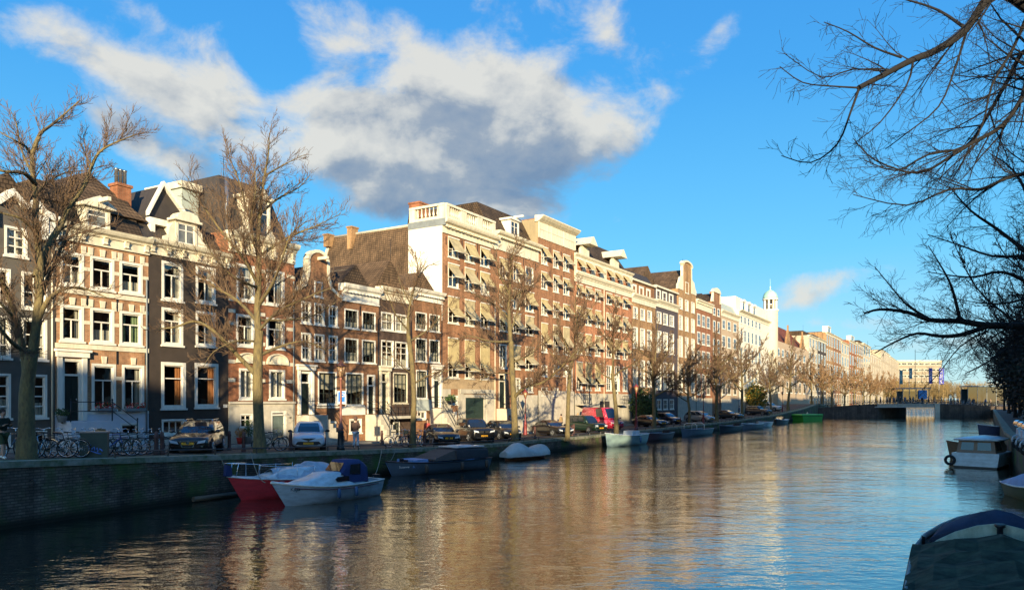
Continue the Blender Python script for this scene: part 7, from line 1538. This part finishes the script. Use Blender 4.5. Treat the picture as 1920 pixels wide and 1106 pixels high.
for x, z, w in ((1.1, .8, .85), (1.15, 1.75, .8), (1.5, 1.98, .78), (2.3, 1.98, .74), (2.75, 1.45, .72)):
    rings.append([(x, w, .85 if x < 2.5 else 1.35), (x, w * .98, z - .18), (x, w * .7, z), (x, -w * .7, z), (x, -w * .98, z - .18), (x, -w, .85 if x < 2.5 else 1.35)])
h_.loft(rings, False, False, 0, True); h_.build('spray_hood', NAVY, t)
for s in (-1, 1): MB().face([(1.62, s * .80, 1.25), (2.3, s * .775, 1.3), (2.25, s * .775, 1.78), (1.62, s * .80, 1.78)]).build('hood_window', M_CGLASS, t)
MB().face([(2.45, .5, 1.86), (2.45, -.5, 1.86), (2.77, -.55, 1.47), (2.77, .55, 1.47)]).build('hood_window', M_CGLASS, t)
ob = MB(); ob.box(-.35, -.05, -.16, .16, .55, 1.05); ob.box(-.25, -.12, -.06, .06, -.3, .55); ob.build('outboard_motor', M_BLACK, t)
text('Kaya', .24, 'boat_name', M_BLACK, t, (5.35, .62, .78), (math.pi / 2, 0, math.pi - .35), ext=.002); 
nm = [o for o in t.children if o.name.startswith('boat_name')][0]; nm.location = (5.45, .60, .82); t.scale = (.86,) * 3
# red one behind
s_, b_ = along(640, 917), along(448, 938); L_ = 6.6
t, r = boat('sailing_boat', 'red-hulled boat under a crumpled pale tarpaulin behind the white cruiser', 'boat', 6.6, 2.2, .9, REDH, s_, heading(s_, b_), deck=(3, WH, .08), rake=.85, sheer=.3, wale=WH)
b = MB(); cabin(b, [(1.6, .9, 1.3), (2.0, .9, 1.45), (3.8, .95, 1.4), (4.4, 1.0, 1.2), (4.8, 1.05, 1.1)], .75, .6); b.build('cabin', WH, t)
tp = MB(); rnd = random.Random(4); rings = []
for i in range(15):
    x = .6 + i * .27; zc = 1.35 + .32 * math.sin(min(1, i / 9) * math.pi * .9) + rnd.uniform(-.05, .05); rings.append([(x, (1.0 - abs(k - 5) * 0 ) * (5 - k) / 5 * 1.0 + rnd.uniform(-.03, .03), zc - abs(k - 5) ** 1.5 * .055 + rnd.uniform(-.03, .03)) for k in range(11)])
tp.loft(rings, False, False, 0, True); tp.build('tarpaulin', mat('crinkled_tarp', (.42, .47, .52), .5, .35, 3, bump=.6, bscale=8), t)
ra = MB(); ends = r[-1][0]
P = [(5.3, .62, 1.1), (5.3, .62, 1.75), (6.2, .32, 1.82), (6.75, 0, 1.85), (6.2, -.32, 1.82), (5.3, -.62, 1.75), (5.3, -.62, 1.1)]; ra.tube(P, .022, 5); ra.tube([(6.2, .32, 1.82), (6.3, .25, 1.2)], .02, 5); ra.tube([(6.2, -.32, 1.82), (6.3, -.25, 1.2)], .02, 5)
for s in (-1, 1):
    ra.tube([(5.3, s * .62, 1.7), (4.4, s * .85, 1.6), (3.4, s * 1.0, 1.55), (2.4, s * 1.02, 1.5)], .012, 4)
    for x, w in ((4.4, .85), (3.4, 1.0), (2.4, 1.02)): ra.tube([(x, s * w, 1.0), (x, s * w, 1.6)], .016, 4)
ra.build('pulpit_rail', M_CHROME, t); MB().prism([(6.4, 1.2), (6.75, 1.25), (6.7, 1.8), (6.45, 1.7)], -.12, .12).build('rolled_sail', NAVY, t); t.scale = (.88,) * 3
# long dark sloop
s_, b_ = along(905, 876), along(724, 893); t, r = boat('canal_sloop', 'long grey-blue sloop with a folded dark canopy and its name in white', 'boat', 8.3, 2.4, .72, GREYH, s_, heading(s_, b_), inner=mat('pale_blue_inside', (.22, .36, .60), .5), rake=.6, sheer=.22, wale=M_BLACK, full=.62)
b = MB(); rings = []
for x, z in ((.6, 1.52), (2.2, 1.6), (3.4, 1.55), (3.45, 1.52)): rings.append([(x, 1.12, .82), (x, 1.08, z - .15), (x, .85, z), (x, -.85, z), (x, -1.08, z - .15), (x, -1.12, .82)])
b.loft(rings, False, True, 0, True); b.build('canopy', DKC, t); MB().box(.8, 3.2, -.95, .95, 1.61, 1.68).box(1.6, 2.8, -.5, .5, 1.681, 1.74).build('roof_panel', WH, t)
b = MB(); rings = [[(3.46, 1.1, .85), (3.46, .95, 1.5), (3.46, -.95, 1.5), (3.46, -1.1, .85)], [(5.3, 1.1, .85), (5.3, 1.05, .97), (5.3, -1.05, .97), (5.3, -1.1, .85)]]; b.loft(rings, False, True, 0, False); b.build('folded_canopy', mat('brown_canvas', (.10, .075, .06), .8, .3, 3, bump=.3, stretch=(1, .2, 1)), t)
MB().box(5.6, 6.8, -.8, .8, .5, 1.0).build('engine_box', mat('pale_blue_inside', (.22, .36, .60)), t); b = MB(); b.box(6.81, 7.0, -.3, -.1, .5, 1.05).box(6.81, 7.0, .05, .3, .5, 1.0).box(6.82, 6.98, -.1, .05, .5, .8); b.build('rope_coil', M_BLACK, t)
for x in (1.0, 3.2, 6.2): MB().lathe([(.03, 0), (.11, .06), (.11, .5), (.03, .56)], 8, (x, 1.38, .15)).build('fender', mat('brown_fender', (.09, .06, .04), .7), t)
text('Suzanne', .2, 'boat_name', M_WHITE, t, (7.6, .93, .62), (math.pi / 2, 0, math.pi - .34), ext=.003); t.scale = (.93, .93, .88)
# covered rowing boat
s_, b_ = along(1012, 857), along(938, 864); t, r = boat('covered_boat', 'small boat wrapped in a dirty white tarpaulin at the end of the shaded quay', 'boat', 4.2, 1.7, .5, WOOD, s_, heading(s_, b_), rake=.3)
b = MB(); rnd = random.Random(8); rings = []
for i in range(17):
    x = -.15 + i * .27; w = .9 * (1 - max(0, (i - 9) / 8) ** 2 * .75); zc = .95 + .62 * math.exp(-((i - 10.5) / 3.0) ** 2) + .35 * math.exp(-((i - .5) / 3) ** 2) - .25 * math.exp(-((i - 15) / 1.0) ** 2)
    rings.append([(x, w * math.cos(math.pi * k / 10) * (1.05 if 0 < k < 10 else 1) + rnd.uniform(-.02, .02), (.3 if k in (0, 10) else .42) + (zc - .42) * math.sin(math.pi * k / 10) ** 1.2 + rnd.uniform(-.025, .025)) for k in range(11)])
b.loft(rings, False, True, 0, True); b.build('tarpaulin', TARP, t); t.scale = (1, 1, .78)
# teal rowing boat in the sun
s_, b_ = along(1203, 831), along(1121, 840); t, r = boat('open_launch', 'pale teal and white open launch moored below the pink van', 'boat', 7.6, 2.2, .95, TEAL, s_, heading(s_, b_), inner=WH2, rake=.4, sheer=.35, wale=WH, full=.55)
MB().box(1.5, 3.0, -.5, .5, .6, 1.35).build('console', WH, t); MB().lathe([(.03, 0), (.1, .06), (.1, .5), (.03, .56)], 8, (2.6, 1.12, .25)).build('fender', mat('blue_fender', (.05, .12, .25)), t)
# small dark boats further on
SB = [(1253, 822, 1208, 827, 5.2, mat('maroon_hull', (.10, .04, .04), .5), 'low maroon launch right of the teal launch', None), (1328, 813, 1266, 820, 6.3, GREYH, 'grey open boat with two white hoops', 'hoop'), (1384, 806, 1346, 811, 5.5, mat('black_hull', (.02, .022, .028), .5), 'low black launch right of the boat with white hoops', None),
      (1424, 802, 1390, 806, 5.5, mat('slate_hull', (.14, .17, .2), .5), 'slate grey rowing boat with a white rim', 'w'), (1441, 799, 1424, 801, 4.5, WH2, 'small white rowing boat right of the slate grey one', 'w'), (1472, 793, 1447, 797, 6.0, mat('black_hull', (.02, .022, .028)), 'white-decked speedboat with a dark hull near the green boat', 'd')]
for ua, va, ub, vb, Lb, col, lb, ex in SB:
    s_, b_ = along(ua, va), along(ub, vb); Lb = min(9.5, math.hypot(s_[0] - b_[0], s_[1] - b_[1]) * 1.03 + .3); t, r = boat('open_boat', lb, 'boat', Lb, 2.0, .7, col, s_, heading(s_, b_), inner=mat('grey_inside', (.12, .12, .13), .7) if ex != 'd' else None, deck=(2, WH, .15) if ex == 'd' else None, rake=.4, wale=WH if ex in ('w', 'd') else GREYH, group='small boats along the left quay')
    if ex == 'hoop':
        for x in (Lb * .4, Lb * .68): MB().tube([(x, .8, .7), (x, .78, 1.3), (x, .5, 1.5), (x, -.5, 1.5), (x, -.78, 1.3), (x, -.8, .7)], .04, 5).build('hoop', M_WHITE, t)
    if ex == 'd': MB().prism([(Lb * .45, .8), (Lb * .7, .85), (Lb * .5, 1.35)], -.6, .6).build('windscreen', M_CGLASS, t)
    if ex is None: MB().box(.3, .7, -.35, .35, .6, 1.0).build('seat', M_RUB, t)
s_, b_ = along(1533, 788), along(1494, 789); t = thing('flat_boat', 'bright green flat-sided boat moored just before the bridge', 'boat', (s_[0], s_[1], 0), heading(s_, b_)); Lg = math.hypot(s_[0] - b_[0], s_[1] - b_[1])
b = MB(); b.loft([[(0.3, -1.2, -.2), (Lg - .6, -1.2, -.2), (Lg - .6, 1.2, -.2), (.3, 1.2, -.2)], [(0, -1.3, 1.25), (Lg, -1.3, 1.25), (Lg, 1.3, 1.25), (0, 1.3, 1.25)], [(.15, -1.2, 1.4), (Lg - .15, -1.2, 1.4), (Lg - .15, 1.2, 1.4), (.15, 1.2, 1.4)]], True, True, 0, False); b.build('hull', mat('bright_green_hull', (.07, .42, .05), .5, .15, 1), t)
MB().box(-.03, Lg + .03, -1.34, 1.34, .95, 1.05).build('rubbing_strip', mat('dark_green_strip', (.02, .12, .03), .6), t); MB().lathe([(.14, 0), (.14, .3), (.03, .36)], 8, (Lg * .5, 0, 1.4)).build('mooring_post', M_WHITE, t)
# --- right bank boats: cabin boat
y0 = 47.5; p = (28.35, y0, 0); t = thing('cabin_boat', 'white canal boat with a brown windowed wheelhouse on the right side of the water', 'boat', p, math.radians(-45))
w_ = 2.4; hl = lambda z, o, bo: [(0 - o, 0, z), (w_ + o, 0, z), (w_ + o * .6, 1.5, z), (w_ * .97 + o, 3.6, z), (w_ * .5, 5.6 + bo, z), (w_ * .03 - o, 3.6, z), (-o * .6, 1.5, z)]
b = MB(); b.loft([hl(-.2, -.1, -.3), hl(.12, .0, 0)], True, False, 0, False); b.build('waterline', M_BLACK, t); b = MB(); b.loft([hl(.121, .0, 0), hl(.82, .1, .3), hl(.95, .1, .3), hl(.96, -.02, .1)], True, True, 0, False); b.build('hull', mat('boat_white', (.66, .74, .78)), t)
cb = lambda z, o: [(.12 + o, .2 + o, z), (w_ - .12 - o, .2 + o, z), (w_ - .08 - o, 1.8, z), (w_ - .2 - o, 3.4 - o, z), (.2 + o, 3.4 - o, z)]
ZC = px_h(825, y0) ; BRW = mat('brown_wheelhouse', (.27, .155, .09), .5, .2, 3); b = MB(); b.loft([cb(.961, 0), cb(ZC, .1)], True, False, 0, False); b.build('wheelhouse', BRW, t)
def winq(A, B, C, D_, k0, k1, z0=.22, z1=.86, out=.02):
    A, B, C, D_ = map(Vector, (A, B, C, D_)); P = lambda k, z: A.lerp(B, k).lerp(D_.lerp(C, k), z); n = (B - A).cross(D_ - A).normalized(); m = MB(); q = [P(k0, z0), P(k1, z0), P(k1, z1), P(k0, z1)]; m.face([p + n * out for p in q]); return m
lo, hi = cb(.961, 0), cb(ZC, .1)
for i, ks in ((0, ((.1, .44), (.54, .9))), (1, ((.12, .46), (.54, .88))), (4, ((.1, .45), (.55, .9)))):
    j = (i + 1) % 5
    for k0, k1 in ks: winq(lo[i], lo[j], hi[j], hi[i], k0, k1).build('window', M_CGLASS, t)
b = MB(); b.loft([cb(ZC + .001, -.12), cb(ZC + .1, -.14), cb(ZC + .22, .35), cb(ZC + .3, 1.0)], True, True, 0, True); b.build('roof', WH, t)
MB().torus((-.2, -.02, .45), .26, .09, 'y', 16, 8).build('tyre_fender', M_RUB, t)
# dinghy and round-ended tender behind it
y1 = HC * F / (808 - HZ) * 1.0; p = (ray(1838) * 66, 66, 0); t, r = boat('open_boat', 'dark blue-grey tender with a pale rim tied up beyond the cabin boat', 'boat', 4.6, 2.1, 1.45, mat('navy_hull', (.05, .07, .14), .5), (ray(1914) * 80 - .2, 80.0, 0), math.radians(182), inner=GREYH, rake=.3, wale=WH, full=.6); MB().box(.4, 1.4, -.5, .5, .8, 1.4).build('seat_box', WH, t)
t, r = boat('open_boat', 'small wooden dinghy squeezed behind the roof of the cabin boat', 'boat', 4.2, 1.7, 1.1, WOOD, (ray(1912) * 52, 53, 0), math.radians(170), inner=mat('tan_inside', (.25, .16, .1), .7), rake=.3, wale=WOOD)
# small covered boat at the right edge
y2 = HC * F / (946 - HZ); t, r = boat('covered_boat', 'little olive boat with a pale blue cover, at the right edge below the cabin boat', 'boat', 3.6, 1.5, .55, mat('olive_hull', (.12, .12, .05), .6), (ray(1918) * (y2 + 2.6), y2 + 3.2, 0), math.radians(262), rake=.25)
b = MB(); rings = [[(x, w * math.cos(math.pi * k / 8), .58 + (z - .58) * math.sin(math.pi * k / 8)) for k in range(9)] for x, w, z in ((.3, .7, .8), (1.2, .75, 1.1), (2.2, .72, 1.35), (2.7, .6, 1.2), (3.2, .35, .8))]
b.loft(rings, False, True, 0, True); b.build('cover', mat('pale_blue_tarp', (.30, .36, .50), .7, .25, 2, bump=.4, bscale=6), t)
# foreground barge with dark tarpaulins
GT_ = mat('dark_green_tarp', (.060, .072, .045), .85, .5, 3.5, bump=1.0, bscale=2.2, col2=(.016, .02, .015), spec=.12, stretch=(1, .5, 1)); BT_ = mat('blue_black_tarp', (.03, .038, .07), .75, .4, 2, bump=1.0, bscale=2.5, spec=.2)
t = thing('covered_barge', 'broad old boat under dark green and blue-black tarpaulins in the lower right corner', 'boat', (8.82, 13.17, 0), math.radians(60)); t.scale = (1, .64, 1)
Wb = 2.35
def br_(x, w, zs, zt_, n=13): return [(x, w * math.cos(math.pi * k / (n - 1)), zs + (zt_ - zs) * (1 - abs(2 * k / (n - 1) - 1) ** 1.1)) for k in range(n)]
st_ = [(-6, 2.25, 1.25), (-3, 2.35, 1.2), (0, 2.35, 1.18), (1.6, 2.3, 1.2), (3.0, 2.05, 1.25), (4.2, 1.55, 1.32), (5.0, 1.0, 1.4), (5.5, .35, 1.46)]
b = MB(); b.loft([[(x, w, z), (x, w * 1.0, z * .5), (x, w * .86, -.2), (x, -w * .86, -.2), (x, -w, z * .5), (x, -w, z)] for x, w, z in st_], False, True, 0, True); b.build('hull', mat('weathered_white_hull', (.36, .40, .40), .6, .35, 1.2), t)
b = MB()
for s in (-1, 1): b.tube([(x, s * (w + .02), z + .03) for x, w, z in st_], .075, 6)
b.build('gunwale', mat('grey_gunwale', (.25, .27, .26), .7, .4, 3), t)
rnd = random.Random(2); b = MB(); rings = []
for i in range(19):
    x = -6 + i * .412; w = interp([(a, c) for a, c, d in st_], x) * 1.07; z = interp([(a, d) for a, c, d in st_], x); ridge = z + .36 + .07 * math.sin(i * 1.9) + .04 * rnd.random(); ring = br_(x, w, z - .02, ridge)
    rings.append([(p[0] + rnd.uniform(-.04, .04), p[1], p[2] + .04 + ((.05 * math.sin(k * 2.3 + i * .7) + rnd.uniform(-.035, .035)) if 0 < k < 12 else -.2)) for k, p in enumerate(ring)])
b.loft(rings, False, True, 0, False); b.build('green_tarpaulin', GT_, t)
CO = [(2.1, 1.15), (1.7, 1.38), (1.2, 1.58), (.6, 1.74), (0, 1.82), (-.6, 1.74), (-1.2, 1.58), (-1.7, 1.38), (-2.1, 1.15)]
b = MB(); b.loft([[(1.98, y, 1.05) for y, z in CO], [(2.0, y, z) for y, z in CO], [(2.06, y, z) for y, z in CO], [(2.3, y, z - .1) for y, z in CO]], False, False, 0, False); b.build('coaming', mat('cream_coaming', (.46, .48, .36), .75, .45, 2, bump=.3, col2=(.20, .22, .15)), t)
b = MB(); rings = []
for i, (x, w, zt_) in enumerate(((2.25, 1.95, 1.74), (2.5, 1.9, 1.9), (2.9, 1.8, 2.0), (3.4, 1.6, 1.94), (4.0, 1.35, 1.75), (4.6, 1.05, 1.62), (5.3, .4, 1.5))): rings.append([(p[0], p[1], p[2] + (rnd.uniform(-.03, .03) if 0 < k < 12 else 0)) for k, p in enumerate(br_(x, w, 1.3, zt_))])
b.loft(rings, False, True, 0, True); b.build('blue_tarpaulin', BT_, t)
b = MB(); b.loft([[(1.4, 2.15, 1.2), (1.4, 1.6, 1.3), (1.4, .8, 1.38), (1.4, 0, 1.42), (1.4, -.8, 1.38), (1.4, -1.6, 1.3), (1.4, -2.15, 1.2)], [(1.97, 2.1, 1.2), (1.97, 1.6, 1.33), (1.97, .8, 1.43), (1.97, 0, 1.48), (1.97, -.8, 1.43), (1.97, -1.6, 1.33), (1.97, -2.1, 1.2)]], False, True, 0, False); b.build('deck_plank', mat('grey_weathered_plank', (.26, .29, .30), .8, .5, 2.5, bump=.3), t)
b = MB(); b.lathe([(.09, 0), (.09, .3), (.15, .33), (.15, .38)], 10, (1.85, 0, 1.45)); b.build('mooring_bitt', M_BLACK, t); MB().lathe([(.05, 0), (.05, .16), (.08, .18)], 8, (2.2, 2.1, 1.24)).build('cleat', M_BLACK, t)
# motor scooters in line at the right edge
def scooter(label, loc, rz):
    t = thing('motor_scooter', label, 'scooter', loc, rz, 'scooters on the right bank'); P = paint('pale_scooter_paint', (.5, .52, .55), .1)
    for x in (-.6, .62): w = MB(); w.torus((x, 0, .24), .19, .06, 'y', 16, 6); w.build('wheel', M_RUB, t)
    b = MB(); b.loft([[(x, y * w, z0 + (z1 - z0) * (.5 + .5 * zz)) for y, zz in ((1, -1), (1.05, 0), (.7, 1), (-.7, 1), (-1.05, 0), (-1, -1))] for x, w, z0, z1 in ((-.85, .12, .45, .7), (-.5, .2, .35, .8), (-.1, .18, .25, .72), (.1, .16, .2, .34), (.35, .17, .2, .4), (.45, .2, .3, 1.0), (.62, .12, .4, .95))]); b.build('fairing', P, t)
    MB().prism([(-.75, .78), (0, .78), (-.05, .88), (-.7, .9)], -.15, .15).build('seat', M_BLACK, t); MB().tube([(.45, -.33, 1.08), (.5, 0, 1.05), (.45, .33, 1.08)], .02, 5).build('handlebar', M_BLACK, t); MB().torus((.62, 0, .42), .22, .035, 'y', 14, 5).build('mudguard', P, t); MB().disc_y(.55, 1.2, .16, -.18, .18, 10).build('windshield', M_CHROME, t); return t
for k, d in enumerate((30.5, 32.6, 34.9)): 
    L_ = offset_line(RBANK, -.15); x = at_y(L_, d); scooter(('nearest', 'middle', 'farthest')[k] + ' of the three pale scooters at the right edge of the photo', (x - .2, d, 2.01), math.radians(170))

# mooring lines from the boats to the quay
def rope(p, q, lb, sag=.3):
    m = MB(); P = [Vector(p).lerp(Vector(q), k / 8) - Vector((0, 0, sag * 4 * (k / 8) * (1 - k / 8))) for k in range(9)]; m.tube(P, .018, 4); m.build('mooring_rope', mat('rope_grey', (.3, .27, .2), .9), label=lb, cat='rope')
def quay_pt(u, off=.1): x, y = at_u(QUAY, u, off); return (x, y, gh(x, y) + .05)
a = along(497, 948); rope((a[0], a[1], .95), quay_pt(470), 'mooring rope from the bow of the blue-white cruiser to the quay'); a = along(700, 926); rope((a[0], a[1], .8), quay_pt(716), 'mooring rope from the stern of the blue-white cruiser to the quay')
a = along(440, 938); rope((a[0], a[1], 1.1), quay_pt(412), 'mooring rope from the bow of the red boat to the quay'); a = along(726, 893); rope((a[0], a[1], .9), quay_pt(742), 'mooring rope from the bow of the long dark sloop to the quay')
a = along(1121, 840); rope((a[0], a[1], 1.2), quay_pt(1108), 'mooring rope from the pale teal launch to the sunny quay')
